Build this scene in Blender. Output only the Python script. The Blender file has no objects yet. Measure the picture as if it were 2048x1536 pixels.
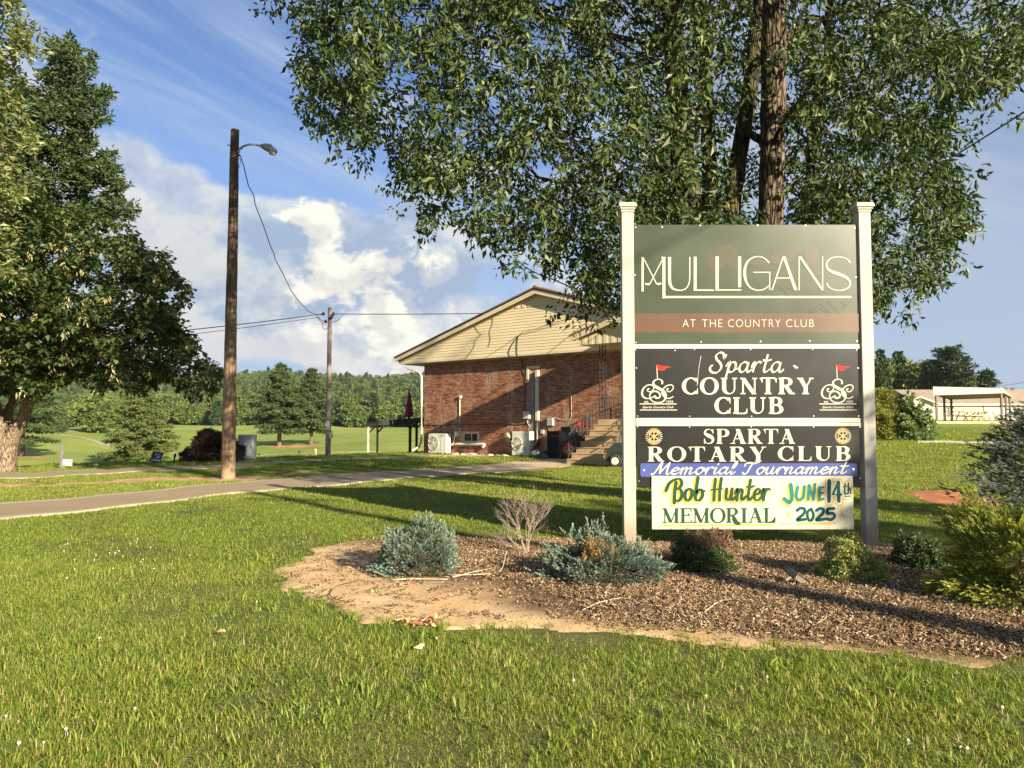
import bpy, bmesh, math, random
import numpy as np
from mathutils import Vector, Matrix

R = math.radians
SC = bpy.context.scene
COL = SC.collection
rng = np.random.default_rng(11)
random.seed(11)

# ------------------------------------------------------------------ camera
F = 1530.0                      # focal length in pixels of the 2048 px wide photograph
PITCH = math.atan(82.0 / F)     # horizon at y = 850
CAMZ = 1.45
cd = bpy.data.cameras.new('camera')
cam = bpy.data.objects.new('camera', cd)
COL.objects.link(cam)
cam.location = (0, 0, CAMZ)
cam.rotation_euler = (R(90) + PITCH, R(0.0), 0)
cd.sensor_width = 36.0
cd.lens = 36.0 * F / 2048.0
cd.clip_start = 0.05
cd.clip_end = 6000
SC.camera = cam

# ------------------------------------------------------------------ sun + exposure
SUN_AZ = R(-38)      # the light travels towards this azimuth (from +Y towards +X)
SUN_EL = R(19.5)
Lh = Vector((math.sin(SUN_AZ), math.cos(SUN_AZ), 0))
Ldir = Vector((Lh.x * math.cos(SUN_EL), Lh.y * math.cos(SUN_EL), -math.sin(SUN_EL)))
sd = bpy.data.lights.new('sun', 'SUN')
sun = bpy.data.objects.new('sun', sd)
COL.objects.link(sun)
sd.energy = 5.0
sd.angle = R(0.55)
sd.color = (1.0, 0.87, 0.66)
sun.rotation_euler = Ldir.to_track_quat('-Z', 'Y').to_euler()
sun.location = (30, -30, 30)
SC.view_settings.view_transform = 'Standard'
SC.view_settings.look = 'None'
SC.view_settings.exposure = 1.42
SC.view_settings.gamma = 1.0
SC.view_settings.use_curve_mapping = False
SC.cycles.max_bounces = 6
SC.cycles.diffuse_bounces = 3
SC.cycles.glossy_bounces = 2
SC.cycles.transparent_max_bounces = 4
SC.cycles.transmission_bounces = 3
SC.cycles.sample_clamp_indirect = 6
SC.cycles.use_denoising = True


# ------------------------------------------------------------------ node helpers
class NT:
    def __init__(s, nt):
        s.nt = nt
        nt.nodes.clear()

    def n(s, typ, **kw):
        nd = s.nt.nodes.new(typ)
        ins = kw.pop('ins', {})
        for k, v in kw.items():
            setattr(nd, k, v)
        for k, v in ins.items():
            s.put(nd.inputs[k], v)
        return nd

    def put(s, sock, v):
        if isinstance(v, bpy.types.NodeSocket):
            s.nt.links.new(v, sock)
        elif isinstance(v, bpy.types.Node):
            s.nt.links.new(v.outputs[0], sock)
        else:
            if hasattr(sock, 'default_value') and isinstance(v, (tuple, list)) and len(v) == 3 and sock.type == 'RGBA':
                v = (*v, 1.0)
            sock.default_value = v

    def m(s, op, a, b=0.0, c=None, clamp=False):
        nd = s.nt.nodes.new('ShaderNodeMath')
        nd.operation = op
        nd.use_clamp = clamp
        s.put(nd.inputs[0], a)
        s.put(nd.inputs[1], b)
        if c is not None:
            s.put(nd.inputs[2], c)
        return nd.outputs[0]

    def smooth(s, x, a, b):
        nd = s.nt.nodes.new('ShaderNodeMapRange')
        nd.interpolation_type = 'SMOOTHSTEP'
        s.put(nd.inputs['Value'], x)
        nd.inputs['From Min'].default_value = a
        nd.inputs['From Max'].default_value = b
        return nd.outputs['Result']

    def mix(s, f, a, b, mode='MIX'):
        nd = s.nt.nodes.new('ShaderNodeMix')
        nd.data_type = 'RGBA'
        nd.blend_type = mode
        s.put(nd.inputs[0], f)
        s.put(nd.inputs[6], a)
        s.put(nd.inputs[7], b)
        return nd.outputs[2]

    def noise(s, vec, scale, detail=3, rough=0.55, dist=0.0):
        nd = s.n('ShaderNodeTexNoise', ins={'Scale': scale, 'Detail': detail, 'Roughness': rough, 'Distortion': dist})
        if vec is not None:
            s.put(nd.inputs['Vector'], vec)
        return nd.outputs['Fac']

    def scalev(s, vec, sc):
        nd = s.n('ShaderNodeVectorMath', operation='MULTIPLY')
        s.put(nd.inputs[0], vec)
        nd.inputs[1].default_value = sc
        return nd.outputs[0]

    def link(s, a, b):
        s.nt.links.new(a, b)


# ------------------------------------------------------------------ world: Nishita sky + clouds by direction
W = bpy.data.worlds.new('World')
SC.world = W
W.use_nodes = True
w = NT(W.node_tree)
sky = w.n('ShaderNodeTexSky', sky_type='NISHITA', sun_disc=False)
sky.sun_elevation = SUN_EL
# rotation: the sun stands opposite to the direction the light travels in
sky.sun_rotation = math.atan2(-Ldir.x, -Ldir.y)
sky.air_density = 1.0
sky.dust_density = 0.35
sky.ozone_density = 2.2
tc = w.n('ShaderNodeTexCoord')
sep = w.n('ShaderNodeSeparateXYZ', ins={0: tc.outputs['Generated']})
X_, Y_, Z_ = sep.outputs
az = w.m('ARCTAN2', X_, Y_)
el = w.m('ARCSINE', Z_)
up = w.m('MAXIMUM', Z_, 0.0)


def blob(a0, e0, ra, re, tilt=0.0):
    """soft ellipse of directions round azimuth a0, elevation e0 -> 1 at its middle, 0 at its rim"""
    da = w.m('SUBTRACT', az, a0)
    de = w.m('SUBTRACT', el, e0)
    c, s_ = math.cos(tilt), math.sin(tilt)
    p = w.m('ADD', w.m('MULTIPLY', da, c / ra), w.m('MULTIPLY', de, s_ / ra))
    q = w.m('ADD', w.m('MULTIPLY', da, -s_ / re), w.m('MULTIPLY', de, c / re))
    d = w.m('SQRT', w.m('ADD', w.m('MULTIPLY', p, p), w.m('MULTIPLY', q, q)))
    return w.m('SUBTRACT', 1.0, d)


def pxa(px):
    return math.atan((px - 1024) / F)


def pxe(px, py):
    return math.atan((850 - py) / F * math.cos(pxa(px)))


# direction coordinates, warped a little so that nothing runs straight
cv0 = w.n('ShaderNodeCombineXYZ', ins={0: az, 1: w.m('MULTIPLY', el, 1.35), 2: 0.3}).outputs[0]
wn = w.n('ShaderNodeTexNoise', ins={'Vector': cv0, 'Scale': 5.0, 'Detail': 4.0})
wv0 = w.n('ShaderNodeVectorMath', operation='MULTIPLY_ADD')
w.put(wv0.inputs[0], wn.outputs['Color'])
wv0.inputs[1].default_value = (0.10, 0.07, 0)
w.put(wv0.inputs[2], cv0)
cv = wv0.outputs[0]


def field(off):
    nd = w.n('ShaderNodeVectorMath', operation='ADD')
    w.put(nd.inputs[0], cv)
    nd.inputs[1].default_value = off
    v = nd.outputs[0]
    nb = w.noise(v, 3.4, 4, 0.55)
    nm = w.noise(v, 9.5, 10, 0.62)
    return nb, nm


nbA, nmA = field((0, 0, 0))
nbB, nmB = field((0.012, 0.030, 0))
# wisps high up, drawn out along a slanting direction
ci = w.n('ShaderNodeCombineXYZ', ins={0: w.m('ADD', w.m('MULTIPLY', az, 0.8), w.m('MULTIPLY', el, 0.7)), 1: w.m('MULTIPLY', w.m('ADD', el, w.m('MULTIPLY', az, 0.35)), 1.9), 2: 2.9}).outputs[0]
n_ci = w.noise(ci, 2.6, 10, 0.66, 1.2)
n_ci2 = w.noise(cv0, 1.7, 3, 0.5)
cirrus = w.m('MULTIPLY', w.m('MULTIPLY', w.smooth(n_ci, 0.40, 0.72), w.smooth(n_ci2, 0.34, 0.56)), 0.8)


def pos(x):
    return w.m('MAXIMUM', x, 0.0)


def dens_of(nb, nm):
    d = w.m('MULTIPLY', w.m('SUBTRACT', 0.30, el), 1.6)
    d = w.m('ADD', d, w.m('MULTIPLY', w.m('SUBTRACT', nb, 0.5), 2.0))
    d = w.m('ADD', d, w.m('MULTIPLY', w.m('SUBTRACT', nm, 0.5), 1.5))
    return d


shape = w.m('MULTIPLY', pos(blob(pxa(270), pxe(270, 470), 0.30, 0.24, -0.35)), 1.3)
shape = w.m('ADD', shape, w.m('MULTIPLY', pos(blob(pxa(720), pxe(720, 560), 0.20, 0.15, -0.3)), 1.5))
shape = w.m('SUBTRACT', shape, w.m('MULTIPLY', pos(blob(pxa(520), pxe(520, 300), 0.24, 0.10, -0.25)), 1.5))
shape = w.m('SUBTRACT', shape, w.m('MULTIPLY', pos(blob(pxa(560), pxe(560, 745), 0.9, 0.035, 0.0)), 0.7))
right = w.smooth(az, 0.02, 0.30)
shape = w.m('SUBTRACT', shape, w.m('MULTIPLY', right, 0.75))
dA = w.m('ADD', dens_of(nbA, nmA), shape)
dB = w.m('ADD', dens_of(nbB, nmB), shape)
cover = w.smooth(dA, 0.02, 0.42)
thick = w.smooth(dA, 0.1, 1.3)
relief = w.m('MULTIPLY', w.m('SUBTRACT', dA, dB), 1.7)
light = w.m('ADD', w.m('SUBTRACT', 0.60, w.m('MULTIPLY', thick, 0.30)), relief, clamp=True)


def tower(a0, e0, ra, re, tilt=0.0, lo=0.42, hi=0.58, k=2.6, kb=1.0):
    """cauliflower edge: a soft ellipse broken up by the cloud noise"""
    a = blob(pxa(a0), pxe(a0, e0), ra * 2, re * 2, tilt)
    t = w.m('ADD', a, w.m('MULTIPLY', w.m('SUBTRACT', nmA, 0.5), k))
    t = w.m('ADD', t, w.m('MULTIPLY', w.m('SUBTRACT', nbA, 0.5), kb))
    return w.smooth(t, lo, hi)


t1 = tower(700, 560, 0.064, 0.064, 0.0, 0.40, 0.62)
t2 = tower(762, 640, 0.105, 0.036, -0.95, 0.42, 0.58, 2.4)
t3 = tower(618, 432, 0.040, 0.012, 0.0, 0.56, 0.74, 2.6)
t4 = tower(520, 706, 0.17, 0.020, 0.0, 0.42, 0.80, 3.0)
t5 = tower(768, 682, 0.105, 0.080, 0.0, 0.40, 0.50, 2.6)
t6 = tower(330, 545, 0.20, 0.055, 0.0, 0.30, 1.0, 3.0)
t7 = tower(390, 640, 0.11, 0.030, -0.5, 0.40, 0.95, 3.0)
shade_c = (0.215, 0.268, 0.350)
mid_c = (0.300, 0.342, 0.402)
white_c = (0.425, 0.435, 0.435)
bright_c = (0.56, 0.55, 0.49)
ccol = w.mix(w.smooth(light, 0.10, 0.50), shade_c, mid_c)
ccol = w.mix(w.smooth(light, 0.50, 0.95), ccol, white_c)
skyc = w.n('ShaderNodeMix', data_type='RGBA', blend_type='MULTIPLY')
skyc.inputs[0].default_value = 1.0
w.link(sky.outputs[0], skyc.inputs[6])
SKY_GAIN = 0.070
skyc.inputs[7].default_value = (SKY_GAIN * 0.92, SKY_GAIN * 0.98, SKY_GAIN * 1.22, 1)
base = w.mix(cirrus, skyc.outputs[2], (0.27, 0.34, 0.45))
# hazy veil near the horizon, pale grey-blue over the right half
veil = w.m('MULTIPLY', w.smooth(w.m('MULTIPLY', w.m('ABSOLUTE', Z_), -1.0), -0.40, 0.0), 0.9)
base = w.mix(veil, base, (0.225, 0.292, 0.400))
base = w.mix(w.m('MULTIPLY', right, w.m('ADD', 0.35, w.m('MULTIPLY', w.smooth(n_ci, 0.35, 0.65), 0.5))), base, (0.262, 0.305, 0.375))
c1 = w.mix(w.m('MULTIPLY', cover, 0.88), base, ccol)
c1 = w.mix(w.m('MULTIPLY', t5, 0.9), c1, w.mix(w.smooth(light, 0.25, 0.75), (0.30, 0.335, 0.385), (0.47, 0.47, 0.465)))
c1 = w.mix(w.m('MULTIPLY', t6, 0.65), c1, (0.46, 0.452, 0.42))
c1 = w.mix(w.m('MULTIPLY', w.m('MAXIMUM', t4, t7), 0.65), c1, (0.44, 0.435, 0.415))
tw = w.m('MAXIMUM', w.m('MAXIMUM', t1, t2), t3)
tcol = w.mix(w.smooth(w.m('MULTIPLY', relief, 1.0), -0.22, 0.16), (0.44, 0.435, 0.41), bright_c)
c2 = w.mix(tw, c1, tcol)
low = w.smooth(Z_, -0.10, 0.0)
c3 = w.mix(low, (0.08, 0.10, 0.07), c2)
bg = w.n('ShaderNodeBackground', ins={0: c3, 1: 0.70})
wo = w.n('ShaderNodeOutputWorld', ins={0: bg.outputs[0]})
W.cycles.sampling_method = 'MANUAL'
W.cycles.sample_map_resolution = 512


# ------------------------------------------------------------------ projection helpers (design aid: photo pixel -> point in the world)
def ray(px, py):
    u = (px - 1024) / F
    v = (768 - py) / F
    return np.array([u, math.cos(PITCH) - v * math.sin(PITCH), math.sin(PITCH) + v * math.cos(PITCH)])


def at(px, py, Y):
    d = ray(px, py)
    t = Y / d[1]
    return np.array([d[0] * t, Y, CAMZ + d[2] * t])


def sstep(a, b, x):
    t = np.clip((np.asarray(x, float) - a) / (b - a), 0, 1)
    return t * t * (3 - 2 * t)


VP = np.array([(0, -1.2), (25, -1.5), (50, -2.6), (80, -3.0), (110, -1.9), (160, -0.8), (250, 0.35), (330, 1.0), (450, 5.0), (620, 25.0),
               (800, 45.0), (1000, 57.0), (1400, 60.0), (4000, 50.0)])
RP = np.array([(0, 0), (15, 0), (24, 0.22), (35, 0.68), (61, 1.68), (90, 2.2), (200, 3.0), (4000, 3.0)])


def hgt(x, y):
    x = np.asarray(x, float)
    y = np.asarray(y, float)
    d = (x + 16) * (-0.773) + (y - 25) * 0.635
    wl = sstep(0, 22, d)
    v = np.interp(y, VP[:, 0], VP[:, 1])
    # the hills sink towards the right
    a = np.arctan2(x, np.maximum(y, 1))
    k = 1 - 0.62 * sstep(0.0, 0.55, a)
    v = np.where(v > 1, 1 + (v - 1) * k, v)
    v = v + np.where(y > 400, 4.0 * np.sin(x * 0.011 + 1.0) + 2.5 * np.sin(x * 0.027 + y * 0.01), 0) * sstep(400, 700, y)
    g = sstep(60, 120, y) * (0.75 * np.sin(x * 0.05 + 0.6) + 0.45 * np.sin(x * 0.11 + y * 0.035) + 0.25 * np.sin(x * 0.21 - y * 0.06)) * (1 - sstep(250, 420, y))
    r = np.interp(y, RP[:, 0], RP[:, 1]) * sstep(7, 16, x)
    n = 0.02 * np.sin(x * 1.1 + 0.3) * np.sin(y * 0.9 + 1.0) + 0.012 * np.sin(x * 2.7 + y * 1.9)
    return wl * (v + g) + r + n * sstep(60, 30, y)


def gnd(px, py):
    """where the sight line through a photo pixel meets the ground"""
    d = ray(px, py)
    t = np.linspace(2.0, 420.0, 4000) / d[1]
    P = np.array([0, 0, CAMZ])[None] + t[:, None] * d[None]
    s = P[:, 2] - hgt(P[:, 0], P[:, 1])
    i = np.argmax(s < 0)
    if s[i] >= 0:
        i = len(s) - 1
    a, b = P[i - 1], P[i]
    sa, sb = s[i - 1], s[i]
    k = sa / (sa - sb) if sa != sb else 0
    return a + (b - a) * k


def onground(px, Y, dz=0.0):
    x = (px - 1024) / F * Y
    return np.array([x, Y, float(hgt(x, Y)) + dz])


# ------------------------------------------------------------------ object helpers
def tag(o, label=None, cat=None, group=None, kind=None):
    if label:
        o['label'] = label
    if cat:
        o['category'] = cat
    if group:
        o['group'] = group
    if kind:
        o['kind'] = kind
    return o


def empty(name, loc=(0, 0, 0), rz=0.0):
    o = bpy.data.objects.new(name, None)
    COL.objects.link(o)
    o.location = tuple(float(v) for v in loc)
    o.rotation_euler = (0, 0, rz)
    o.empty_display_size = 0.2
    return o


def link(name, me, mat=None, parent=None, loc=None, rot=None):
    o = bpy.data.objects.new(name, me)
    COL.objects.link(o)
    if mat is not None and not me.materials:
        for mm in (mat if isinstance(mat, (list, tuple)) else [mat]):
            me.materials.append(mm)
    if parent is not None:
        o.parent = parent
    if loc is not None:
        o.location = tuple(float(v) for v in loc)
    if rot is not None:
        o.rotation_euler = rot
    return o


def np_mesh(name, V, quads=None, tris=None, smooth=False, attrs=None, mi=None, mi_t=None):
    V = np.asarray(V, np.float32).reshape(-1, 3)
    quads = np.zeros((0, 4), int) if quads is None else np.asarray(quads, int).reshape(-1, 4)
    tris = np.zeros((0, 3), int) if tris is None else np.asarray(tris, int).reshape(-1, 3)
    me = bpy.data.meshes.new(name)
    me.vertices.add(len(V))
    me.vertices.foreach_set('co', V.ravel())
    nq, nt_ = len(quads), len(tris)
    me.loops.add(nq * 4 + nt_ * 3)
    me.polygons.add(nq + nt_)
    me.loops.foreach_set('vertex_index', np.concatenate([quads.ravel(), tris.ravel()]).astype(np.int32))
    st = np.concatenate([np.arange(nq) * 4, nq * 4 + np.arange(nt_) * 3]).astype(np.int32)
    me.polygons.foreach_set('loop_start', st)
    me.polygons.foreach_set('use_smooth', np.full(nq + nt_, bool(smooth)))
    if mi is not None:
        me.polygons.foreach_set('material_index', np.asarray(mi, np.int32))
    me.update(calc_edges=True)
    if attrs:
        for k, a in attrs.items():
            at_ = me.attributes.new(k, 'FLOAT', 'POINT')
            at_.data.foreach_set('value', np.asarray(a, np.float32))
    return me


class MB:
    """collects boxes, tubes, prisms; builds ONE mesh"""

    def __init__(s):
        s.V, s.Q, s.T, s.A = [], [], [], []
        s.n = 0

    def add(s, V, Q=None, T=None, a=0.5):
        V = np.asarray(V, float).reshape(-1, 3)
        s.V.append(V)
        if Q is not None and len(Q):
            s.Q.append(np.asarray(Q, int).reshape(-1, 4) + s.n)
        if T is not None and len(T):
            s.T.append(np.asarray(T, int).reshape(-1, 3) + s.n)
        s.A.append(np.full(len(V), a))
        s.n += len(V)
        return s

    def box(s, c, d, rz=0.0, M=None, a=0.5, bev=0.0):
        x, y, z = np.array(d) / 2.0
        if bev > 0:
            b = bev
            V = []
            for zz, i_ in ((-z, b), (-z + b, 0), (z - b, 0), (z, b)):
                X, Y = x - i_, y - i_
                V += [(-X + b, -Y, zz), (X - b, -Y, zz), (X, -Y + b, zz), (X, Y - b, zz), (X - b, Y, zz), (-X + b, Y, zz), (-X, Y - b, zz), (-X, -Y + b, zz)]
            V = np.array(V)
            Q = []
            for k in range(3):
                for i in range(8):
                    j = (i + 1) % 8
                    Q.append((k * 8 + i, k * 8 + j, k * 8 + 8 + j, k * 8 + 8 + i))
            Q += [(3, 2, 1, 0), (7, 4, 3, 0), (7, 6, 5, 4), (24, 25, 26, 27), (24, 27, 28, 31), (28, 29, 30, 31)]
        else:
            V = np.array([(-x, -y, -z), (x, -y, -z), (x, y, -z), (-x, y, -z), (-x, -y, z), (x, -y, z), (x, y, z), (-x, y, z)])
            Q = [(3, 2, 1, 0), (4, 5, 6, 7), (0, 1, 5, 4), (1, 2, 6, 5), (2, 3, 7, 6), (3, 0, 4, 7)]
        if M is not None:
            V = V @ np.array(M).T
        if rz:
            c_, s_ = math.cos(rz), math.sin(rz)
            V = V @ np.array([[c_, s_, 0], [-s_, c_, 0], [0, 0, 1]])
        return s.add(V + np.array(c, float), Q, a=a)

    def tube(s, P, r, n=8, cap=True, a=0.5):
        P = np.asarray(P, float)
        m = len(P)
        r = np.full(m, r, float) if np.isscalar(r) else np.asarray(r, float)
        Tn = np.gradient(P, axis=0)
        Tn /= np.maximum(np.linalg.norm(Tn, axis=1, keepdims=True), 1e-9)
        ref = np.array([0, 0, 1.0]) if abs(Tn[:, 2].mean()) < 0.9 else np.array([1.0, 0, 0])
        U = np.cross(Tn, ref)
        U /= np.maximum(np.linalg.norm(U, axis=1, keepdims=True), 1e-9)
        Wv = np.cross(Tn, U)
        ang = np.arange(n) * 2 * math.pi / n
        ring = P[:, None] + r[:, None, None] * (np.cos(ang)[None, :, None] * U[:, None] + np.sin(ang)[None, :, None] * Wv[:, None])
        V = ring.reshape(-1, 3)
        i = np.arange(m - 1)[:, None] * n
        j = np.arange(n)[None]
        k = (j + 1) % n
        Q = np.stack([i + j, i + k, i + n + k, i + n + j], -1).reshape(-1, 4)
        T = []
        if cap:
            V = np.vstack([V, P[0], P[-1]])
            for q in range(n):
                T.append((m * n, (q + 1) % n, q))
                T.append((m * n + 1, (m - 1) * n + q, (m - 1) * n + (q + 1) % n))
        return s.add(V, Q, T, a=a)

    def prism(s, poly, vec, a=0.5):
        """planar polygon (list of 3-D points, convex or fan-able) extruded by vec"""
        P = np.asarray(poly, float)
        n = len(P)
        V = np.vstack([P, P + np.asarray(vec, float)])
        Q = [(i, (i + 1) % n, n + (i + 1) % n, n + i) for i in range(n)]
        T = [(0, i + 1, i) for i in range(1, n - 1)] + [(n, n + i, n + i + 1) for i in range(1, n - 1)]
        return s.add(V, Q, T, a=a)

    def disc(s, c, r, axis, n=24, r_in=0.0, a=0.5):
        c = np.asarray(c, float)
        ax = Vector(axis).normalized()
        u = np.array(ax.orthogonal().normalized())
        v = np.cross(np.array(ax), u)
        ang = np.arange(n) * 2 * math.pi / n
        out = c + r * (np.cos(ang)[:, None] * u + np.sin(ang)[:, None] * v)
        if r_in > 0:
            inn = c + r_in * (np.cos(ang)[:, None] * u + np.sin(ang)[:, None] * v)
            Q = [(i, (i + 1) % n, n + (i + 1) % n, n + i) for i in range(n)]
            return s.add(np.vstack([out, inn]), Q, a=a)
        return s.add(np.vstack([out, c]), None, [(i, (i + 1) % n, n) for i in range(n)], a=a)

    def mesh(s, name, smooth=False):
        V = np.vstack(s.V)
        Q = np.vstack(s.Q) if s.Q else None
        T = np.vstack(s.T) if s.T else None
        return np_mesh(name, V, Q, T, smooth, {'v': np.concatenate(s.A)})

    def build(s, name, mat, parent=None, loc=None, smooth=False, rot=None):
        return link(name, s.mesh(name, smooth), mat, parent, loc, rot)


def fix_normals(o):
    bm = bmesh.new()
    bm.from_mesh(o.data)
    bmesh.ops.recalc_face_normals(bm, faces=bm.faces)
    bm.to_mesh(o.data)
    bm.free()
    return o


def catmull(P, per=8):
    P = np.asarray(P, float)
    if len(P) < 3:
        t = np.linspace(0, 1, per + 1)[:, None]
        return P[0] * (1 - t) + P[-1] * t
    Q = np.vstack([2 * P[0] - P[1], P, 2 * P[-1] - P[-2]])
    out = []
    for i in range(1, len(Q) - 2):
        t = np.linspace(0, 1, per, endpoint=False)[:, None]
        p0, p1, p2, p3 = Q[i - 1], Q[i], Q[i + 1], Q[i + 2]
        out.append(0.5 * ((2 * p1) + (-p0 + p2) * t + (2 * p0 - 5 * p1 + 4 * p2 - p3) * t ** 2 + (-p0 + 3 * p1 - 3 * p2 + p3) * t ** 3))
    out.append(P[-1:])
    return np.vstack(out)


# ------------------------------------------------------------------ materials
def newmat(name):
    m = bpy.data.materials.new(name)
    m.use_nodes = True
    return m, NT(m.node_tree)


def finish(t, color, rough=0.7, bump=None, bstr=0.3, bdist=0.02, metallic=0.0, spec=0.5, coat=0.0):
    b = t.n('ShaderNodeBsdfPrincipled', ins={'Base Color': color, 'Roughness': rough, 'Metallic': metallic, 'Specular IOR Level': spec, 'Coat Weight': coat})
    if bump is not None:
        bn = t.n('ShaderNodeBump', ins={'Height': bump, 'Strength': bstr, 'Distance': bdist})
        t.link(bn.outputs[0], b.inputs['Normal'])
    t.n('ShaderNodeOutputMaterial', ins={0: b.outputs[0]})
    return b


def simple(name, col, rough=0.6, var=0.15, scale=6.0, metallic=0.0, bump=0.15, stretch=(1, 1, 1), dirt=None, spec=0.5, coat=0.0, gen=False):
    m, t = newmat(name)
    g = t.n('ShaderNodeTexCoord')
    v = t.scalev(g.outputs['Object'], stretch)
    n1 = t.noise(v, scale, 5, 0.6)
    n2 = t.noise(v, scale * 6, 4, 0.6)
    lo = tuple(c * (1 - var) for c in col)
    hi = tuple(min(1, c * (1 + var)) for c in col)
    c = t.mix(t.smooth(n1, 0.3, 0.7), lo, hi)
    c = t.mix(t.m('MULTIPLY', t.smooth(n2, 0.45, 0.75), var), c, tuple(x * 0.6 for x in col))
    if dirt:
        c = t.mix(t.m('MULTIPLY', t.smooth(t.noise(v, scale * 0.5, 6, 0.65), 0.5, 0.72), 0.7), c, dirt)
    finish(t, c, rough, n2, bump, 0.01, metallic, spec, coat)
    return m


def leafmat(name, cols, trans=0.3, rough=0.45, spec=0.5, world_var=0.0, wscale=0.4):
    """cols: dark, mid, light by the leaf's own random number 'v'"""
    m, t = newmat(name)
    a = t.n('ShaderNodeAttribute', attribute_name='v')
    r = t.n('ShaderNodeValToRGB')
    e = r.color_ramp.elements
    e[0].position, e[0].color = 0.0, (*cols[0], 1)
    e[1].position, e[1].color = 1.0, (*cols[-1], 1)
    for k, c in enumerate(cols[1:-1]):
        x = e.new((k + 1) / (len(cols) - 1))
        x.color = (*c, 1)
    t.link(a.outputs['Fac'], r.inputs[0])
    c = r.outputs[0]
    if world_var:
        g = t.n('ShaderNodeNewGeometry')
        n = t.noise(g.outputs['Position'], wscale, 3, 0.6)
        c = t.mix(t.m('MULTIPLY', t.smooth(n, 0.35, 0.65), world_var), c, t.mix(1.0, c, (1.5, 1.25, 0.7), 'MULTIPLY'))
    b = t.n('ShaderNodeBsdfPrincipled', ins={'Base Color': c, 'Roughness': rough, 'Specular IOR Level': spec})
    tr = t.n('ShaderNodeBsdfTranslucent', ins={'Color': t.mix(1.0, c, (1.25, 1.35, 0.6), 'MULTIPLY')})
    mx = t.n('ShaderNodeMixShader', ins={0: trans, 1: b.outputs[0], 2: tr.outputs[0]})
    t.n('ShaderNodeOutputMaterial', ins={0: mx.outputs[0]})
    return m


def barkmat(name, c0, c1, scale=6, patch=None, squash=0.25, bstr=0.9, pscale=0.5):
    m, t = newmat(name)
    g = t.n('ShaderNodeTexCoord')
    v = t.scalev(g.outputs['Object'], (1, 1, squash))
    n1 = t.noise(v, scale * 2.2, 6, 0.7, 0.6)
    vo = t.n('ShaderNodeTexVoronoi', feature='DISTANCE_TO_EDGE', ins={'Vector': v, 'Scale': scale * 2})
    crack = t.smooth(vo.outputs['Distance'], 0.0, 0.22)
    c = t.mix(t.smooth(n1, 0.3, 0.7), c0, c1)
    c = t.mix(crack, tuple(x * 0.3 for x in c0), c)
    if patch:
        c = t.mix(t.m('MULTIPLY', t.smooth(t.noise(g.outputs['Object'], pscale * 3, 4), 0.52, 0.6), 0.8), c, patch)
    h = t.m('ADD', t.m('MULTIPLY', crack, 0.7), n1)
    finish(t, c, 0.9, h, bstr, 0.05, spec=0.2)
    return m


# scatter of prototype meshes on points (for what nobody could count)
def scatter(name, pts, rot, scl, idx, protos, mat=None):
    pc = bpy.data.collections.new(name + '_source')
    for i, me in enumerate(protos):
        o = bpy.data.objects.new('%s_piece_%02d' % (name, i), me)
        pc.objects.link(o)
    me = bpy.data.meshes.new(name)
    n = len(pts)
    me.vertices.add(n)
    me.vertices.foreach_set('co', np.asarray(pts, np.float32).ravel())
    a = me.attributes.new('rot', 'FLOAT_VECTOR', 'POINT')
    a.data.foreach_set('vector', np.asarray(rot, np.float32).ravel())
    a = me.attributes.new('scl', 'FLOAT_VECTOR', 'POINT')
    a.data.foreach_set('vector', np.asarray(scl, np.float32).ravel())
    a = me.attributes.new('idx', 'INT', 'POINT')
    a.data.foreach_set('value', np.asarray(idx, np.int32))
    o = bpy.data.objects.new(name, me)
    COL.objects.link(o)
    ng = bpy.data.node_groups.new(name, 'GeometryNodeTree')
    ng.interface.new_socket('Geometry', in_out='INPUT', socket_type='NodeSocketGeometry')
    ng.interface.new_socket('Geometry', in_out='OUTPUT', socket_type='NodeSocketGeometry')
    N = ng.nodes
    gi, go = N.new('NodeGroupInput'), N.new('NodeGroupOutput')
    ip = N.new('GeometryNodeInstanceOnPoints')
    ci_ = N.new('GeometryNodeCollectionInfo')
    ci_.inputs['Collection'].default_value = pc
    ci_.inputs['Separate Children'].default_value = True
    ci_.inputs['Reset Children'].default_value = True
    ip.inputs['Pick Instance'].default_value = True

    def na(nm, typ):
        q = N.new('GeometryNodeInputNamedAttribute')
        q.data_type = typ
        q.inputs['Name'].default_value = nm
        return q.outputs['Attribute']
    e2r = N.new('FunctionNodeEulerToRotation')
    L = ng.links
    L.new(na('rot', 'FLOAT_VECTOR'), e2r.inputs[0])
    L.new(gi.outputs[0], ip.inputs['Points'])
    L.new(ci_.outputs[0], ip.inputs['Instance'])
    L.new(na('idx', 'INT'), ip.inputs['Instance Index'])
    L.new(e2r.outputs[0], ip.inputs['Rotation'])
    L.new(na('scl', 'FLOAT_VECTOR'), ip.inputs['Scale'])
    L.new(ip.outputs[0], go.inputs[0])
    md = o.modifiers.new('scatter', 'NODES')
    md.node_group = ng
    return o


def inpoly(x, y, poly):
    poly = np.asarray(poly, float)
    x = np.asarray(x, float)
    y = np.asarray(y, float)
    c = np.zeros(x.shape, bool)
    n = len(poly)
    j = n - 1
    for i in range(n):
        xi, yi = poly[i, 0], poly[i, 1]
        xj, yj = poly[j, 0], poly[j, 1]
        if yi != yj:
            c ^= ((yi > y) != (yj > y)) & (x < (xj - xi) * (y - yi) / (yj - yi) + xi)
        j = i
    return c


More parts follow.
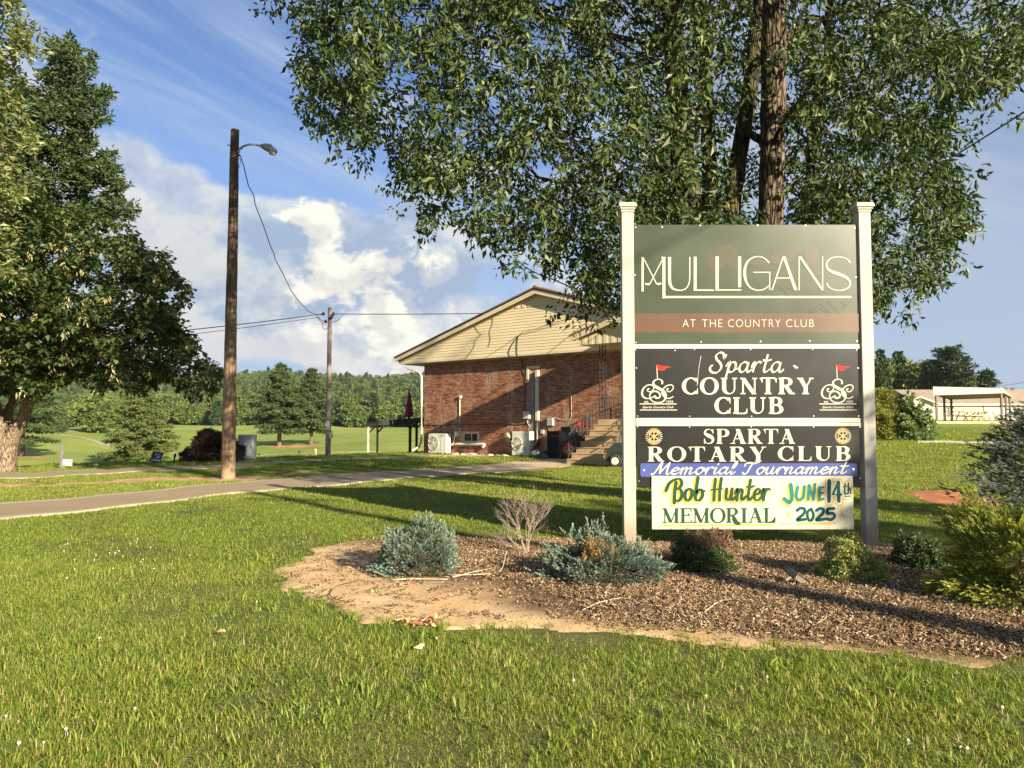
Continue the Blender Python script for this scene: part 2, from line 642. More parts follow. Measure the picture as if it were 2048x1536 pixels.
def polydist(x, y, poly):
    """distance to the outline, negative inside"""
    poly = np.asarray(poly, float)
    d = np.full(np.shape(x), 1e9)
    n = len(poly)
    for i in range(n):
        a, b = poly[i], poly[(i + 1) % n]
        ab = b - a
        t = np.clip(((x - a[0]) * ab[0] + (y - a[1]) * ab[1]) / max(ab @ ab, 1e-9), 0, 1)
        d = np.minimum(d, np.hypot(x - a[0] - t * ab[0], y - a[1] - t * ab[1]))
    return np.where(inpoly(x, y, poly), -d, d)

# ================================================================== TERRAIN
def axis(pieces):
    out = []
    for a, b, st in pieces:
        out.append(np.arange(a, b, st))
    return np.concatenate(out + [[pieces[-1][1]]])


gx = axis([(-2600, -600, 100), (-600, -150, 15), (-150, -40, 3), (-40, 40, 0.8), (40, 150, 3), (150, 600, 15), (600, 2600, 100)])
gy = axis([(-300, -40, 20), (-40, 0, 4), (0, 50, 0.8), (50, 150, 2.5), (150, 400, 8), (400, 1300, 20), (1300, 3600, 120)])
GX, GY = np.meshgrid(gx, gy)
GZ = hgt(GX, GY)
nx, ny = len(gx), len(gy)
ii = (np.arange(ny - 1)[:, None] * nx + np.arange(nx - 1)[None]).ravel()
me = np_mesh('terrain', np.stack([GX.ravel(), GY.ravel(), GZ.ravel()], -1), np.stack([ii, ii + 1, ii + nx + 1, ii + nx], -1), smooth=True)

m, t = newmat('lawn_soil')
g = t.n('ShaderNodeNewGeometry')
P_ = g.outputs['Position']
sp = t.n('ShaderNodeSeparateXYZ', ins={0: P_})
n1 = t.noise(P_, 0.35, 5, 0.6)
n2 = t.noise(P_, 2.2, 6, 0.65)
n3 = t.noise(P_, 14.0, 4, 0.7)
n4 = t.noise(t.scalev(P_, (1, 0.25, 1)), 0.09, 4, 0.6)
c = t.mix(t.smooth(n2, 0.35, 0.7), (0.070, 0.100, 0.020), (0.13, 0.145, 0.040))
c = t.mix(t.m('MULTIPLY', t.smooth(n1, 0.45, 0.72), 0.55), c, (0.13, 0.125, 0.038))
n5 = t.noise(t.scalev(P_, (1, 1.6, 1)), 55.0, 4, 0.75)
n6 = t.noise(t.scalev(P_, (1.7, 1, 1)), 120.0, 3, 0.75)
c = t.mix(t.m('MULTIPLY', t.smooth(n3, 0.5, 0.8), 0.5), c, (0.03, 0.045, 0.01))
c = t.mix(t.m('MULTIPLY', t.smooth(n5, 0.46, 0.62), 0.75), c, (0.24, 0.18, 0.085))
c = t.mix(t.m('MULTIPLY', t.smooth(n6, 0.50, 0.62), 0.8), c, (0.035, 0.032, 0.012))
far = t.smooth(sp.outputs[1], 38, 60)
# mown fairway with soft stripes
wv = t.m('SINE', t.m('ADD', t.m('MULTIPLY', sp.outputs[1], 0.55), t.m('MULTIPLY', sp.outputs[0], 0.22)))
fc = t.mix(t.smooth(n4, 0.35, 0.68), (0.200, 0.255, 0.048), (0.300, 0.335, 0.078))
fc = t.mix(t.m('MULTIPLY', t.smooth(wv, -0.4, 0.4), 0.30), fc, (0.170, 0.235, 0.042))
fc = t.mix(t.m('MULTIPLY', t.smooth(n1, 0.4, 0.7), 0.25), fc, (0.21, 0.215, 0.065))
fc = t.mix(t.m('MULTIPLY', t.smooth(n2, 0.5, 0.75), 0.25), fc, (0.07, 0.11, 0.022))
c = t.mix(far, c, fc)
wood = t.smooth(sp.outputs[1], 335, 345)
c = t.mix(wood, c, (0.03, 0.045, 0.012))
finish(t, c, 0.95, t.m('ADD', n3, n2), 0.5, 0.04, spec=0.1)
terrain = tag(link('terrain', me, m), kind='structure')


# ------------------------------------------------------------------ draped sheets (paths, beds)
def strip_sheet(name, lower, upper, mat, lift=0.035, per=6, cross=5, skirt=0.10, world=False):
    A = catmull([q if world else gnd(*q)[:2] for q in lower], per)[:, :2]
    B = catmull([q if world else gnd(*q)[:2] for q in upper], per)[:, :2]
    n = len(A)
    assert n == len(B)
    k = np.linspace(0, 1, cross)[None, :, None]
    G = A[:, None] * (1 - k) + B[:, None] * k
    Z = hgt(G[..., 0], G[..., 1]) + lift
    V = np.concatenate([G, Z[..., None]], -1)
    lo = V[:, :1].copy(); lo[..., 2] -= skirt
    hi = V[:, -1:].copy(); hi[..., 2] -= skirt
    V = np.concatenate([lo, V, hi], 1)
    cc = cross + 2
    i = (np.arange(n - 1)[:, None] * cc + np.arange(cc - 1)[None]).ravel()
    side = np.tile(np.concatenate([[0], np.linspace(0, 1, cross), [1]]), n)
    me = np_mesh(name, V.reshape(-1, 3), np.stack([i, i + cc, i + cc + 1, i + 1], -1)[:, ::1], attrs={'side': side})
    o = link(name, me, mat)
    poly = np.vstack([A, B[::-1]])
    return tag(o, kind='structure'), poly


def pathmat(name, base, edge=(0.42, 0.36, 0.26), tan=(0.36, 0.28, 0.17), worn=0.4, edge_w=0.07, joints=True):
    m, t = newmat(name)
    g = t.n('ShaderNodeNewGeometry')
    a = t.n('ShaderNodeAttribute', attribute_name='side')
    P_ = g.outputs['Position']
    n1 = t.noise(P_, 0.9, 6, 0.65)
    n2 = t.noise(P_, 22, 4, 0.7)
    n3 = t.noise(t.scalev(P_, (1, 3, 1)), 3.5, 6, 0.7)
    vo = t.n('ShaderNodeTexVoronoi', ins={'Vector': P_, 'Scale': 90.0})
    c = t.mix(t.smooth(n1, 0.35, 0.7), tuple(x * 0.55 for x in base), tuple(x * 1.35 for x in base))
    c = t.mix(t.m('MULTIPLY', t.smooth(n2, 0.45, 0.7), 0.5), c, tuple(x * 0.6 for x in base))
    cr = t.n('ShaderNodeTexVoronoi', feature='DISTANCE_TO_EDGE', ins={'Vector': t.scalev(P_, (1, 1.6, 1)), 'Scale': 0.42})
    c = t.mix(t.m('MULTIPLY', t.m('SUBTRACT', 1.0, t.smooth(cr.outputs['Distance'], 0.0, 0.012)), 0.75), c, tuple(x * 0.25 for x in base))
    c = t.mix(t.m('MULTIPLY', t.smooth(n3, 0.42, 0.62), worn), c, tan)
    n7 = t.noise(P_, 5.5, 6, 0.75)
    c = t.mix(t.m('MULTIPLY', t.smooth(n7, 0.48, 0.66), 0.55), c, tuple(x * 0.42 for x in base))
    c = t.mix(t.m('MULTIPLY', t.smooth(vo.outputs['Distance'], 0.1, 0.5), 0.35), tuple(x * 1.6 for x in base), c)
    d = t.m('MINIMUM', a.outputs['Fac'], t.m('SUBTRACT', 1.0, a.outputs['Fac']))
    e = t.m('ADD', d, t.m('MULTIPLY', t.m('SUBTRACT', n2, 0.5), 0.07))
    e = t.m('ADD', e, t.m('MULTIPLY', t.m('SUBTRACT', n1, 0.5), 0.08))
    c = t.mix(t.smooth(e, edge_w, edge_w * 0.5), c, edge) if False else t.mix(t.m('SUBTRACT', 1.0, t.smooth(e, edge_w * 0.5, edge_w)), c, edge)
    finish(t, c, 0.9, t.m('ADD', n2, t.m('MULTIPLY', vo.outputs['Distance'], 0.5)), 0.5, 0.01, spec=0.25)
    return m


M_PATH = pathmat('old_asphalt_path', (0.235, 0.178, 0.108), edge_w=0.13)
M_PATH2 = pathmat('pale_worn_path', (0.23, 0.185, 0.125), worn=0.6)
M_DRIVE = pathmat('sandy_drive', (0.40, 0.30, 0.19), edge=(0.36, 0.27, 0.16), tan=(0.46, 0.33, 0.20))
M_FARPATH = pathmat('far_cart_path', (0.27, 0.25, 0.17), edge=(0.26, 0.26, 0.13))
M_WALK = pathmat('concrete_walk', (0.40, 0.36, 0.29))

exclude = []   # polygons in the plane that carry no lawn
o, p = strip_sheet('footpath', [(-330, 1090), (0, 1041), (250, 1014), (500, 986), (720, 966), (900, 952), (1046, 943.5)],
                   [(-330, 1048), (0, 1009), (250, 988), (500, 965), (690, 950), (800, 944.5), (905, 937)], M_PATH)
o['label'] = 'old asphalt footpath with pale concrete edges crossing the lawn'
exclude.append(p)
o, p = strip_sheet('driveway', [(1046, 943.5), (1092, 938), (1250, 921), (1420, 912)],
                   [(905, 937), (980, 929.5), (1110, 918), (1300, 908.6)], M_DRIVE, lift=0.033)
exclude.append(p)
o, p = strip_sheet('back_path', [(-300, 968), (0, 958), (180, 950), (345, 943), (480, 934), (640, 923), (860, 915.5)],
                   [(-300, 955), (0, 948), (180, 942), (345, 936), (480, 928), (640, 919), (860, 911.0)], M_PATH2)
exclude.append(p)
o, p = strip_sheet('gravel_apron', [(860, 915.5), (960, 914), (1060, 914), (1300, 905)],
                   [(860, 911.0), (960, 909.6), (1060, 909), (1230, 901)], M_DRIVE, lift=0.036)
exclude.append(p)
o, p = strip_sheet('concrete_walk', [(1835, 886.5), (1900, 887), (1990, 888.5), (2120, 893)], [(1835, 882.3), (1900, 883), (1990, 884.5), (2120, 888.5)], M_WALK, cross=3)
exclude.append(p)
o, p = strip_sheet('cart_path', [(120, 871.5), (200, 888), (290, 904), (400, 916), (520, 911.5), (660, 905), (760, 904)],
                   [(124, 869), (204, 885), (294, 901.5), (402, 914.2), (520, 910.2), (660, 904.2), (760, 903.5)], M_FARPATH, lift=0.05, cross=3)


def bare_sheet(name, poly, mat, mound=0.02, step=0.06, rough=0.008, edge=0.12, lift=0.012, wob=0.06, grow=0.0):
    poly = np.asarray(poly, float)
    x0, y0 = poly.min(0) - edge * 2 - grow
    x1, y1 = poly.max(0) + edge * 2 + grow
    xs = np.arange(x0, x1, step)
    ys = np.arange(y0, y1, step)
    X, Y = np.meshgrid(xs, ys)
    d = polydist(X, Y, poly) - grow
    d = d + wob * np.sin(X * 7 + np.sin(Y * 5) * 2) + wob * 0.6 * np.sin(Y * 13 + X * 3)
    Z = hgt(X, Y) + lift + mound * sstep(0, 1.0, -d) - 0.08 * sstep(0, edge, d)
    r = np.random.default_rng(5)
    Z = Z + (r.random(Z.shape) - 0.5) * rough + 0.6 * rough * np.sin(X * 9) * np.sin(Y * 11)
    n_x = len(xs)
    keep = d < edge * 1.2
    i, j = np.nonzero(keep[:-1, :-1] & keep[1:, 1:] & keep[1:, :-1] & keep[:-1, 1:])
    a = i * n_x + j
    Q = np.stack([a, a + 1, a + n_x + 1, a + n_x], -1)
    used = np.unique(Q)
    mp = np.zeros(X.size, int)
    mp[used] = np.arange(len(used))
    V = np.stack([X.ravel(), Y.ravel(), Z.ravel()], -1)[used]
    me = np_mesh(name, V, mp[Q], smooth=True)
    return tag(link(name, me, mat), kind='structure')


bed_px = [(572, 1152), (602, 1122), (668, 1094), (745, 1081), (850, 1077), (960, 1078), (1100, 1080), (1240, 1088), (1400, 1086), (1600, 1088), (1760, 1092),
          (1870, 1098), (2000, 1105), (2250, 1130), (2500, 1180), (2500, 1480), (2250, 1372), (2050, 1325), (1900, 1316), (1700, 1300), (1500, 1285), (1300, 1268), (1150, 1256),
          (980, 1250), (860, 1248), (760, 1238), (695, 1218), (640, 1197), (592, 1172)]
BED = np.array([gnd(*q)[:2] for q in bed_px])
m, t = newmat('bed_soil')
g = t.n('ShaderNodeNewGeometry')
P_ = g.outputs['Position']
sp = t.n('ShaderNodeSeparateXYZ', ins={0: P_})
n1 = t.noise(P_, 1.3, 5, 0.6)
n2 = t.noise(P_, 30, 5, 0.75)
n3 = t.noise(P_, 110, 3, 0.7)
sand = t.mix(t.smooth(n1, 0.3, 0.7), (0.58, 0.375, 0.185), (0.74, 0.52, 0.28))
sand = t.mix(t.m('MULTIPLY', t.smooth(n2, 0.55, 0.75), 0.55), sand, (0.22, 0.12, 0.055))
mul = t.mix(t.smooth(n2, 0.35, 0.65), (0.075, 0.045, 0.028), (0.22, 0.135, 0.08))
mul = t.mix(t.m('MULTIPLY', t.smooth(n3, 0.55, 0.75), 0.7), mul, (0.45, 0.33, 0.22))
# the mulch covers the right and the middle; the left tip and the front rim stay bare soil
u = t.m('ADD', t.m('ADD', sp.outputs[0], t.m('MULTIPLY', n1, 1.6)), t.m('MULTIPLY', t.m('SUBTRACT', sp.outputs[1], 7.0), 0.55))
k = t.smooth(u, -0.35, 0.65)
front = t.m('ADD', sp.outputs[1], t.m('ADD', t.m('MULTIPLY', n1, 0.5), t.m('MULTIPLY', sp.outputs[0], 0.46)))
k = t.m('MULTIPLY', k, t.smooth(front, 6.05, 6.5))
c = t.mix(k, sand, mul)
finish(t, c, 0.95, t.m('ADD', n2, t.m('MULTIPLY', n3, 0.6)), 0.8, 0.02, spec=0.15)
bed = bare_sheet('flower_bed', BED, m, mound=0.05, wob=0.085, grow=0.09)

clay_px = [(1800, 986), (1850, 981), (1905, 982), (1925, 990), (1985, 998), (2020, 1008), (1975, 1016), (1905, 1013), (1850, 1003)]
CLAY = np.array([gnd(*q)[:2] for q in clay_px])
M_CLAY = simple('red_clay', (0.42, 0.17, 0.085), 0.95, 0.25, 3.0, bump=0.5, spec=0.1)
bare_sheet('clay_patch', CLAY, M_CLAY, mound=0.01, wob=0.04)
M_SANDY = simple('pale_dirt', (0.46, 0.30, 0.16), 0.95, 0.25, 2.0, bump=0.5, spec=0.1)
dirt_px = [(-40, 972), (60, 967), (180, 965), (250, 958), (330, 955), (420, 956), (560, 950), (640, 938), (700, 934), (640, 941), (560, 955), (500, 962), (440, 964), (330, 961), (230, 967), (100, 973), (-40, 978)]
DIRT = np.array([gnd(*q)[:2] for q in dirt_px])
bare_sheet('worn_track', DIRT, M_SANDY, mound=0.0, step=0.12, wob=0.10, edge=0.2)
M_STRAW = simple('pine_straw', (0.46, 0.25, 0.12), 0.95, 0.3, 0.8, bump=0.5, spec=0.1)


def far_patch(px, py, wpx, hpx):
    c = gnd(px, py)
    kx = wpx / F * c[1] / 2
    ky = (gnd(px, py - hpx / 2)[1] - gnd(px, py + hpx / 2)[1]) / 2
    a = np.linspace(0, 2 * math.pi, 18, endpoint=False)
    return np.stack([c[0] + kx * np.cos(a) * (1 + 0.2 * np.sin(3 * a)), c[1] + ky * np.sin(a) * (1 + 0.2 * np.cos(2 * a))], -1)


# ================================================================== GRASS
def tuft(seed, nb=14, rad=0.05, hmin=0.025, hmax=0.06, wid=0.0035, bend=0.6, straw=0.15, lying=0.0):
    r = np.random.default_rng(seed)
    th = r.random(nb) * 2 * math.pi
    rr = np.sqrt(r.random(nb)) * rad
    b = np.stack([rr * np.cos(th), rr * np.sin(th), np.full(nb, -0.01)], -1)
    H = hmin + (hmax - hmin) * r.random(nb)
    dr = r.random(nb) * 2 * math.pi
    D = np.stack([np.cos(dr), np.sin(dr), 0 * dr], -1)
    lean = (0.15 + bend * r.random(nb) ** 1.3)[:, None]
    lie = r.random(nb) < lying
    lean = np.where(lie[:, None], 1.5 + .8 * r.random((nb, 1)), lean)
    rise = np.where(lie, .22, 1.0)
    wd = wid * (0.7 + 0.7 * r.random(nb))[:, None]
    sd_ = np.stack([-np.sin(dr + r.normal(0, .8, nb)), np.cos(dr), 0 * dr], -1)
    up = np.array([0, 0, 1.0])
    p0 = b
    p1 = b + up * (H * 0.55 * rise + .004 * lie)[:, None] + D * lean * H[:, None] * 0.35
    p2 = b + up * np.where(lie, H * .25 * r.random(nb) + .004, H * (1 - 0.35 * np.minimum(lean[:, 0], 1.2)))[:, None] + D * lean * H[:, None] * 1.1
    V = np.stack([p0 - sd_ * wd / 2, p0 + sd_ * wd / 2, p1 + sd_ * wd * 0.42, p1 - sd_ * wd * 0.42, p2], 1).reshape(-1, 3)
    k = np.arange(nb) * 5
    Q = np.stack([k, k + 1, k + 2, k + 3], -1)
    T = np.stack([k + 3, k + 2, k + 4], -1)
    straw = np.where(lie, .34, straw)
    v = np.where(r.random(nb) < straw, 0.8 + 0.2 * r.random(nb), 0.62 * r.random(nb))
    return np_mesh('grass_tuft', V, Q, T, attrs={'v': np.repeat(v, 5)})


def grassmat():
    m, t = newmat('grass_blades')
    a = t.n('ShaderNodeAttribute', attribute_name='v')
    r = t.n('ShaderNodeValToRGB')
    e = r.color_ramp.elements
    e[0].position, e[0].color = 0.0, (0.105, 0.155, 0.016, 1)
    e[1].position, e[1].color = 1.0, (0.52, 0.41, 0.20, 1)
    for p, c in ((0.35, (0.195, 0.275, 0.030)), (0.62, (0.340, 0.410, 0.070)), (0.80, (0.40, 0.35, 0.11))):
        x = e.new(p)
        x.color = (*c, 1)
    t.link(a.outputs['Fac'], r.inputs[0])
    g = t.n('ShaderNodeNewGeometry')
    n = t.noise(g.outputs['Position'], 0.8, 4, 0.6)
    n2 = t.noise(g.outputs['Position'], 3.0, 3, 0.6)
    c = t.mix(t.m('MULTIPLY', t.smooth(n, 0.42, 0.68), 0.5), r.outputs[0], t.mix(1.0, r.outputs[0], (1.3, 1.12, 1.0), 'MULTIPLY'))
    c = t.mix(t.m('MULTIPLY', t.smooth(n2, 0.5, 0.7), 0.4), c, t.mix(1.0, c, (0.6, 0.85, 0.7), 'MULTIPLY'))
    b = t.n('ShaderNodeBsdfPrincipled', ins={'Base Color': c, 'Roughness': 0.5, 'Specular IOR Level': 0.35})
    tr = t.n('ShaderNodeBsdfTranslucent', ins={'Color': t.mix(1.0, c, (1.2, 1.25, 0.7), 'MULTIPLY')})
    mx = t.n('ShaderNodeMixShader', ins={0: 0.42, 1: b.outputs[0], 2: tr.outputs[0]})
    t.n('ShaderNodeOutputMaterial', ins={0: mx.outputs[0]})
    return m


M_GRASS = grassmat()


def patchy(x, y):
    return 0.5 + 0.25 * np.sin(x * 2.1 + 1.3 * np.sin(y * 1.7)) + 0.25 * np.sin(y * 2.6 + 1.1 * np.sin(x * 1.3 + 2))


def grass_band(name, y0, y1, per_m2, nprot, scale, seed, **kw):
    r = np.random.default_rng(seed)
    protos = []
    for i in range(nprot):
        me = tuft(seed * 100 + i, **kw)
        me.materials.append(M_GRASS)
        protos.append(me)
    xm = 0.72 * y1 + 1.2
    n = int((y1 - y0) * 2 * xm * per_m2)
    x = (r.random(n) * 2 - 1) * xm
    y = y0 + (y1 - y0) * r.random(n)
    k = np.abs(x) < 0.70 * y + 1.0
    x, y = x[k], y[k]
    pq = patchy(x * 2.3 + 1.7, y * 2.9)
    jx = x + 0.05 * r.normal(size=len(x))
    jy = y + 0.05 * r.normal(size=len(x))
    keep = np.ones(len(x), bool)
    for p in exclude:
        keep &= ~inpoly(x + 0.09 * r.normal(size=len(x)), y + 0.09 * r.normal(size=len(x)), p)
    db = polydist(x, y, BED) + 0.07 * np.sin(x * 6 + 2 * np.sin(y * 4))
    # thin, straggling rim of the bed
    pk = np.where(db < 0, np.where(db > -0.45, 0.34 * np.exp(db / 0.13), 0.0), 0.34 + 0.66 * sstep(0, 0.5, db))
    keep &= r.random(len(x)) < pk
    for poly, e_ in ((CLAY, 0.05), (DIRT, 0.08)):
        keep &= ~inpoly(jx, jy, poly)
    # slightly bare spots in the lawn
    pt = patchy(x * 1.4, y * 1.4)
    keep &= r.random(len(x)) > 0.6 * sstep(0.84, 0.97, pt)
    keep &= r.random(len(x)) > 0.3 * sstep(0.6, 0.9, pq)
    x, y, pt, db = x[keep], y[keep], pt[keep], db[keep]
    n = len(x)
    z = hgt(x, y) + np.where(db < .12, .012, 0)
    rot = np.stack([r.normal(0, 0.12, n), r.normal(0, 0.12, n), r.random(n) * 6.28], -1)
    s = scale * (0.75 + 0.5 * r.random(n)) * (0.85 + 0.45 * patchy(x * 0.7 + 3, y * 0.7)) * (0.7 + 0.3 * sstep(0, 0.5, db))
    tall = r.random(n) < 0.03
    s = np.where(tall, s * 1.5, s)
    hz = s * (0.9 + 0.35 * r.random(n))
    o = scatter(name, np.stack([x, y, z], -1), rot, np.stack([s, s, hz], -1), r.integers(0, nprot, n), protos)
    return tag(o, kind='stuff')


QK = 1.0
o = grass_band('lawn_grass', 2.6, 8.0, 680 * QK, 16, 1.0, 3, nb=27, rad=.055, wid=0.0030, hmin=.016, hmax=.050, straw=.11, bend=1.0, lying=.38)
o['label'] = 'short mown lawn grass in the foreground'
o['category'] = 'grass'
o = grass_band('lawn_grass', 8.0, 14.5, 330 * QK, 12, 1.15, 4, nb=24, wid=0.0036, hmin=.016, hmax=.046, straw=.10, bend=.95, lying=.3)
o['label'] = 'short mown lawn grass around the flower bed'
o['category'] = 'grass'
o = grass_band('lawn_grass', 14.5, 27, 150 * QK, 8, 1.3, 5, nb=22, wid=0.0052, rad=0.07, hmin=.02, hmax=.048, bend=.9, lying=.2)
o['label'] = 'lawn grass between the two paths'
o['category'] = 'grass'
o = grass_band('lawn_grass', 27, 46, 46 * QK, 8, 1.9, 6, nb=20, wid=0.0068, rad=0.09, hmin=.02, hmax=.05)
o['label'] = 'lawn grass near the building'
o['category'] = 'grass'

# broader weeds, tall blades and clover heads in the near lawn
r = np.random.default_rng(21)
protos = []
for i in range(6):
    me = tuft(900 + i, nb=9, rad=0.03, hmin=0.04, hmax=0.095, wid=0.0065, bend=1.0, straw=0.06)
    me.materials.append(M_GRASS)
    protos.append(me)
n = 5200
y = 2.7 + 9.5 * r.random(n) ** 1.1
x = (r.random(n) * 2 - 1) * (0.7 * y + 0.6)
k = polydist(x, y, BED) > 0.03
k &= r.random(n) < sstep(0.35, 0.85, patchy(x * 1.1 + 5, y * 1.3)) * .9 + .08
for p in exclude:
    k &= ~inpoly(x, y, p)
x, y = x[k], y[k]
n = len(x)
s = 0.7 + 0.6 * r.random(n)
o = scatter('broad_grass', np.stack([x, y, hgt(x, y)], -1), np.stack([r.normal(0, .15, n), r.normal(0, .15, n), r.random(n) * 6.28], -1), np.stack([s, s, s], -1), r.integers(0, 6, n), protos)
tag(o, 'longer broad-bladed grass clumps scattered through the near lawn', 'grass', kind='stuff')

M_CLOVER = simple('clover_white', (0.55, 0.53, 0.42), 0.8, 0.1, 20)
b = MB()
for cx, cy, sx, sy, n in ((230, 1115, 70, 22, 22), (120, 1480, 110, 30, 4), (1950, 1480, 90, 40, 5), (80, 965, 60, 3, 14), (1250, 1420, 200, 50, 3), (320, 1290, 200, 100, 5)):
    for i in range(n):
        q = gnd(cx + r.normal() * sx, cy + r.normal() * sy)
        if polydist(q[0], q[1], BED) < 0.1:
            continue
        rr = 0.006 + 0.003 * r.random()
        zc = q[2] + 0.030 + 0.015 * r.random()
        b.tube([(q[0], q[1], q[2]), (q[0], q[1], zc)], 0.0012, 3, cap=False)
        a = np.linspace(0, math.pi, 5)
        b.tube(np.stack([0 * a + q[0], 0 * a + q[1], zc - rr * np.cos(a)], -1), np.maximum(rr * np.sin(a), 0.001), 6)
tag(b.build('clover_flowers', M_CLOVER), 'small white clover heads dotting the lawn', 'flowers', kind='stuff')

# ================================================================== MULCH CHIPS
def chipmat():
    m, t = newmat('wood_chips')
    a = t.n('ShaderNodeAttribute', attribute_name='v')
    r = t.n('ShaderNodeValToRGB')
    e = r.color_ramp.elements
    e[0].position, e[0].color = 0.0, (0.050, 0.032, 0.017, 1)
    e[1].position, e[1].color = 1.0, (0.66, 0.52, 0.34, 1)
    for p, c in ((0.4, (0.15, 0.092, 0.048)), (0.75, (0.40, 0.285, 0.165))):
        x = e.new(p)
        x.color = (*c, 1)
    t.link(a.outputs['Fac'], r.inputs[0])
    finish(t, r.outputs[0], 0.85, spec=0.2)
    return m


M_CHIP = chipmat()
protos = []
for i in range(10):
    r2 = np.random.default_rng(700 + i)
    b = MB()
    for j in range(7):
        L_, w_, h_ = 0.018 + 0.034 * r2.random(), 0.004 + 0.008 * r2.random(), 0.002 + 0.003 * r2.random()
        M3 = np.array(Matrix.Rotation(r2.random() * 6.28, 3, 'Z') @ Matrix.Rotation(r2.normal(0, 0.45), 3, 'Y') @ Matrix.Rotation(r2.normal(0, 0.5), 3, 'X'))
        b.box((r2.normal(0, 0.035), r2.normal(0, 0.035), 0.004 + 0.010 * r2.random()), (L_, w_, h_), M=M3, a=float(np.clip(r2.beta(1.3, 1.6), 0, 1)))
    me = b.mesh('wood_chip')
    me.materials.append(M_CHIP)
    protos.append(me)
n = 46000
x = -3.2 + 11.5 * r.random(n)
y = 4.4 + 5.4 * r.random(n)
db = polydist(x, y, BED)
n1 = patchy(x, y)
u = x + 0.8 * n1 + (y - 7) * 0.55
f = y + 0.35 * n1 + 0.46 * x
pk = (0.10 + 0.9 * sstep(-0.3, 0.9, u) * sstep(5.95, 6.5, f)) * sstep(0.05, -0.12, db)
k = r.random(n) < pk
k &= np.abs(x) < 0.72 * y + 0.6
x, y, db = x[k], y[k], db[k]
n = len(x)
z = hgt(x, y) + 0.014 + 0.05 * sstep(0, 1.0, .09 - db)
s = 0.45 + 0.60 * r.random(n)
o = scatter('wood_chip_mulch', np.stack([x, y, z], -1), np.stack([r.normal(0, .15, n), r.normal(0, .15, n), r.random(n) * 6.28], -1), np.stack([s, s, s], -1), r.integers(0, 10, n), protos)
tag(o, 'brown wood chip mulch spread over the flower bed', 'mulch', kind='stuff')


def bedz(x, y):
    return float(hgt(x, y) + 0.012 + 0.05 * sstep(0, 1.0, .09 - polydist(np.array(x), np.array(y), BED)))


# fallen twigs and sticks on the bed
M_TWIG = simple('bleached_twig', (0.55, 0.44, 0.30), 0.85, 0.2, 20)
M_DARKTWIG = simple('dark_root', (0.07, 0.045, 0.03), 0.9, 0.2, 20)
for k_, (pts, rad, mt, lab) in enumerate([
    ([(900, 1168), (960, 1166), (1000, 1160), (1013, 1103)], 0.006, M_TWIG, 'long pale twig bent upright beside the left blue juniper'),
    ([(905, 1172), (950, 1160), (990, 1152)], 0.005, M_TWIG, 'short pale twig lying right of the left blue juniper'),
    ([(1165, 1232), (1200, 1220), (1245, 1213)], 0.005, M_TWIG, 'pale twig lying in front of the browning blue juniper'),
    ([(1410, 1240), (1435, 1225), (1462, 1218)], 0.006, M_TWIG, 'pale curved twig in front of the half-dead round bush'),
    ([(1448, 1108), (1470, 1100), (1485, 1096)], 0.006, M_TWIG, 'straight pale stick leaning behind the half-dead round bush'),
    ([(640, 1200), (658, 1196), (672, 1182), (720, 1172)], 0.004, M_DARKTWIG, 'dark forked root lying on the bare sandy tip of the bed'),
    ([(658, 1196), (668, 1205), (700, 1212)], 0.005, M_DARKTWIG, 'small dark root piece on the bare sandy tip of the bed'),
    ([(785, 1177), (830, 1176), (895, 1177)], 0.008, M_TWIG, 'straight stick lying under the left blue juniper'),
    ([(1635, 1262), (1650, 1256), (1655, 1246)], 0.004, M_TWIG, 'thin curled twig on the mulch below the fallen spotlight'),
]):
    P = []
    for i, q in enumerate(pts):
        g_ = gnd(*q)
        P.append((g_[0], g_[1], bedz(g_[0], g_[1]) + rad + 0.012))
    if k_ == 0:
        g_ = gnd(1000, 1160)
        P[3] = (at(1013, 1103, g_[1])[0], g_[1], at(1013, 1103, g_[1])[2])
    P = catmull(P, 4)
    b = MB()
    b.tube(P, np.linspace(rad, rad * 0.5, len(P)), 6)
    tag(b.build('fallen_twig', mt, smooth=True), lab, 'twig')

# ================================================================== CLUB SIGN
YS = 9.10                       # front face of the posts
YP = YS + 0.030                 # front face of the panels


def sx(px, py, Y=YP):
    p = at(px, py, Y)
    return p[0], p[2]


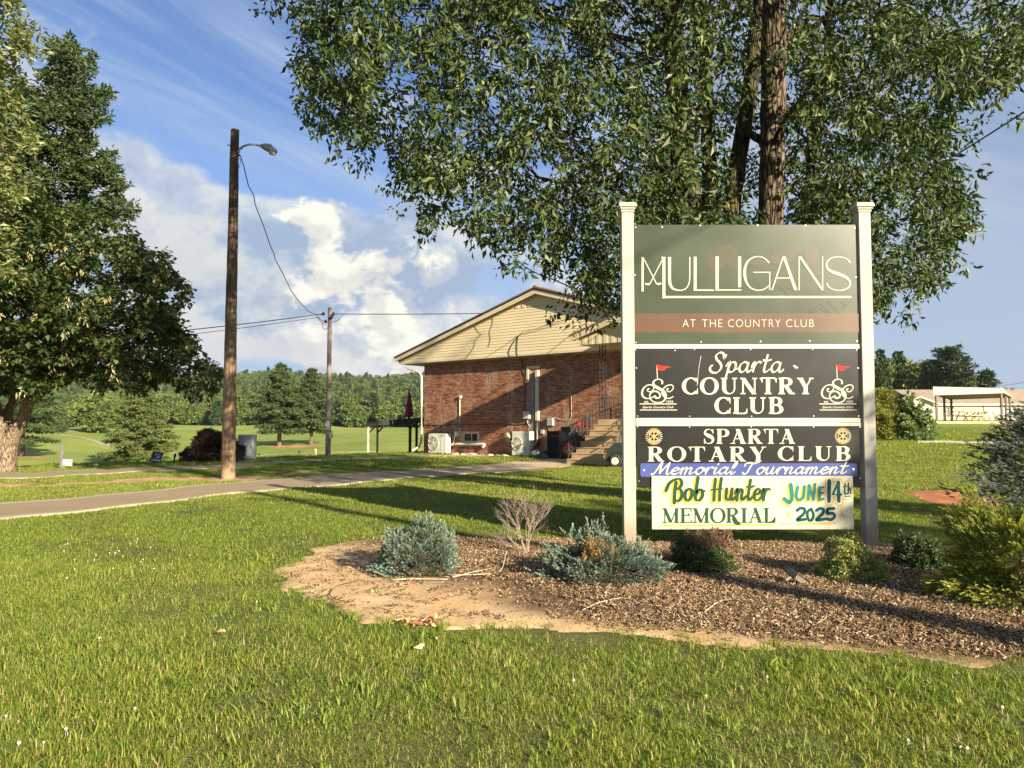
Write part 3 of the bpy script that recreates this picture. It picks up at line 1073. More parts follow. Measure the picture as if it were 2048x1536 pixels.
class Print:
    """flat lettering: ribbons and polygons drawn in photo pixels, laid on the panel"""

    def __init__(s, Y):
        s.Y = Y
        s.k = 0
        s.b = MB()

    def _lay(s, P):
        s.k += 1
        y = s.Y - 0.0012 - 0.00004 * (s.k % 40)
        out = []
        for q in P:
            a = at(q[0], q[1], s.Y)
            out.append((a[0], y, a[2]))
        return out

    def poly(s, P):
        """fan polygon, must be star-shaped from its first point's centroid"""
        P = np.asarray(P, float)
        c = P.mean(0)
        V = s._lay(np.vstack([P, c]))
        n = len(P)
        s.b.add(V, None, [((i + 1) % n, i, n) for i in range(n)])

    def quad(s, P):
        s.b.add(s._lay(P), [(0, 1, 2, 3)])

    def ribbon(s, P, wd, smooth=True, per=7, nib=None, cap=False, closed=False):
        P = np.asarray(P, float)
        wd = np.full(len(P), wd, float) if np.isscalar(wd) else np.asarray(wd, float)
        if smooth and len(P) > 2:
            Z = catmull(np.column_stack([P, wd]), per)
            P, wd = Z[:, :2], Z[:, 2]
        T = np.gradient(P, axis=0)
        if closed:
            T[0] = T[-1] = P[1] - P[-2]
        T /= np.maximum(np.linalg.norm(T, axis=1, keepdims=True), 1e-9)
        if nib is not None:
            ang, lo = nib          # pen angle, thinnest share
            th = np.arctan2(T[:, 1], T[:, 0])
            wd = wd * (lo + (1 - lo) * np.abs(np.sin(th - ang)))
        N = np.stack([-T[:, 1], T[:, 0]], -1)
        A = P + N * wd[:, None] / 2
        B = P - N * wd[:, None] / 2
        n = len(P)
        V = s._lay(np.vstack([A, B]))
        Q = [(i, i + 1, n + i + 1, n + i) for i in range(n - 1)]
        s.b.add(V, Q)
        if cap:
            for e in (0, -1):
                a = np.linspace(0, 2 * math.pi, 10, endpoint=False)
                s.poly(np.stack([P[e, 0] + wd[e] / 2 * np.cos(a), P[e, 1] + wd[e] / 2 * np.sin(a)], -1))

    def build(s, name, mat, parent):
        return s.b.build(name, mat, parent)


# ---- serif capitals in a unit box (y up, cap height 1)
def arc(cx, cy, rx, ry, a0, a1, n=18):
    a = np.radians(np.linspace(a0, a1, n))
    return np.stack([cx + rx * np.cos(a), cy + ry * np.sin(a)], -1), a


SERIF = {
    'A': (0.98, [('d', .16, 0, .50, 1, .07), ('D', .46, 1, .80, 0, 1), ('h', .27, .66, .34), ('s', .16, 0, .15), ('s', .80, 0, .19)]),
    'B': (0.84, [('v', .20), ('a', .40, .755, .26, .225, 90, -90), ('h', .18, .42, .98), ('h', .18, .42, .53), ('a', .42, .27, .30, .25, 90, -90), ('h', .18, .44, .02), ('s', .16, 1, .14), ('s', .16, 0, .14)]),
    'C': (0.90, [('a', .50, .5, .40, .48, 42, 318), ('k', .80, .98, .62), ('k', .80, .02, .36)]),
    'E': (0.80, [('v', .20), ('h', .18, .70, .98), ('h', .18, .56, .52), ('h', .18, .74, .02), ('k', .70, .98, .74), ('k', .74, .02, .28), ('k', .56, .64, .40), ('s', .16, 1, .14), ('s', .16, 0, .14)]),
    'I': (0.44, [('v', .22), ('s', .22, 1, .19), ('s', .22, 0, .19)]),
    'L': (0.78, [('v', .20), ('h', .18, .72, .02), ('k', .72, .02, .32), ('s', .20, 1, .18), ('s', .16, 0, .14)]),
    'M': (1.12, [('d', .17, 0, .17, 1, .06), ('D', .15, 1, .56, .02, 1), ('d', .56, .02, .93, 1, .06), ('V', .92), ('s', .15, 1, .13), ('s', .17, 0, .14), ('s', .92, 0, .17), ('s', .96, 1, .12)]),
    'N': (1.0, [('d', .17, 0, .17, 1, .06), ('D', .15, 1, .80, 0, 1), ('d', .82, 0, .82, 1, .06), ('s', .14, 1, .13), ('s', .17, 0, .14), ('s', .82, 1, .14)]),
    'O': (1.0, [('o', .5, .5, .41, .49)]),
    'P': (0.80, [('v', .20), ('a', .42, .735, .28, .245, 90, -90), ('h', .18, .44, .98), ('h', .18, .44, .49), ('s', .16, 1, .14), ('s', .20, 0, .18)]),
    'R': (0.94, [('v', .20), ('a', .42, .755, .27, .225, 90, -90), ('h', .18, .44, .98), ('h', .18, .44, .53), ('D', .42, .52, .76, 0, 1), ('s', .16, 1, .14), ('s', .20, 0, .18), ('s', .82, 0, .12)]),
    'S': (0.74, [('S',)]),
    'T': (0.88, [('v', .44), ('h', .04, .84, .98), ('k', .05, .98, .70), ('k', .83, .98, .70), ('s', .44, 0, .19)]),
    'U': (0.96, [('u',)]),
    'Y': (0.94, [('D', .16, 1, .47, .42, 1), ('d', .78, 1, .50, .42, .06), ('w', .47, .45), ('s', .17, 1, .17), ('s', .78, 1, .13), ('s', .47, 0, .19)]),
    ' ': (0.5, []),
}


def serif_text(pr, text, x0, x1, ytop, ybot, thick=.19, thin=.055, gap=.10, rise=0.0):
    """rise: how much the right end is lifted, in pixels"""
    adv = sum(SERIF[c][0] + gap for c in text) - gap
    H = ybot - ytop
    kx = (x1 - x0) / adv
    cur = 0.0
    for ch in text:
        wd, st = SERIF[ch]

        def M(x, y, cur=cur):
            X = x0 + (cur + x) * kx
            return (X, ybot - y * H - rise * (X - x0) / (x1 - x0))

        def bar(xa, xb, ya, yb):
            pr.quad([M(xa, ya), M(xb, ya), M(xb, yb), M(xa, yb)])

        for q in st:
            k = q[0]
            if k == 'v':
                bar(q[1] - thick / 2, q[1] + thick / 2, 0, 1)
            elif k == 'V':
                bar(q[1] - thick / 2, q[1] + thick / 2, 0, 1)
            elif k == 'w':
                bar(q[1] - thick / 2, q[1] + thick / 2, 0, q[2])
            elif k == 'D' or k == 'd':
                wv_ = thick * 1.12 if k == 'D' else max(q[5], thin)
                xa, ya, xb, yb = q[1:5]
                pr.quad([M(xa - wv_ / 2, ya), M(xa + wv_ / 2, ya), M(xb + wv_ / 2, yb), M(xb - wv_ / 2, yb)])
            elif k == 'h':
                bar(q[1], q[2], q[3] - thin / 2, q[3] + thin / 2)
            elif k == 's':
                bar(q[1] - q[3], q[1] + q[3], q[2] - (thin if q[2] > .5 else 0), q[2] + (0 if q[2] > .5 else thin))
            elif k == 'k':      # vertical tick at the end of an arm
                xa, ya, yb = q[1:4]
                pr.quad([M(xa - thin * 0.2, ya), M(xa + thin, ya), M(xa + thin, yb), M(xa + thin * .55, yb)])
                pr.quad([M(xa - thick * .45, ya), M(xa + thin * .2, ya), M(xa + thin * .9, (ya * .45 + yb * .55)), M(xa + thin * .3, (ya * .45 + yb * .55))])
            elif k in 'ao':
                if k == 'o':
                    P, a = arc(q[1], q[2], q[3], q[4], 0, 360, 36)
                else:
                    P, a = arc(*q[1:])
                wv_ = thin + (thick - thin) * np.abs(np.cos(a)) ** 1.5
                out = np.stack([P[:, 0] + wv_ / 2 * np.cos(a), P[:, 1] + wv_ / 2 * np.sin(a) * .9], -1)
                inn = np.stack([P[:, 0] - wv_ / 2 * np.cos(a), P[:, 1] - wv_ / 2 * np.sin(a) * .9], -1)
                n = len(P)
                V = pr._lay([M(*p) for p in np.vstack([out, inn])])
                pr.b.add(V, [(i, i + 1, n + i + 1, n + i) for i in range(n - 1)])
            elif k == 'S':
                P = np.array([(.60, .80), (.50, .94), (.36, .98), (.20, .93), (.12, .78), (.18, .64), (.36, .54), (.54, .44), (.62, .26), (.54, .09), (.36, .02), (.20, .06), (.10, .22)])
                wd_ = np.array([.5, .5, .5, .9, 1.3, 1.8, 2.6, 2.2, 1.6, 1.0, .5, .5, .5]) * thick * .42
                Z = catmull(np.column_stack([P, wd_]), 5)
                T = np.gradient(Z[:, :2], axis=0)
                T /= np.linalg.norm(T, axis=1, keepdims=True)
                N = np.stack([-T[:, 1], T[:, 0]], -1)
                A = Z[:, :2] + N * Z[:, 2:3] / 2
                B = Z[:, :2] - N * Z[:, 2:3] / 2
                n = len(A)
                V = pr._lay([M(*p) for p in np.vstack([A, B])])
                pr.b.add(V, [(i, i + 1, n + i + 1, n + i) for i in range(n - 1)])
                pr.quad([M(.56, .98), M(.64, .98), M(.64, .68), M(.60, .68)])
                pr.quad([M(.06, .02), M(.13, .02), M(.12, .34), M(.06, .34)])
            elif k == 'u':
                bar(.20 - thick / 2, .20 + thick / 2, .36, 1)
                bar(.78 - thin / 2, .78 + thin / 2, .36, 1)
                a = np.radians(np.linspace(180, 360, 18))
                ox = .49 + (.29 + thick / 2) * np.cos(a)
                oy = .36 + .37 * np.sin(a)
                f = np.linspace(0, 1, 18)
                ix = .20 + thick / 2 + (.78 - thin / 2 - .20 - thick / 2) * (1 - np.cos(np.linspace(0, math.pi, 18))) / 2
                iy = .36 - .29 * np.sin(np.linspace(0, math.pi, 18))
                ox = .20 - thick / 2 + (.78 + thin / 2 - .20 + thick / 2) * (1 - np.cos(np.linspace(0, math.pi, 18))) / 2
                V = pr._lay([M(*p) for p in np.vstack([np.stack([ox, oy], -1), np.stack([ix, iy], -1)])])
                n = 18
                pr.b.add(V, [(i, i + 1, n + i + 1, n + i) for i in range(n - 1)])
                pr.quad([M(.20 - .18, 1 - thin), M(.20 + .18, 1 - thin), M(.20 + .18, 1), M(.20 - .18, 1)])
                pr.quad([M(.78 - .14, 1 - thin), M(.78 + .14, 1 - thin), M(.78 + .14, 1), M(.78 - .14, 1)])
        cur += wd + gap


# ---- brush script (x-height 1, baseline 0)
SCRIPT = {
    'a': (1.12, [[(.80, .82), (.52, 1.0), (.22, .82), (.08, .42), (.22, .05), (.48, .08), (.72, .45), (.82, .98)], [(.82, .98), (.74, .40), (.82, .05), (.98, .06), (1.14, .32)]]),
    'b': (1.0, [[(.30, 1.95), (.20, 1.0), (.14, .3), (.30, .02), (.62, .08), (.82, .48), (.68, .92), (.40, .86), (.20, .5)], [(.70, .88), (1.0, .80)]]),
    'e': (0.92, [[(.10, .48), (.50, .56), (.70, .80), (.50, 1.0), (.22, .84), (.08, .42), (.26, .04), (.60, .05), (.94, .36)]]),
    'h': (1.02, [[(.32, 1.9), (.24, 1.0), (.16, 0)], [(.18, .5), (.44, .96), (.68, .84), (.64, .2), (.78, .03), (1.02, .3)]]),
    'i': (0.55, [[(.22, 1.0), (.14, .28), (.28, .02), (.56, .32)], [(.28, 1.42), (.30, 1.56)]]),
    'l': (0.58, [[(.04, .3), (.40, 1.2), (.46, 1.85), (.32, 1.80), (.18, .9), (.20, .1), (.36, .02), (.60, .32)]]),
    'm': (1.55, [[(-.05, .6), (.14, 1.0), (.20, .8), (.14, 0)], [(.16, .45), (.44, .96), (.62, .86), (.56, 0)], [(.58, .45), (.88, .96), (1.08, .84), (1.02, .2), (1.16, .03), (1.50, .34)]]),
    'n': (1.08, [[(-.05, .6), (.14, 1.0), (.20, .8), (.14, 0)], [(.16, .45), (.46, .96), (.68, .84), (.62, .2), (.76, .03), (1.08, .34)]]),
    'o': (0.95, [[(.50, 1.0), (.20, .86), (.08, .44), (.24, .04), (.52, .06), (.74, .46), (.68, .88), (.48, 1.0)], [(.66, .90), (.98, .78)]]),
    'p': (1.12, [[(.02, .55), (.28, 1.05), (.30, .80), (.20, -.1), (.08, -.95)], [(.24, .35), (.44, .88), (.72, .98), (.88, .62), (.72, .12), (.42, .02), (.26, .22)], [(.80, .22), (1.12, .40)]]),
    'r': (0.86, [[(-.02, .45), (.16, 1.0), (.22, .80), (.16, 0)], [(.18, .35), (.34, .80), (.56, 1.02), (.80, .92)]]),
    't': (0.78, [[(.40, 1.75), (.30, .9), (.24, .22), (.40, .02), (.76, .34)], [(.02, 1.18), (.36, 1.12), (.78, 1.24)]]),
    'u': (1.12, [[(.14, 1.0), (.10, .28), (.28, .02), (.54, .20), (.72, 1.0)], [(.72, 1.0), (.68, .24), (.82, .02), (1.14, .34)]]),
    'S': (1.35, [[(1.28, 1.75), (1.15, 1.35), (1.02, 1.80), (.70, 1.92), (.42, 1.62), (.52, 1.25), (.88, .85), (.98, .42), (.72, .0), (.30, -.02), (.04, .28), (.10, .62), (.26, .68)]]),
    'M': (1.85, [[(.0, .05), (.18, .0), (.42, .8), (.62, 1.75), (.70, 1.7)], [(.66, 1.75), (.72, .9), (.80, .15)], [(.80, .15), (1.12, 1.0), (1.45, 1.75)], [(1.45, 1.75), (1.44, .8), (1.50, .12), (1.68, .03), (1.90, .3)]]),
    'T': (1.45, [[(.06, 1.25), (.12, 1.62), (.55, 1.72), (.95, 1.62), (1.42, 1.80)], [(.80, 1.66), (.66, .9), (.52, .15), (.30, -.02), (.10, .15)]]),
    'B': (1.32, [[(-.42, .85), (-.15, 1.45), (.35, 1.78), (.85, 1.82), (1.05, 1.45), (.85, 1.08), (.55, .98)], [(.50, 1.55), (.42, .8), (.42, -.18)], [(.55, .98), (.95, .92), (1.12, .45), (.85, -.02), (.45, .05)]]),
    'H': (1.45, [[(.36, 1.85), (.30, .9), (.30, 0)], [(.98, 1.90), (.88, .9), (.90, 0)], [(.0, .90), (.5, .95), (1.10, 1.0)]]),
    ' ': (.55, []),
}


def script_text(pr, text, x0, x1, ybase, xh, wd, slant=.22, nib=(math.radians(-35), .38), rise=0.0, xoff=0.0, yoff=0.0, cap=True):
    adv = sum(SCRIPT[c][0] for c in text)
    kx = (x1 - x0) / adv
    cur = 0.0
    for ch in text:
        a, st = SCRIPT[ch]
        for s_ in st:
            P = []
            for (x, y) in s_:
                X = x0 + (cur + x) * kx + slant * y * xh
                P.append((X + xoff, ybase - y * xh - rise * (X - x0) / (x1 - x0) + yoff))
            pr.ribbon(P, wd, nib=nib, cap=cap, per=6)
        cur += a


def text_mesh(text, x0, x1, ytop, ybot, Y, name, mat, parent, shear=0.0, depth=0.002, spacing=1.0, weight=0.0):
    """sans caps / tiny print set with Blender's own built-in face, as a flat mesh"""
    cu = bpy.data.curves.new(name, 'FONT')
    cu.body = text
    cu.size = 1.0
    cu.shear = shear
    cu.space_character = spacing
    cu.offset = weight
    o = bpy.data.objects.new(name, cu)
    COL.objects.link(o)
    dg = bpy.context.evaluated_depsgraph_get()
    me = bpy.data.meshes.new_from_object(o.evaluated_get(dg))
    bpy.data.objects.remove(o)
    n = len(me.vertices)
    co = np.empty(n * 3, np.float32)
    me.vertices.foreach_get('co', co)
    co = co.reshape(-1, 3)
    mn, mx = co.min(0), co.max(0)
    px = x0 + (co[:, 0] - mn[0]) / (mx[0] - mn[0]) * (x1 - x0)
    py = ybot - (co[:, 1] - mn[1]) / (mx[1] - mn[1]) * (ybot - ytop)
    out = np.array([at(a, b_, Y) for a, b_ in zip(px, py)])
    out[:, 1] = Y - depth
    me.vertices.foreach_set('co', out.astype(np.float32).ravel())
    me.materials.clear()
    me.update()
    return link(name, me, mat, parent)


m, t = newmat('vinyl_post_cream')
g = t.n('ShaderNodeNewGeometry')
P_ = g.outputs['Position']
sp = t.n('ShaderNodeSeparateXYZ', ins={0: P_})
n1 = t.noise(t.scalev(P_, (1, 1, .3)), 4.0, 6, .65)
n2 = t.noise(t.scalev(P_, (1, 1, .08)), 38.0, 4, .7)
n3 = t.noise(P_, 130.0, 3, .7)
c = t.mix(t.smooth(n1, .35, .7), (0.42, 0.40, 0.33), (0.36, 0.34, 0.27))
c = t.mix(t.m('MULTIPLY', t.smooth(n2, .52, .72), .35), c, (0.25, 0.24, 0.19))
c = t.mix(t.m('MULTIPLY', t.smooth(n3, .60, .68), .5), c, (0.20, 0.18, 0.13))
spl = t.smooth(t.m('SUBTRACT', .50, t.m('ADD', sp.outputs[2], t.m('MULTIPLY', t.m('SUBTRACT', n1, .5), .5))), 0.0, .38)
c = t.mix(t.m('MULTIPLY', spl, .75), c, (0.27, 0.185, 0.11))
finish(t, c, .55, n3, .08, .005, spec=.3)
M_POST = m
M_TRIM = simple('white_aluminium_trim', (0.46, 0.445, 0.37), 0.45, 0.05, 3)
M_WOOD = simple('weathered_pine_frame', (0.48, 0.36, 0.20), 0.85, 0.35, 5, stretch=(6, 6, 1), bump=0.5)


def panelmat(name, col, rough, var=0.08, coat=0.0, spec=0.5):
    m, t = newmat(name)
    g = t.n('ShaderNodeNewGeometry')
    n1 = t.noise(g.outputs['Position'], 1.1, 4, 0.6)
    n2 = t.noise(t.scalev(g.outputs['Position'], (1, 1, 8)), 30, 3, 0.6)
    n3 = t.noise(g.outputs['Position'], 60, 3, 0.7)
    c = t.mix(t.smooth(n1, 0.3, 0.7), tuple(x * (1 - var) for x in col), tuple(x * (1 + var) for x in col))
    c = t.mix(t.m('MULTIPLY', t.smooth(n3, 0.66, 0.76), 0.25), c, (0.35, 0.33, 0.27))
    b = finish(t, c, rough, t.m('ADD', t.m('MULTIPLY', n1, 0.6), t.m('MULTIPLY', n2, 0.02)), 0.10, 0.02, spec=spec, coat=coat)
    rr = t.m('ADD', rough - 0.06, t.m('MULTIPLY', n1, 0.14))
    t.link(rr, b.inputs['Roughness'])
    return m


M_GREEN = panelmat('green_panel_print', (0.033, 0.046, 0.020), 0.29, spec=0.5)
M_BROWN = panelmat('brown_band_print', (0.098, 0.052, 0.025), 0.29, spec=0.5)
M_BLACK = panelmat('black_panel_print', (0.012, 0.012, 0.010), 0.30, spec=0.4)
M_BLUE = panelmat('blue_strip_print', (0.050, 0.070, 0.24), 0.4, spec=.3)
M_WHITEP = panelmat('white_print', (0.48, 0.46, 0.34), 0.5, 0.03, spec=.3)
M_CREAM = simple('cream_lettering', (0.48, 0.455, 0.35), 0.5, 0.02, 5, bump=0.0, spec=0.12)
M_SKETCH = simple('tan_sketch_print', (0.064, 0.059, 0.027), 0.30, 0.05, 5, bump=0.0, spec=0.45)
M_RED = simple('red_flag_print', (0.42, 0.025, 0.02), 0.5, 0.05, 5, bump=0.0, spec=0.12)
M_GOLD = simple('gold_print', (0.50, 0.38, 0.13), 0.5, 0.05, 5, bump=0.0, spec=0.12)
M_YEL = simple('yellow_paint', (0.52, 0.33, 0.045), 0.55, 0.05, 5, bump=0.0, spec=0.12)
M_DGREEN = simple('dark_green_paint', (0.018, 0.062, 0.026), 0.5, 0.1, 9, bump=0.0, spec=0.12)
M_TEAL = simple('teal_paint', (0.018, 0.16, 0.14), 0.5, 0.1, 9, bump=0.0, spec=0.12)
M_DTEAL = simple('dark_teal_paint', (0.006, 0.065, 0.070), 0.5, 0.1, 9, bump=0.0, spec=0.12)
M_NAVY = simple('navy_print', (0.05, 0.08, 0.28), 0.5, 0.05, 5, bump=0.0, spec=0.12)
M_SCREW = simple('screw_zinc', (0.6, 0.6, 0.58), 0.35, 0.1, 30, metallic=0.8)

sign = empty('club_sign', (2.9, YS, 0))
tag(sign, 'tall double-post club sign with stacked green, black and white panels behind the flower bed', 'sign')
SGN = Vector((2.9, YS, 0))


def under(o, parent_loc=SGN):
    """world-built mesh placed under the sign's Empty"""
    o.location = o.location - parent_loc
    return o


def keep_world(o, root):
    o.parent = root
    o.location = o.location - root.location
    return o


xl0, xl1 = at(1248.3, 1090, YS)[0], at(1272.7, 1090, YS)[0]
xr0, xr1 = at(1734.7, 1085, YS)[0], at(1756.5, 1085, YS)[0]
zt = at(1250, 424, YS)[2]
PW = 0.145
for (xa, lab) in (((xl0 + xl1) / 2, None), ((xr0 + xr1) / 2, None)):
    zb = bedz(xa, YS) - 0.1
    b = MB().box((xa, YS + PW / 2, (zb + zt) / 2), (PW, PW, zt - zb), bev=0.006)
    po = keep_world(b.build('post', M_POST), sign)
    b = MB()
    b.box((xa, YS + PW / 2, zt + 0.016), (PW + 0.018, PW + 0.018, 0.032), bev=0.005)
    b.box((xa, YS + PW / 2, zt + 0.044), (PW + 0.044, PW + 0.044, 0.024), bev=0.006)
    b.box((xa, YS + PW / 2, zt + 0.078), (PW + 0.075, PW + 0.075, 0.044), bev=0.008)
    b.prism([(xa - .10, YS + PW / 2 - .10, zt + .100), (xa + .10, YS + PW / 2 - .10, zt + .100), (xa + .10, YS + PW / 2 + .10, zt + .100), (xa - .10, YS + PW / 2 + .10, zt + .100)], (0, 0, 0.012))
    b.build('post_cap', M_POST, po)


def panel(name, x0, y0, x1, y1, mat, th=0.012, Y=YP, label=None, bev=0.0):
    """panel given by its pixel rectangle at mid height"""
    xa, za = sx(x0, y0, Y)
    xb, zb = sx(x1, y1, Y)
    b = MB().box(((xa + xb) / 2, Y + th / 2, (za + zb) / 2), (abs(xb - xa), th, abs(za - zb)), bev=bev)
    o = keep_world(b.build(name, mat), sign)
    if label:
        o['label'] = label
    return o


def screws(parent, pts, Y, r=0.008):
    b = MB()
    for (px, py) in pts:
        p = at(px, py, Y)
        b.tube([(p[0], Y - 0.006, p[2]), (p[0], Y - 0.0005, p[2])], r, 8)
    b.build('screws', M_SCREW, parent)['kind'] = 'stuff'


gp = panel('green_panel', 1267.5, 449.5, 1716.5, 688.5, M_GREEN, label='green top panel')
bandp = Print(YP)
bandp.quad([(1268.2, 627), (1717.6, 627), (1718.5, 665), (1268.8, 665)])
bandp.build('brown_band', M_BROWN, gp)
screws(gp, [(1271, 455), (1324, 454), (1400, 451), (1515, 451), (1611, 451), (1709, 456), (1270, 550), (1712, 554), (1272, 685), (1402, 684), (1521, 683), (1619, 682), (1714, 682)], YP)
# sketch of trees and a fairway in the background of the panel
sk = Print(YP)
K7 = 0.23926


def c7(cx, cy):
    return (1250 + cx * K7, 480 + cy * K7)


rs = np.random.default_rng(4)
for (cx, cy, rx, ry) in ((760, 180, 80, 75), (850, 120, 90, 80), (900, 190, 50, 60), (1280, 150, 60, 60), (1360, 130, 60, 60), (1560, 130, 60, 90), (1100, 180, 130, 25)):
    a = np.linspace(0, 2 * math.pi, 40, endpoint=False)
    rr = 1 + 0.07 * np.sin(a * 7 + rs.random() * 6) + 0.05 * np.sin(a * 13 + rs.random() * 6)
    sk.poly([c7(cx + rx * q * math.cos(p), cy + ry * q * math.sin(p)) for p, q in zip(a, rr)])
sk.ribbon([c7(640, 250), c7(850, 262), c7(1000, 250), c7(1250, 240), c7(1600, 235), c7(1750, 240)], 1.0)
sk.ribbon([c7(1060, 235), c7(1150, 222), c7(1245, 232), c7(1150, 250), c7(1060, 240)], 1.0)
sk.ribbon([c7(870, 470), c7(830, 500), c7(830, 530), c7(900, 560), c7(1040, 565), c7(1130, 605)], 1.4)
sk.ribbon([c7(700, 465), c7(880, 455), c7(1050, 430), c7(1200, 430), c7(1300, 480), c7(1460, 520), c7(1510, 560), c7(1490, 600), c7(1400, 605)], 1.6)
sk.ribbon([c7(1250, 370), c7(1300, 395), c7(1420, 400), c7(1560, 440), c7(1750, 440)], 1.3)
sk.ribbon([c7(1040, 330), c7(1180, 290), c7(1400, 285), c7(1640, 310)], 1.2)
for i in range(90):
    cx, cy = [(720, 310), (900, 340), (1150, 330), (760, 560), (1300, 420), (1750, 540), (1600, 560)][i % 7]
    x_, y_ = cx + rs.normal(0, 60), cy + rs.normal(0, 28)
    s_ = -1 if cx < 1250 else 1
    L_ = 22 + 30 * rs.random()
    sk.ribbon([c7(x_, min(y_, 590)), c7(x_ + s_ * L_ * .8, min(y_ + L_ * .8, 612))], 0.55, smooth=False)
sk.build('fairway_sketch', M_SKETCH, gp)

tt = Print(YP - 0.002)


def rb(P, wd, **k):
    tt.ribbon([c7(*p) for p in P], np.asarray(wd, float) * K7, **k)


def rect(xa, ya, xb, yb):
    tt.quad([c7(xa, ya), c7(xb, ya), c7(xb, yb), c7(xa, yb)])


rect(138, 143, 156, 430)
rb([(153, 150), (262, 362)], 8, smooth=False)
rb([(258, 360), (275, 368), (298, 364)], [8, 17, 15], cap=True)
rb([(320, 150), (210, 362)], 8, smooth=False)
rb([(213, 360), (196, 370), (174, 367)], [8, 17, 15], cap=True)
rect(304, 141, 335, 152)
rect(313, 143, 337, 488)
rect(313, 468, 1892, 486)
rect(359, 142, 385, 322)
rb([(372, 318), (376, 365), (400, 405), (455, 421), (505, 408), (534, 365), (541, 315)], [26, 25, 18, 9, 9, 9, 9])
rect(536, 142, 546, 320)
rect(574, 140, 598, 424)
rect(574, 414, 742, 425)
rect(756, 138, 783, 422)
rect(760, 413, 973, 423)
rect(944, 138, 971, 395)
rb([(1205, 192), (1165, 152), (1105, 139), (1045, 160), (1008, 215), (1000, 280), (1012, 345), (1050, 400), (1110, 420), (1165, 410), (1208, 378)],
   [13, 9, 9, 12, 20, 23, 20, 12, 9, 9, 9])
rect(1072, 266, 1215, 275)
rect(1204, 268, 1214, 418)
rb([(1228, 420), (1322, 140)], 11, smooth=False)
tt.quad([c7(1316, 138), c7(1340, 138), c7(1440, 420), c7(1413, 420)])
rect(1258, 314, 1392, 322)
rect(1450, 138, 1460, 420)
tt.quad([c7(1450, 138), c7(1474, 138), c7(1662, 420), c7(1640, 420)])
rect(1645, 138, 1656, 418)
rb([(1884, 192), (1850, 158), (1790, 141), (1725, 152), (1687, 190), (1690, 235), (1730, 265), (1795, 288), (1855, 318), (1881, 358), (1866, 398), (1815, 420), (1750, 417), (1705, 395), (1684, 362)],
   [14, 10, 9, 9, 13, 19, 24, 25, 22, 17, 12, 9, 9, 10, 15])
tt.build('lettering', M_CREAM, gp)
for wd_, xa, xb in (('AT', 480, 590), ('THE', 643, 812), ('COUNTRY', 860, 1300), ('CLUB', 1345, 1578)):
    p0, p1 = c7(xa, 664), c7(xb, 728)
    text_mesh(wd_, p0[0], p1[0], p0[1], p1[1], YP, 'lettering', M_CREAM, gp, depth=0.004, spacing=1.15, weight=-0.012)

# white rails between the panels
panel('rail', 1268.4, 688.5, 1719, 697, M_TRIM, th=0.030, Y=YP - 0.006)
panel('rail', 1272.4, 836, 1721, 844.3, M_TRIM, th=0.030, Y=YP - 0.006)
panel('rail', 1272.8, 845.0, 1721.4, 852, M_TRIM, th=0.030, Y=YP - 0.008)
# timber frame behind the panels
zt_ = sx(1300, 449.5)[1]
zb_ = sx(1300, 974)[1]
for xx in (sx(1267, 700)[0] - 0.012, sx(1719, 700)[0] + 0.012):
    b = MB().box((xx, YP + 0.05, (zt_ + zb_) / 2), (0.035, 0.05, zt_ - zb_))
    keep_world(b.build('frame_stile', M_WOOD), sign)
for py in (455, 692, 844, 968):
    z_ = sx(1300, py)[1]
    b = MB().box(((xl1 + xr0) / 2, YP + 0.062, z_), (xr0 - xl1 - 0.08, 0.04, 0.07))
    keep_world(b.build('frame_rail', M_WOOD), sign)

bp = panel('black_panel', 1269.5, 697, 1718.5, 836, M_BLACK, label='black middle panel with flag emblems')
screws(bp, [(1271, 699.5), (1350, 701), (1389, 698.5), (1501, 698.5), (1625, 698.5), (1713, 699.5), (1273, 736), (1716, 736), (1275, 832), (1379, 832.5), (1503, 832.5), (1627, 832), (1717, 832)], YP, 0.007)
pr = Print(YP)
script_text(pr, 'Sparta', 1418, 1566, 744.5, 20.5, 5.0, slant=.14, nib=(math.radians(-35), .34), cap=False)
pr.build('lettering', M_CREAM, bp)
pr = Print(YP)
serif_text(pr, 'COUNTRY', 1364, 1628, 755.5, 788.5, thick=.23, thin=.085, gap=.12)
serif_text(pr, 'CLUB', 1429, 1567, 794.5, 827.5, thick=.23, thin=.085, gap=.12)
pr.build('lettering', M_CREAM, bp)

K2 = 240 / 2048.0


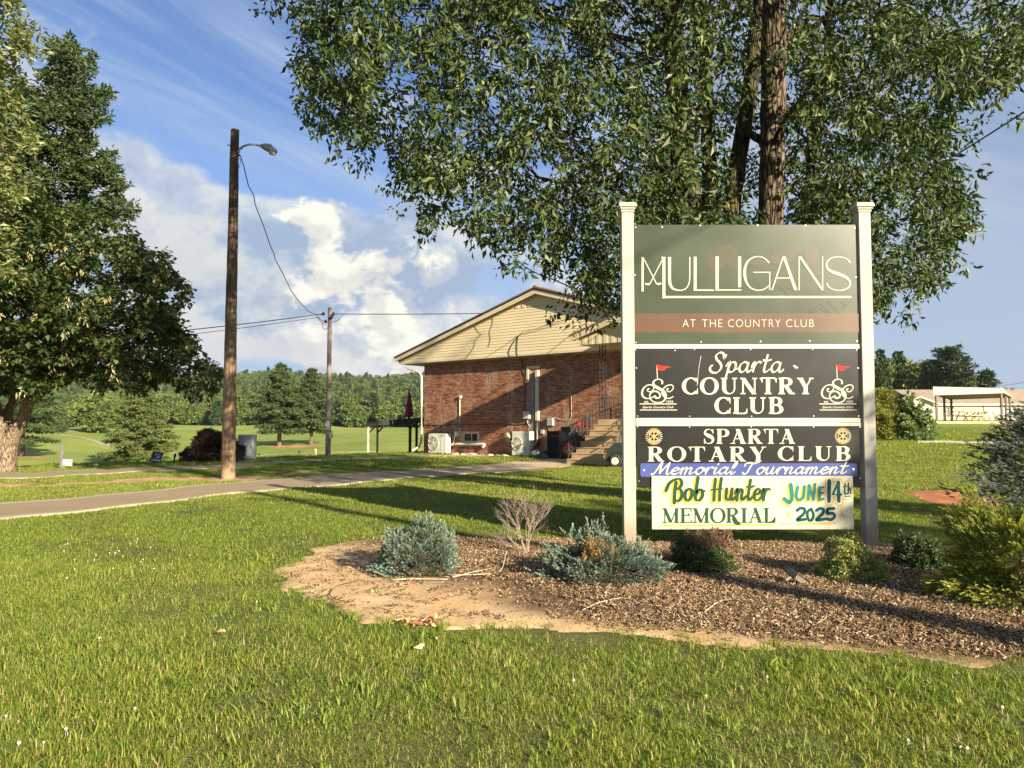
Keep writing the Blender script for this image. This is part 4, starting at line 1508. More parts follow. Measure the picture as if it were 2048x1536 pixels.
def emblem(ox):
    def q(cx, cy):
        return (1260 + cx * K2 + ox, 690 + cy * K2)
    e = Print(YP)

    def rb(P, wd, **k):
        e.ribbon([q(*p) for p in P], np.asarray(wd, float) * K2, **k)
    rb([(545, 668), (552, 625), (520, 590), (455, 588), (400, 630), (410, 690), (480, 735), (560, 780), (605, 840), (605, 910), (560, 965), (475, 985), (385, 960), (340, 900), (345, 835), (400, 792), (470, 800), (515, 850), (500, 895), (450, 905), (425, 875)],
       [34, 28, 18, 18, 30, 44, 50, 46, 40, 30, 22, 20, 20, 20, 22, 24, 26, 28, 26, 30, 40])
    rb([(330, 745), (300, 755), (300, 785), (345, 800), (395, 765), (405, 715), (365, 682), (290, 690), (225, 750), (205, 830), (235, 890), (300, 915), (370, 900), (430, 860)],
       [26, 22, 16, 16, 16, 18, 18, 18, 28, 34, 28, 18, 16, 14], per=6)
    rb([(660, 745), (630, 755), (635, 785), (680, 798), (730, 755), (738, 710), (705, 682), (640, 690), (575, 740), (550, 810), (575, 870), (620, 905), (680, 910), (740, 875)],
       [24, 20, 16, 16, 16, 18, 18, 18, 24, 30, 26, 20, 18, 16], per=6)
    rb([(470, 600), (455, 345)], 13, smooth=False)
    e.quad([q(165, 998), q(795, 998), q(795, 1014), q(165, 1014)])
    e.quad([q(170, 1102), q(803, 1102), q(803, 1116), q(170, 1116)])
    e.build('flag_emblem', M_CREAM, bp)
    f = Print(YP - 0.0004)
    f.quad([q(448, 338), q(508, 336), q(515, 428), q(470, 432)])
    f.ribbon([q(512, 385), q(560, 400), q(610, 380), q(690, 378)], np.array([90, 78, 42, 10]) * K2)
    f.build('red_flag', M_RED, bp)
    for tx, xa, xb, ya, yb, sh in (('est.', 240, 322, 950, 990, 0), ('1959', 618, 735, 948, 990, 0), ('Sparta Country Club', 210, 742, 1040, 1090, 0.35)):
        a_, b_ = q(xa, ya), q(xb, yb)
        text_mesh(tx, a_[0], b_[0], a_[1], b_[1], YP, 'small_lettering', M_CREAM, bp, shear=sh, depth=0.002, weight=0.012)


emblem(0)
emblem(359.5)
# the flaws in the print: a long scratch and a chip
pr = Print(YP)
pr.ribbon([(1402, 712), (1398, 735), (1394, 772)], 0.5)
pr.poly([(1586, 731), (1592, 732), (1597, 736), (1590, 736)])
pr.build('scratches', M_SCREW, bp)['kind'] = 'stuff'

lp = panel('black_panel', 1273.5, 852, 1721.5, 975, M_BLACK, label='black lower panel with gear wheels')
screws(lp, [(1275, 854), (1379, 854), (1502, 854), (1627, 854), (1720, 854), (1278, 962), (1720, 956)], YP, 0.007)
pr = Print(YP)
serif_text(pr, 'SPARTA', 1406, 1590, 858, 887.5, thick=.23, thin=.055, gap=.08)
serif_text(pr, 'ROTARY', 1295, 1533, 893.5, 923, thick=.24, thin=.055, gap=.20)
serif_text(pr, 'CLUB', 1556, 1701, 892.5, 921.5, thick=.24, thin=.055, gap=.20)
pr.build('lettering', M_CREAM, lp)


def gear(cx, cy, r_):
    g1 = Print(YP)
    n = 24
    pts = []
    for i in range(n):
        for da, rr in ((-.30, .80), (-.20, 1.02), (.20, 1.02), (.30, .80)):
            a = (i + da) / n * 2 * math.pi
            pts.append((cx + r_ * rr * math.cos(a), cy + r_ * rr * math.sin(a)))
    P = np.array(pts)
    inn = []
    for p in P:
        v = (p - (cx, cy)) / np.linalg.norm(p - (cx, cy))
        inn.append((cx + v[0] * r_ * .54, cy + v[1] * r_ * .54))
    m_ = len(P)
    V = g1._lay(np.vstack([P, inn]))
    g1.b.add(V, [(i, (i + 1) % m_, m_ + (i + 1) % m_, m_ + i) for i in range(m_)])
    for i in range(6):
        a = i * math.pi / 3 + math.pi / 6
        g1.ribbon([(cx + r_ * .08 * math.cos(a), cy + r_ * .08 * math.sin(a)), (cx + r_ * .54 * math.cos(a), cy + r_ * .54 * math.sin(a))], r_ * .11, smooth=False)
    a = np.linspace(0, 2 * math.pi, 14, endpoint=False)
    g1.poly(np.stack([cx + r_ * .18 * np.cos(a), cy + r_ * .18 * np.sin(a)], -1))
    g1.build('gear_wheel', M_GOLD, lp)
    g2 = Print(YP - 0.0022)
    for a0, a1 in ((-28, 28), (152, 208)):
        a = np.radians(np.linspace(a0, a1, 9))
        g2.ribbon(np.stack([cx + r_ * .69 * np.cos(a), cy + r_ * .69 * np.sin(a)], -1), r_ * .20, smooth=False)
    g2.build('gear_wheel_inlay', M_NAVY, lp)['kind'] = 'stuff'
    g3 = Print(YP - 0.0020)
    a = np.radians(np.arange(0, 361, 15))
    for a0, a1 in ((35, 145), (215, 325)):
        for aa in np.arange(a0, a1, 13):
            c_, s_ = math.cos(math.radians(aa)), math.sin(math.radians(aa))
            g3.quad([(cx + r_ * (.69 + u_ * .07) * c_ - v_ * r_ * .035 * s_, cy + r_ * (.69 + u_ * .07) * s_ + v_ * r_ * .035 * c_) for u_, v_ in ((-1, -1), (1, -1), (1, 1), (-1, 1))])
    g3.build('gear_wheel_inlay', M_NAVY, lp)['kind'] = 'stuff'


gear(1308, 873, 16.6)
gear(1686, 872, 16.2)

# blue strip
xa, za = sx(1280.5, 926.5, YP - 0.008)
xb, zb = sx(1714.5, 953.8, YP - 0.008)
rr = 0.03
poly = []
for (cx_, cz_, a0) in ((xb - rr, za - rr, 0), (xa + rr, za - rr, 90), (xa + rr, zb + rr, 180), (xb - rr, zb + rr, 270)):
    for a in np.radians(np.linspace(a0, a0 + 90, 6)):
        poly.append((cx_ + rr * math.cos(a), YP - 0.008, cz_ + rr * math.sin(a)))
bs = keep_world(fix_normals(MB().prism(poly, (0, 0.006, 0)).build('blue_strip', M_BLUE)), sign)
pr = Print(YP - 0.008)
script_text(pr, 'Memorial', 1303, 1469, 948.6, 13.0, 4.4, slant=.34, nib=(math.radians(-32), .32), rise=1.0)
script_text(pr, 'Tournament', 1483, 1692, 947.8, 13.0, 4.4, slant=.34, nib=(math.radians(-32), .32), rise=0.6)
pr.build('lettering', M_WHITEP, bs)
screws(bs, [(1287.7, 940.5), (1706.6, 938.3)], YP - 0.008, 0.014)

# white banner
YB = YP - 0.020
bn = panel('white_banner', 1303.2, 952, 1708.0, 1058.5, M_WHITEP, th=0.008, Y=YB, label='white hand-painted tournament banner')
screws(bn, [(1306, 957.5), (1414, 957), (1505, 957), (1598, 956), (1700, 956)], YB, 0.008)
KB = 480 / 2048.0


def cb(cx, cy):
    return (1260 + cx * KB, 830 + cy * KB)


def b_text(mat, dx, dy, grow, lift, which):
    pr = Print(YB - lift)
    if which == 0:
        x0, x1 = cb(350, 0)[0] + dx, cb(650, 0)[0] + dx
        script_text(pr, 'Bob', x0 - 2, x1 - 4, 1001.0 + dy, 23.5, 7.0 + grow, slant=.05, nib=(math.radians(5), .5))
        script_text(pr, 'Hunter', cb(700, 0)[0] + dx - 2, cb(1195, 0)[0] + dx, 1000.5 + dy, 23.0, 6.2 + grow, slant=.05, nib=(math.radians(5), .45))
    else:
        def rbn(P, wd, **k):
            pr.ribbon([(cb(*p)[0] + dx, cb(*p)[1] + dy) for p in P], wd * KB + grow, cap=True, **k)
        if which == 1:
            rbn([(1372, 595), (1382, 700), (1360, 745), (1318, 715)], 34)
            rbn([(1432, 615), (1418, 690), (1440, 725), (1478, 700), (1488, 610)], 26)
            rbn([(1520, 720), (1528, 600)], 26, smooth=False)
            rbn([(1528, 600), (1566, 720)], 26, smooth=False)
            rbn([(1566, 720), (1578, 590)], 22, smooth=False)
            rbn([(1618, 620), (1614, 725)], 28, smooth=False)
            rbn([(1618, 622), (1652, 616)], 20, smooth=False)
            rbn([(1616, 668), (1646, 664)], 18, smooth=False)
            rbn([(1614, 722), (1650, 716)], 20, smooth=False)
        else:
            rbn([(1700, 560), (1698, 735)], 32, smooth=False)
            rbn([(1778, 570), (1730, 680), (1800, 678)], 22, smooth=False)
            rbn([(1778, 575), (1782, 735)], 30, smooth=False)
            rbn([(1836, 585), (1832, 668), (1850, 672)], 13)
            rbn([(1818, 612), (1850, 608)], 10, smooth=False)
            rbn([(1864, 580), (1862, 672)], 13, smooth=False)
            rbn([(1864, 640), (1878, 625), (1884, 672)], 11)
            rbn([(1832, 694), (1882, 692)], 9, smooth=False)
    return pr.build('lettering', mat, bn)


b_text(M_YEL, -3.4, 3.6, 1.8, 0.000, 0)
b_text(M_DGREEN, 0, 0, 0.0, 0.002, 0)
b_text(M_YEL, -3.2, 3.2, 1.8, 0.000, 1)
b_text(M_TEAL, 0, 0, 0.0, 0.002, 1)
b_text(M_YEL, 0.3, 0.8, 10.0, 0.000, 2)
b_text(M_WHITEP, 0.2, 0.6, 6.2, 0.002, 2)
b_text(M_DTEAL, 0, 0, 0.0, 0.004, 2)
pr = Print(YB)
serif_text(pr, 'MEMORIAL', cb(275, 0)[0], cb(1240, 0)[0], cb(0, 795)[1], cb(0, 922)[1], thick=.20, thin=.075, gap=.02, rise=0.5)
pr.ribbon([(cb(880, 0)[0], cb(0, 880)[1]), cb(905, 925), cb(945, 930)], [7, 6, 3])
pr.ribbon([cb(1185, 918), cb(1220, 905), cb(1240, 870)], [3, 4, 2])
pr.build('lettering', M_DGREEN, bn)
pr = Print(YB)
pr.quad([cb(272, 936), cb(1232, 930), cb(1232, 944), cb(272, 951)])
pr.quad([cb(1415, 926), cb(1755, 916), cb(1755, 927), cb(1415, 938)])
for (cx_, cy_, r1) in ((1355, 850, 50), (1808, 832, 54)):
    pts = []
    for i in range(10):
        a = -math.pi / 2 + i * math.pi / 5
        r_ = (r1 if i % 2 == 0 else r1 * .22) * (1.0 if i not in (4, 6) else 1.35)
        pts.append(cb(cx_ + .62 * r_ * math.cos(a), cy_ + r_ * math.sin(a)))
    pr.poly(pts)
pr.build('stars_and_underline', M_YEL, bn)
pr = Print(YB)
for P, wd_ in (([(1425, 815), (1455, 795), (1490, 805), (1480, 845), (1425, 895), (1495, 890)], 26), ([(1545, 800), (1515, 830), (1520, 890), (1550, 897), (1565, 850), (1545, 800)], 24),
               ([(1590, 815), (1620, 797), (1650, 808), (1640, 845), (1590, 895), (1658, 888)], 26), ([(1740, 797), (1690, 803), (1685, 840), (1730, 838), (1745, 868), (1715, 893), (1675, 885)], 26)):
    pr.ribbon([cb(*p) for p in P], wd_ * KB, cap=True)
pr.build('lettering', M_DTEAL, bn)
pr = Print(YB)
x_ = 1275
pr.ribbon([cb(1270, 948), cb(1290, 925), cb(1296, 940), cb(1310, 922), cb(1318, 938), cb(1332, 924), cb(1338, 938), cb(1350, 925), cb(1362, 938), cb(1376, 926), cb(1392, 934)], 0.6)
pr.build('signature', M_BLACK, bn)

# ================================================================== CLUBHOUSE
AL = R(38)
HO = np.array([at(848, 880, 39.0)[0], 39.0, 0.0])
hT = np.array([math.cos(AL), -math.sin(AL), 0])
hN = np.array([math.sin(AL), math.cos(AL), 0])
house = tag(empty('clubhouse', HO, -AL), 'long brick clubhouse with cream sided gable end and brown metal roof', 'building')


def L(px, py, v=0.0):
    """photo pixel -> (u, z) on the vertical plane v metres behind the brick face"""
    d = ray(px, py)
    c = np.array([0, 0, CAMZ])
    k = (v - (c - HO) @ hN) / (d @ hN)
    p = c + d * k
    return float((p - HO) @ hT), float(p[2])


def hw(u, v, z):
    return HO + hT * u + hN * v + np.array([0, 0, z])


def brickmat():
    m, t = newmat('old_red_brick')
    a = t.n('ShaderNodeAttribute', attribute_name='v')
    g = t.n('ShaderNodeTexCoord')
    o = g.outputs['Object']
    r = t.n('ShaderNodeValToRGB')
    e = r.color_ramp.elements
    e[0].position, e[0].color = 0.0, (0.15, 0.058, 0.034, 1)
    e[1].position, e[1].color = 1.0, (0.45, 0.23, 0.13, 1)
    x = e.new(0.5)
    x.color = (0.30, 0.125, 0.068, 1)
    t.link(a.outputs['Fac'], r.inputs[0])
    n = t.noise(o, 25, 4, 0.7)
    c = t.mix(t.m('MULTIPLY', t.smooth(n, 0.5, 0.8), 0.35), r.outputs[0], (0.17, 0.08, 0.055))
    st = t.noise(t.scalev(o, (1.0, 1, 0.22)), 1.5, 7, 0.7)
    st2 = t.noise(t.scalev(o, (2.2, 1, 0.5)), 2.6, 6, 0.75)
    c = t.mix(t.m('MULTIPLY', t.m('MULTIPLY', t.smooth(st, 0.48, 0.64), t.smooth(st2, 0.35, 0.7)), 0.85), c, (0.50, 0.42, 0.34))
    finish(t, c, 0.88, n, 0.4, 0.004, spec=0.2)
    return m


M_BRICK = brickmat()
M_MORTAR = simple('grey_mortar', (0.52, 0.40, 0.29), 0.95, 0.2, 2.0, bump=0.3, spec=0.1)
M_MORTAR2 = simple('pale_mortar', (0.66, 0.58, 0.47), 0.95, 0.1, 4.0, bump=0.3, spec=0.1)
M_SIDING = simple('cream_vinyl_siding', (0.80, 0.665, 0.40), 0.5, 0.06, 1.5, bump=0.05, dirt=(0.60, 0.44, 0.21), stretch=(0.4, 1, 1))
M_CREAMTRIM = simple('cream_trim', (0.70, 0.60, 0.40), 0.5, 0.05, 2, bump=0.05, dirt=(0.5, 0.42, 0.28))
M_ROOF = simple('brown_roof_metal', (0.17, 0.105, 0.065), 0.5, 0.15, 2, bump=0.1)
M_WHITE = simple('white_painted_metal', (0.60, 0.57, 0.48), 0.45, 0.06, 3, bump=0.05, dirt=(0.52, 0.46, 0.36))
M_GREY = simple('grey_metal_box', (0.36, 0.38, 0.36), 0.45, 0.08, 4, bump=0.05)
M_BLACKM = simple('black_metal', (0.018, 0.018, 0.018), 0.45, 0.1, 6, bump=0.05)
M_IRON = simple('wrought_iron', (0.035, 0.030, 0.026), 0.55, 0.15, 9, bump=0.1)
M_DARK = simple('dark_interior', (0.01, 0.011, 0.01), 0.6, 0.1, 3)
M_GLASS = simple('dark_window_glass', (0.03, 0.035, 0.03), 0.08, 0.1, 2, bump=0.0, spec=0.8)
M_CONC = simple('old_concrete', (0.48, 0.35, 0.20), 0.9, 0.18, 3, bump=0.3, dirt=(0.22, 0.17, 0.12))
M_AMBER = simple('amber_plywood', (0.42, 0.25, 0.09), 0.7, 0.15, 3, stretch=(1, 1, 6))
M_CABLE = simple('black_cable', (0.015, 0.015, 0.015), 0.5, 0.1, 5, bump=0.0)
M_PALECABLE = simple('pale_cable', (0.42, 0.32, 0.22), 0.6, 0.1, 5, bump=0.0)

VS = -0.42                                   # siding plane, proud of the brick
VR = -0.68                                   # front of the rake overhang
ur, zr = L(1070, 576, VR)                    # ridge
ue, ze = L(790, 716, VR)                     # left eave tip
SL = (zr - ze) / (ur - ue)
zsb = 0.5 * (L(830, 727, VS)[1] + L(1180, 701.5, VS)[1])
UR_ = 2 * ur
print('house', 'ridge', ur, zr, 'eave', ue, ze, 'slope', SL, 'siding base', L(830, 727, VS), L(1180, 701.5, VS))


def roofz(u):
    return zr - SL * abs(u - ur)


# basement windows and the tall narrow opening (u0, u1, z0, z1)
w1a, w1b = L(925.4, 864.8), L(954.8, 884.5)
w2a, w2b = L(1015.5, 863.5), L(1046, 884.0)
opn = [(w1a[0], w1b[0], w1b[1], w1a[1]), (w2a[0], w2b[0], w2b[1], w2a[1])]
t0_, t1_ = L(1061.5, 740), L(1073, 758)
opn.append((t0_[0], t1_[0], t1_[1], t0_[1]))
ubr = UR_ + 0.0
# mortar wall with real openings
zlow = -0.35
us = sorted({0.0, ubr, *[q for o_ in opn for q in o_[:2]]})
zs = sorted({zlow, zsb, *[q for o_ in opn for q in o_[2:]]})
b = MB()
for i in range(len(us) - 1):
    for j in range(len(zs) - 1):
        cu_, cz_ = (us[i] + us[i + 1]) / 2, (zs[j] + zs[j + 1]) / 2
        if any(o_[0] < cu_ < o_[1] and o_[2] < cz_ < o_[3] for o_ in opn):
            continue
        b.add([(us[i], 0, zs[j]), (us[i + 1], 0, zs[j]), (us[i + 1], 0, zs[j + 1]), (us[i], 0, zs[j + 1])], [(0, 1, 2, 3)])
for o_ in opn:       # reveals
    a0, a1, z0, z1 = o_
    dpt = 0.16
    b.add([(a0, 0, z0), (a0, dpt, z0), (a0, dpt, z1), (a0, 0, z1)], [(0, 1, 2, 3)])
    b.add([(a1, 0, z0), (a1, 0, z1), (a1, dpt, z1), (a1, dpt, z0)], [(0, 1, 2, 3)])
    b.add([(a0, 0, z0), (a1, 0, z0), (a1, dpt, z0), (a0, dpt, z0)], [(0, 1, 2, 3)])
    b.add([(a0, 0, z1), (a0, dpt, z1), (a1, dpt, z1), (a1, 0, z1)], [(0, 1, 2, 3)])
DEEP = 16.5
for u_ in (0.0, ubr):
    b.add([(u_, 0, zlow), (u_, DEEP, zlow), (u_, DEEP, zsb), (u_, 0, zsb)], [(3, 2, 1, 0)] if u_ else [(0, 1, 2, 3)])
b.add([(0, DEEP, zlow), (ubr, DEEP, zlow), (ubr, DEEP, zsb), (0, DEEP, zsb)], [(3, 2, 1, 0)])
b.build('wall', M_MORTAR, house)
# bricks
bl, bh, jx_, jz_ = 0.203, 0.0677, 0.011, 0.012
rb_ = np.random.default_rng(9)
C, S_, A_ = [], [], []
nz = int((zsb - zlow) / bh)
for j in range(nz):
    z0 = zlow + j * bh
    off = 0.5 * bl * (j % 2)
    kk = np.arange(-1, int(ubr / bl) + 2)
    for k in kk:
        a0 = max(k * bl + off + jx_ / 2, 0.0)
        a1 = min((k + 1) * bl + off - jx_ / 2, ubr)
        if a1 - a0 < 0.03 or a0 > ubr * 0.78:
            continue
        if any(a1 > o_[0] - .005 and a0 < o_[1] + .005 and z0 + bh > o_[2] + .01 and z0 < o_[3] - .01 for o_ in opn):
            continue
        C.append((a0, a1, z0 + jz_ / 2, z0 + bh - jz_ / 2))
        A_.append(np.clip(rb_.normal(0.5, 0.24), 0, 1))
C = np.array(C)
n = len(C)
pro = -0.009 - 0.005 * rb_.random(n)
V = np.empty((n, 8, 3))
for q, (iu, iz) in enumerate(((0, 2), (1, 2), (1, 3), (0, 3))):
    V[:, q, 0] = C[:, iu]; V[:, q, 2] = C[:, iz]; V[:, q, 1] = pro
    V[:, q + 4, 0] = C[:, iu]; V[:, q + 4, 2] = C[:, iz]; V[:, q + 4, 1] = 0.003
base = np.arange(n)[:, None] * 8
Q = np.concatenate([base + np.array(q)[None] for q in ((0, 1, 2, 3), (0, 4, 5, 1), (1, 5, 6, 2), (2, 6, 7, 3), (3, 7, 4, 0))])
me = np_mesh('brick', V.reshape(-1, 3), Q, attrs={'v': np.repeat(A_, 8)})
tag(link('brick', me, M_BRICK, house), kind='stuff')
# repointed patch with pale joints
pa, pb = L(897, 741), L(929, 766)
MB().box(((pa[0] + pb[0]) / 2, -0.002, (pa[1] + pb[1]) / 2), (pb[0] - pa[0], 0.004, pa[1] - pb[1])).build('pale_repointing', M_MORTAR2, house)

# windows
for k, o_ in enumerate(opn[:2]):
    a0, a1, z0, z1 = o_
    cu_, cz_ = (a0 + a1) / 2, (z0 + z1) / 2
    b = MB()
    f = 0.05
    b.box((a0 + f / 2, 0.07, cz_), (f, 0.05, z1 - z0 - 0.004))
    b.box((a1 - f / 2, 0.07, cz_), (f, 0.05, z1 - z0 - 0.004))
    b.box((cu_, 0.07, z1 - f / 2 - 0.002), (a1 - a0 - 2 * f, 0.05, f))
    b.box((cu_, 0.07, z0 + f / 2 + 0.002), (a1 - a0 - 2 * f, 0.05, f))
    b.box((cu_ + 0.05, 0.072, cz_), (0.03, 0.03, z1 - z0 - 2 * f - 0.004))
    wf = b.build('window', M_CREAMTRIM, house)
    MB().box((cu_, 0.095, cz_), (a1 - a0 - 2 * f + 0.01, 0.008, z1 - z0 - 2 * f + 0.01)).build('pane', M_GLASS, wf)
    MB().box((cu_, 0.155, cz_), (a1 - a0 + 0.05, 0.01, z1 - z0 + 0.05)).build('dark_room', M_DARK, wf)
a0, a1, z0, z1 = opn[2]
nb_ = MB()
fw = 0.11
fa, fb = L(1054, 733), L(1080, 757)
nb_.box((fa[0] + fw / 2, -0.022, (fa[1] + z0) / 2), (fw, 0.044, fa[1] - z0))
nb_.box(((fa[0] + fb[0]) / 2 + fw / 2, -0.022, fa[1] - 0.055), (fb[0] - fa[0] - fw, 0.044, 0.11))
wf = nb_.build('window', M_CREAMTRIM, house)
MB().box(((a0 + a1) / 2, 0.03, (z0 + z1) / 2), (a1 - a0 - .004, 0.02, z1 - z0 - .004)).build('board', M_AMBER, wf)
# grey render scar below it
sa, sb_ = L(1053, 757), L(1072, 893)
m_scar = simple('grey_render_scar', (0.30, 0.26, 0.22), 0.95, 0.3, 5, bump=0.5, dirt=(0.20, 0.12, 0.09), spec=0.1)
b = MB()
r3 = np.random.default_rng(2)
zz = np.linspace(sa[1], 0.75, 20)
lft = sa[0] + 0.05 + 0.05 * r3.random(20)
rgt = sb_[0] - 0.05 - 0.05 * r3.random(20)
V = np.concatenate([np.stack([lft, np.full(20, -0.019), zz], -1), np.stack([rgt, np.full(20, -0.019), zz], -1)])
b.add(V, [(i, i + 1, 21 + i, 20 + i) for i in range(19)])
b.build('render_scar', m_scar, house)

# siding boards, each a board of its own
EXPO = 0.132
zz = zsb + 0.10
k = 0
FR = 0.26                                     # depth of the rake fascia measured down from the roof line
apex_z = roofz(ur) - FR - 0.55
while zz < apex_z:
    z1 = min(zz + EXPO + 0.012, apex_z + 0.02)
    def ul(z):
        return max(ur - (roofz(ur) - FR - 0.02 - z) / SL, ue + 0.12)
    a0, a1 = ul(zz), ul(z1)
    P = [(a0, VS - 0.016, zz), (2 * ur - a0, VS - 0.016, zz), (2 * ur - a1, VS - 0.001, z1), (a1, VS - 0.001, z1)]
    Pb = [(a0, VS + 0.012, zz), (2 * ur - a0, VS + 0.012, zz)]
    b = MB().add(P + Pb, [(0, 1, 2, 3), (4, 5, 1, 0)])
    b.build('siding_board', M_SIDING, house)
    zz += EXPO
    k += 1
zv0 = zz - 0.02
nv = 18
span = (roofz(ur) - FR - 0.02 - zv0) / SL
for i in range(nv):
    a0 = ur - span + 2 * span * i / nv
    a1 = a0 + 2 * span / nv
    h0 = roofz(a0) - FR - 0.02
    h1 = roofz(a1) - FR - 0.02
    if max(h0, h1) < zv0 + 0.03:
        continue
    dv = 0.008 if i % 2 else 0.022
    b = MB().add([(a0, VS - dv, zv0), (a1, VS - dv, zv0), (a1, VS - dv, max(h1, zv0)), (a0, VS - dv, max(h0, zv0)), (a0, VS + .01, zv0), (a0, VS + .01, max(h0, zv0)), (a1, VS + .01, zv0), (a1, VS + .01, max(h1, zv0))],
                 [(0, 1, 2, 3), (4, 0, 3, 5), (1, 6, 7, 2)])
    b.build('gable_batten', M_SIDING, house)
# backing gable + base trim + soffit
b = MB()
b.add([(ue + 0.1, VS + 0.02, zsb), (2 * ur - ue - .1, VS + 0.02, zsb), (2 * ur - ue - .1, VS + 0.02, roofz(ue + .1) - .1), (ur, VS + 0.02, zr - .1), (ue + .1, VS + 0.02, roofz(ue + .1) - .1)], None, [(0, 1, 2), (0, 2, 3), (0, 3, 4)])
b.build('gable_wall', M_CREAMTRIM, house)
MB().box((ur, VS + 0.005, zsb + 0.05), (2 * (ur - ue) - 0.22, 0.045, 0.10)).build('base_trim', M_CREAMTRIM, house)
MB().add([(ue + .1, VS + .02, zsb + .004), (2 * ur - ue - .1, VS + .02, zsb + .004), (2 * ur - ue - .1, 0.05, zsb + .004), (ue + .1, 0.05, zsb + .004)], [(3, 2, 1, 0)]).build('soffit', M_CREAMTRIM, house)
for s_ in (1, -1):
    def U(u):
        return u if s_ > 0 else 2 * ur - u
    # fascia along the rake
    P = [(U(ue), VR, ze - 0.03), (U(ur), VR, zr - 0.05), (U(ur), VR, zr - 0.05 - 0.20), (U(ue), VR, ze - 0.03 - 0.17)]
    fix_normals(MB().prism(P, (0, 0.03, 0)).build('rake_board', M_CREAMTRIM, house))
    # second moulding close to the siding
    P = [(U(ue + .05), VS - 0.05, ze - 0.15), (U(ur), VS - 0.05, zr - 0.20), (U(ur), VS - 0.05, zr - FR - 0.05), (U(ue + .05), VS - 0.05, ze - FR - .02)]
    fix_normals(MB().prism(P, (0, 0.03, 0)).build('rake_moulding', M_CREAMTRIM, house))
    # soffit under the overhang
    MB().add([(U(ue), VR + .03, ze - .14), (U(ur), VR + .03, zr - .17), (U(ur), VS, zr - .17), (U(ue), VS, ze - .14)], [(0, 1, 2, 3)]).build('rake_soffit', M_CREAMTRIM, house)
    # roof slab
    P = [(U(ue - 0.06), VR - 0.05, ze - 0.05 * SL), (U(ur), VR - 0.05, zr), (U(ur), VR - 0.05, zr + 0.07), (U(ue - 0.06), VR - 0.05, ze + 0.05)]
    rf = fix_normals(MB().prism(P, (0, DEEP + 1.2, 0)).build('roof', M_ROOF, house))
    # eave fascia and gutter along the side of the house
    fix_normals(MB().box((U(ue + 0.02), DEEP / 2 + VR / 2, ze - 0.11), (0.03, DEEP, 0.18)).build('eave_board', M_CREAMTRIM, house))
    g_ = MB()
    gp_ = [(U(ue), VR - .02, ze - .04), (U(ue - .12), VR - .02, ze - .04), (U(ue - .12), VR - .02, ze - .12), (U(ue - .07), VR - .02, ze - .16), (U(ue), VR - .02, ze - .16)]
    g_.prism(gp_, (0, DEEP, 0))
    fix_normals(g_.build('gutter', M_WHITE, house))
    MB().add([(U(ue), 0.0, zsb - .001), (U(0), 0.0, zsb - .001), (U(0), DEEP, zsb - .001), (U(ue), DEEP, zsb - .001)], [(0, 1, 2, 3)]).build('eave_soffit', M_CREAMTRIM, house)
MB().tube([(ur, VR - .06, zr + .06), (ur, DEEP, zr + .06)], 0.07, 8).build('ridge_cap', M_ROOF, house)
# downspout at the left corner
P = [L(814, 731, -.35), L(816, 737, -.35), L(838, 744, -.14), L(843, 752, -.09), L(843.3, 800, -.09), L(843, 870, -.09), L(842, 884, -.09), L(838, 894, -.16), L(826, 901, -.35)]
Vv = [-.35, -.35, -.14, -.09, -.09, -.09, -.09, -.16, -.4]
MB().tube([(p[0], v_, p[1]) for p, v_ in zip(P, Vv)], 0.062, 6).build('downspout', M_WHITE, house, smooth=False)
# duct below the narrow opening
da, db_ = L(1073.2, 741), L(1079.3, 841)
fix_normals(MB().box(((da[0] + db_[0]) / 2, -0.06, (da[1] + db_[1]) / 2), (db_[0] - da[0], 0.12, da[1] - db_[1]), bev=.01).build('duct_cover', M_WHITE, house))
q = [L(1076.5, 841), L(1076.7, 870), L(1077, 880), L(1073, 889), L(1068, 892)]
MB().tube([(p[0], -0.06 - .05 * i / 4, p[1]) for i, p in enumerate(q)], 0.030, 8).build('line_set', M_WHITE, house)
q = [L(1079, 841), L(1079.5, 870), L(1079.5, 880), L(1076, 892)]
MB().tube([(p[0], -0.07, p[1]) for p in q], 0.035, 8).build('line_set', M_BLACKM, house)

# wall clutter: conduits, boxes, cables
def wall_tube(name, pts, r, mat, v=-0.03, parent=None):
    P = catmull([(*L(*p),) for p in pts], 4)
    vv = v if np.isscalar(v) else catmull(np.array(v)[:, None].repeat(2, 1), 4)[:, 0]
    P3 = np.stack([P[:, 0], np.full(len(P), vv) if np.isscalar(vv) else vv, P[:, 1]], -1)
    return MB().tube(P3, r, 6).build(name, mat, parent or house, smooth=True)


def wall_box(name, px0, py0, px1, py1, depth, mat, v=0.0, bev=0.012):
    a, c_ = L(px0, py0, v - depth), L(px1, py1, v - depth)
    return MB().box(((a[0] + c_[0]) / 2, v - depth / 2 - .012, (a[1] + c_[1]) / 2), (c_[0] - a[0], depth, a[1] - c_[1]), bev=bev).build(name, mat, house)


wall_tube('conduit', [(920.2, 793), (920.2, 800), (920.3, 830), (920.3, 864), (919, 870), (915, 871.5)], 0.028, M_WHITE)
wall_box('conduit_head', 917.5, 791, 922, 797, 0.10, M_WHITE)
wall_box('junction_box', 908.6, 863, 915.4, 873, 0.12, M_WHITE)
wall_tube('conduit', [(911.5, 873), (911, 880), (909, 885), (904, 889.5), (895, 896)], 0.032, M_WHITE, v=-0.08)
wall_tube('drain_pipe', [(910, 888.3), (940, 888.3), (968, 888.3), (971.5, 889.5), (968, 894.5)], 0.075, M_WHITE, v=-0.11)
wall_tube('drain_pipe', [(911, 888.3), (905, 890), (899, 893), (893, 897.5)], 0.062, M_WHITE, v=-0.12)
wall_box('meter_box', 1046, 823, 1057.8, 837.5, 0.16, M_WHITE)
wall_tube('conduit', [(1055, 838), (1055.5, 845), (1057, 848), (1060, 853)], 0.02, M_GREY)
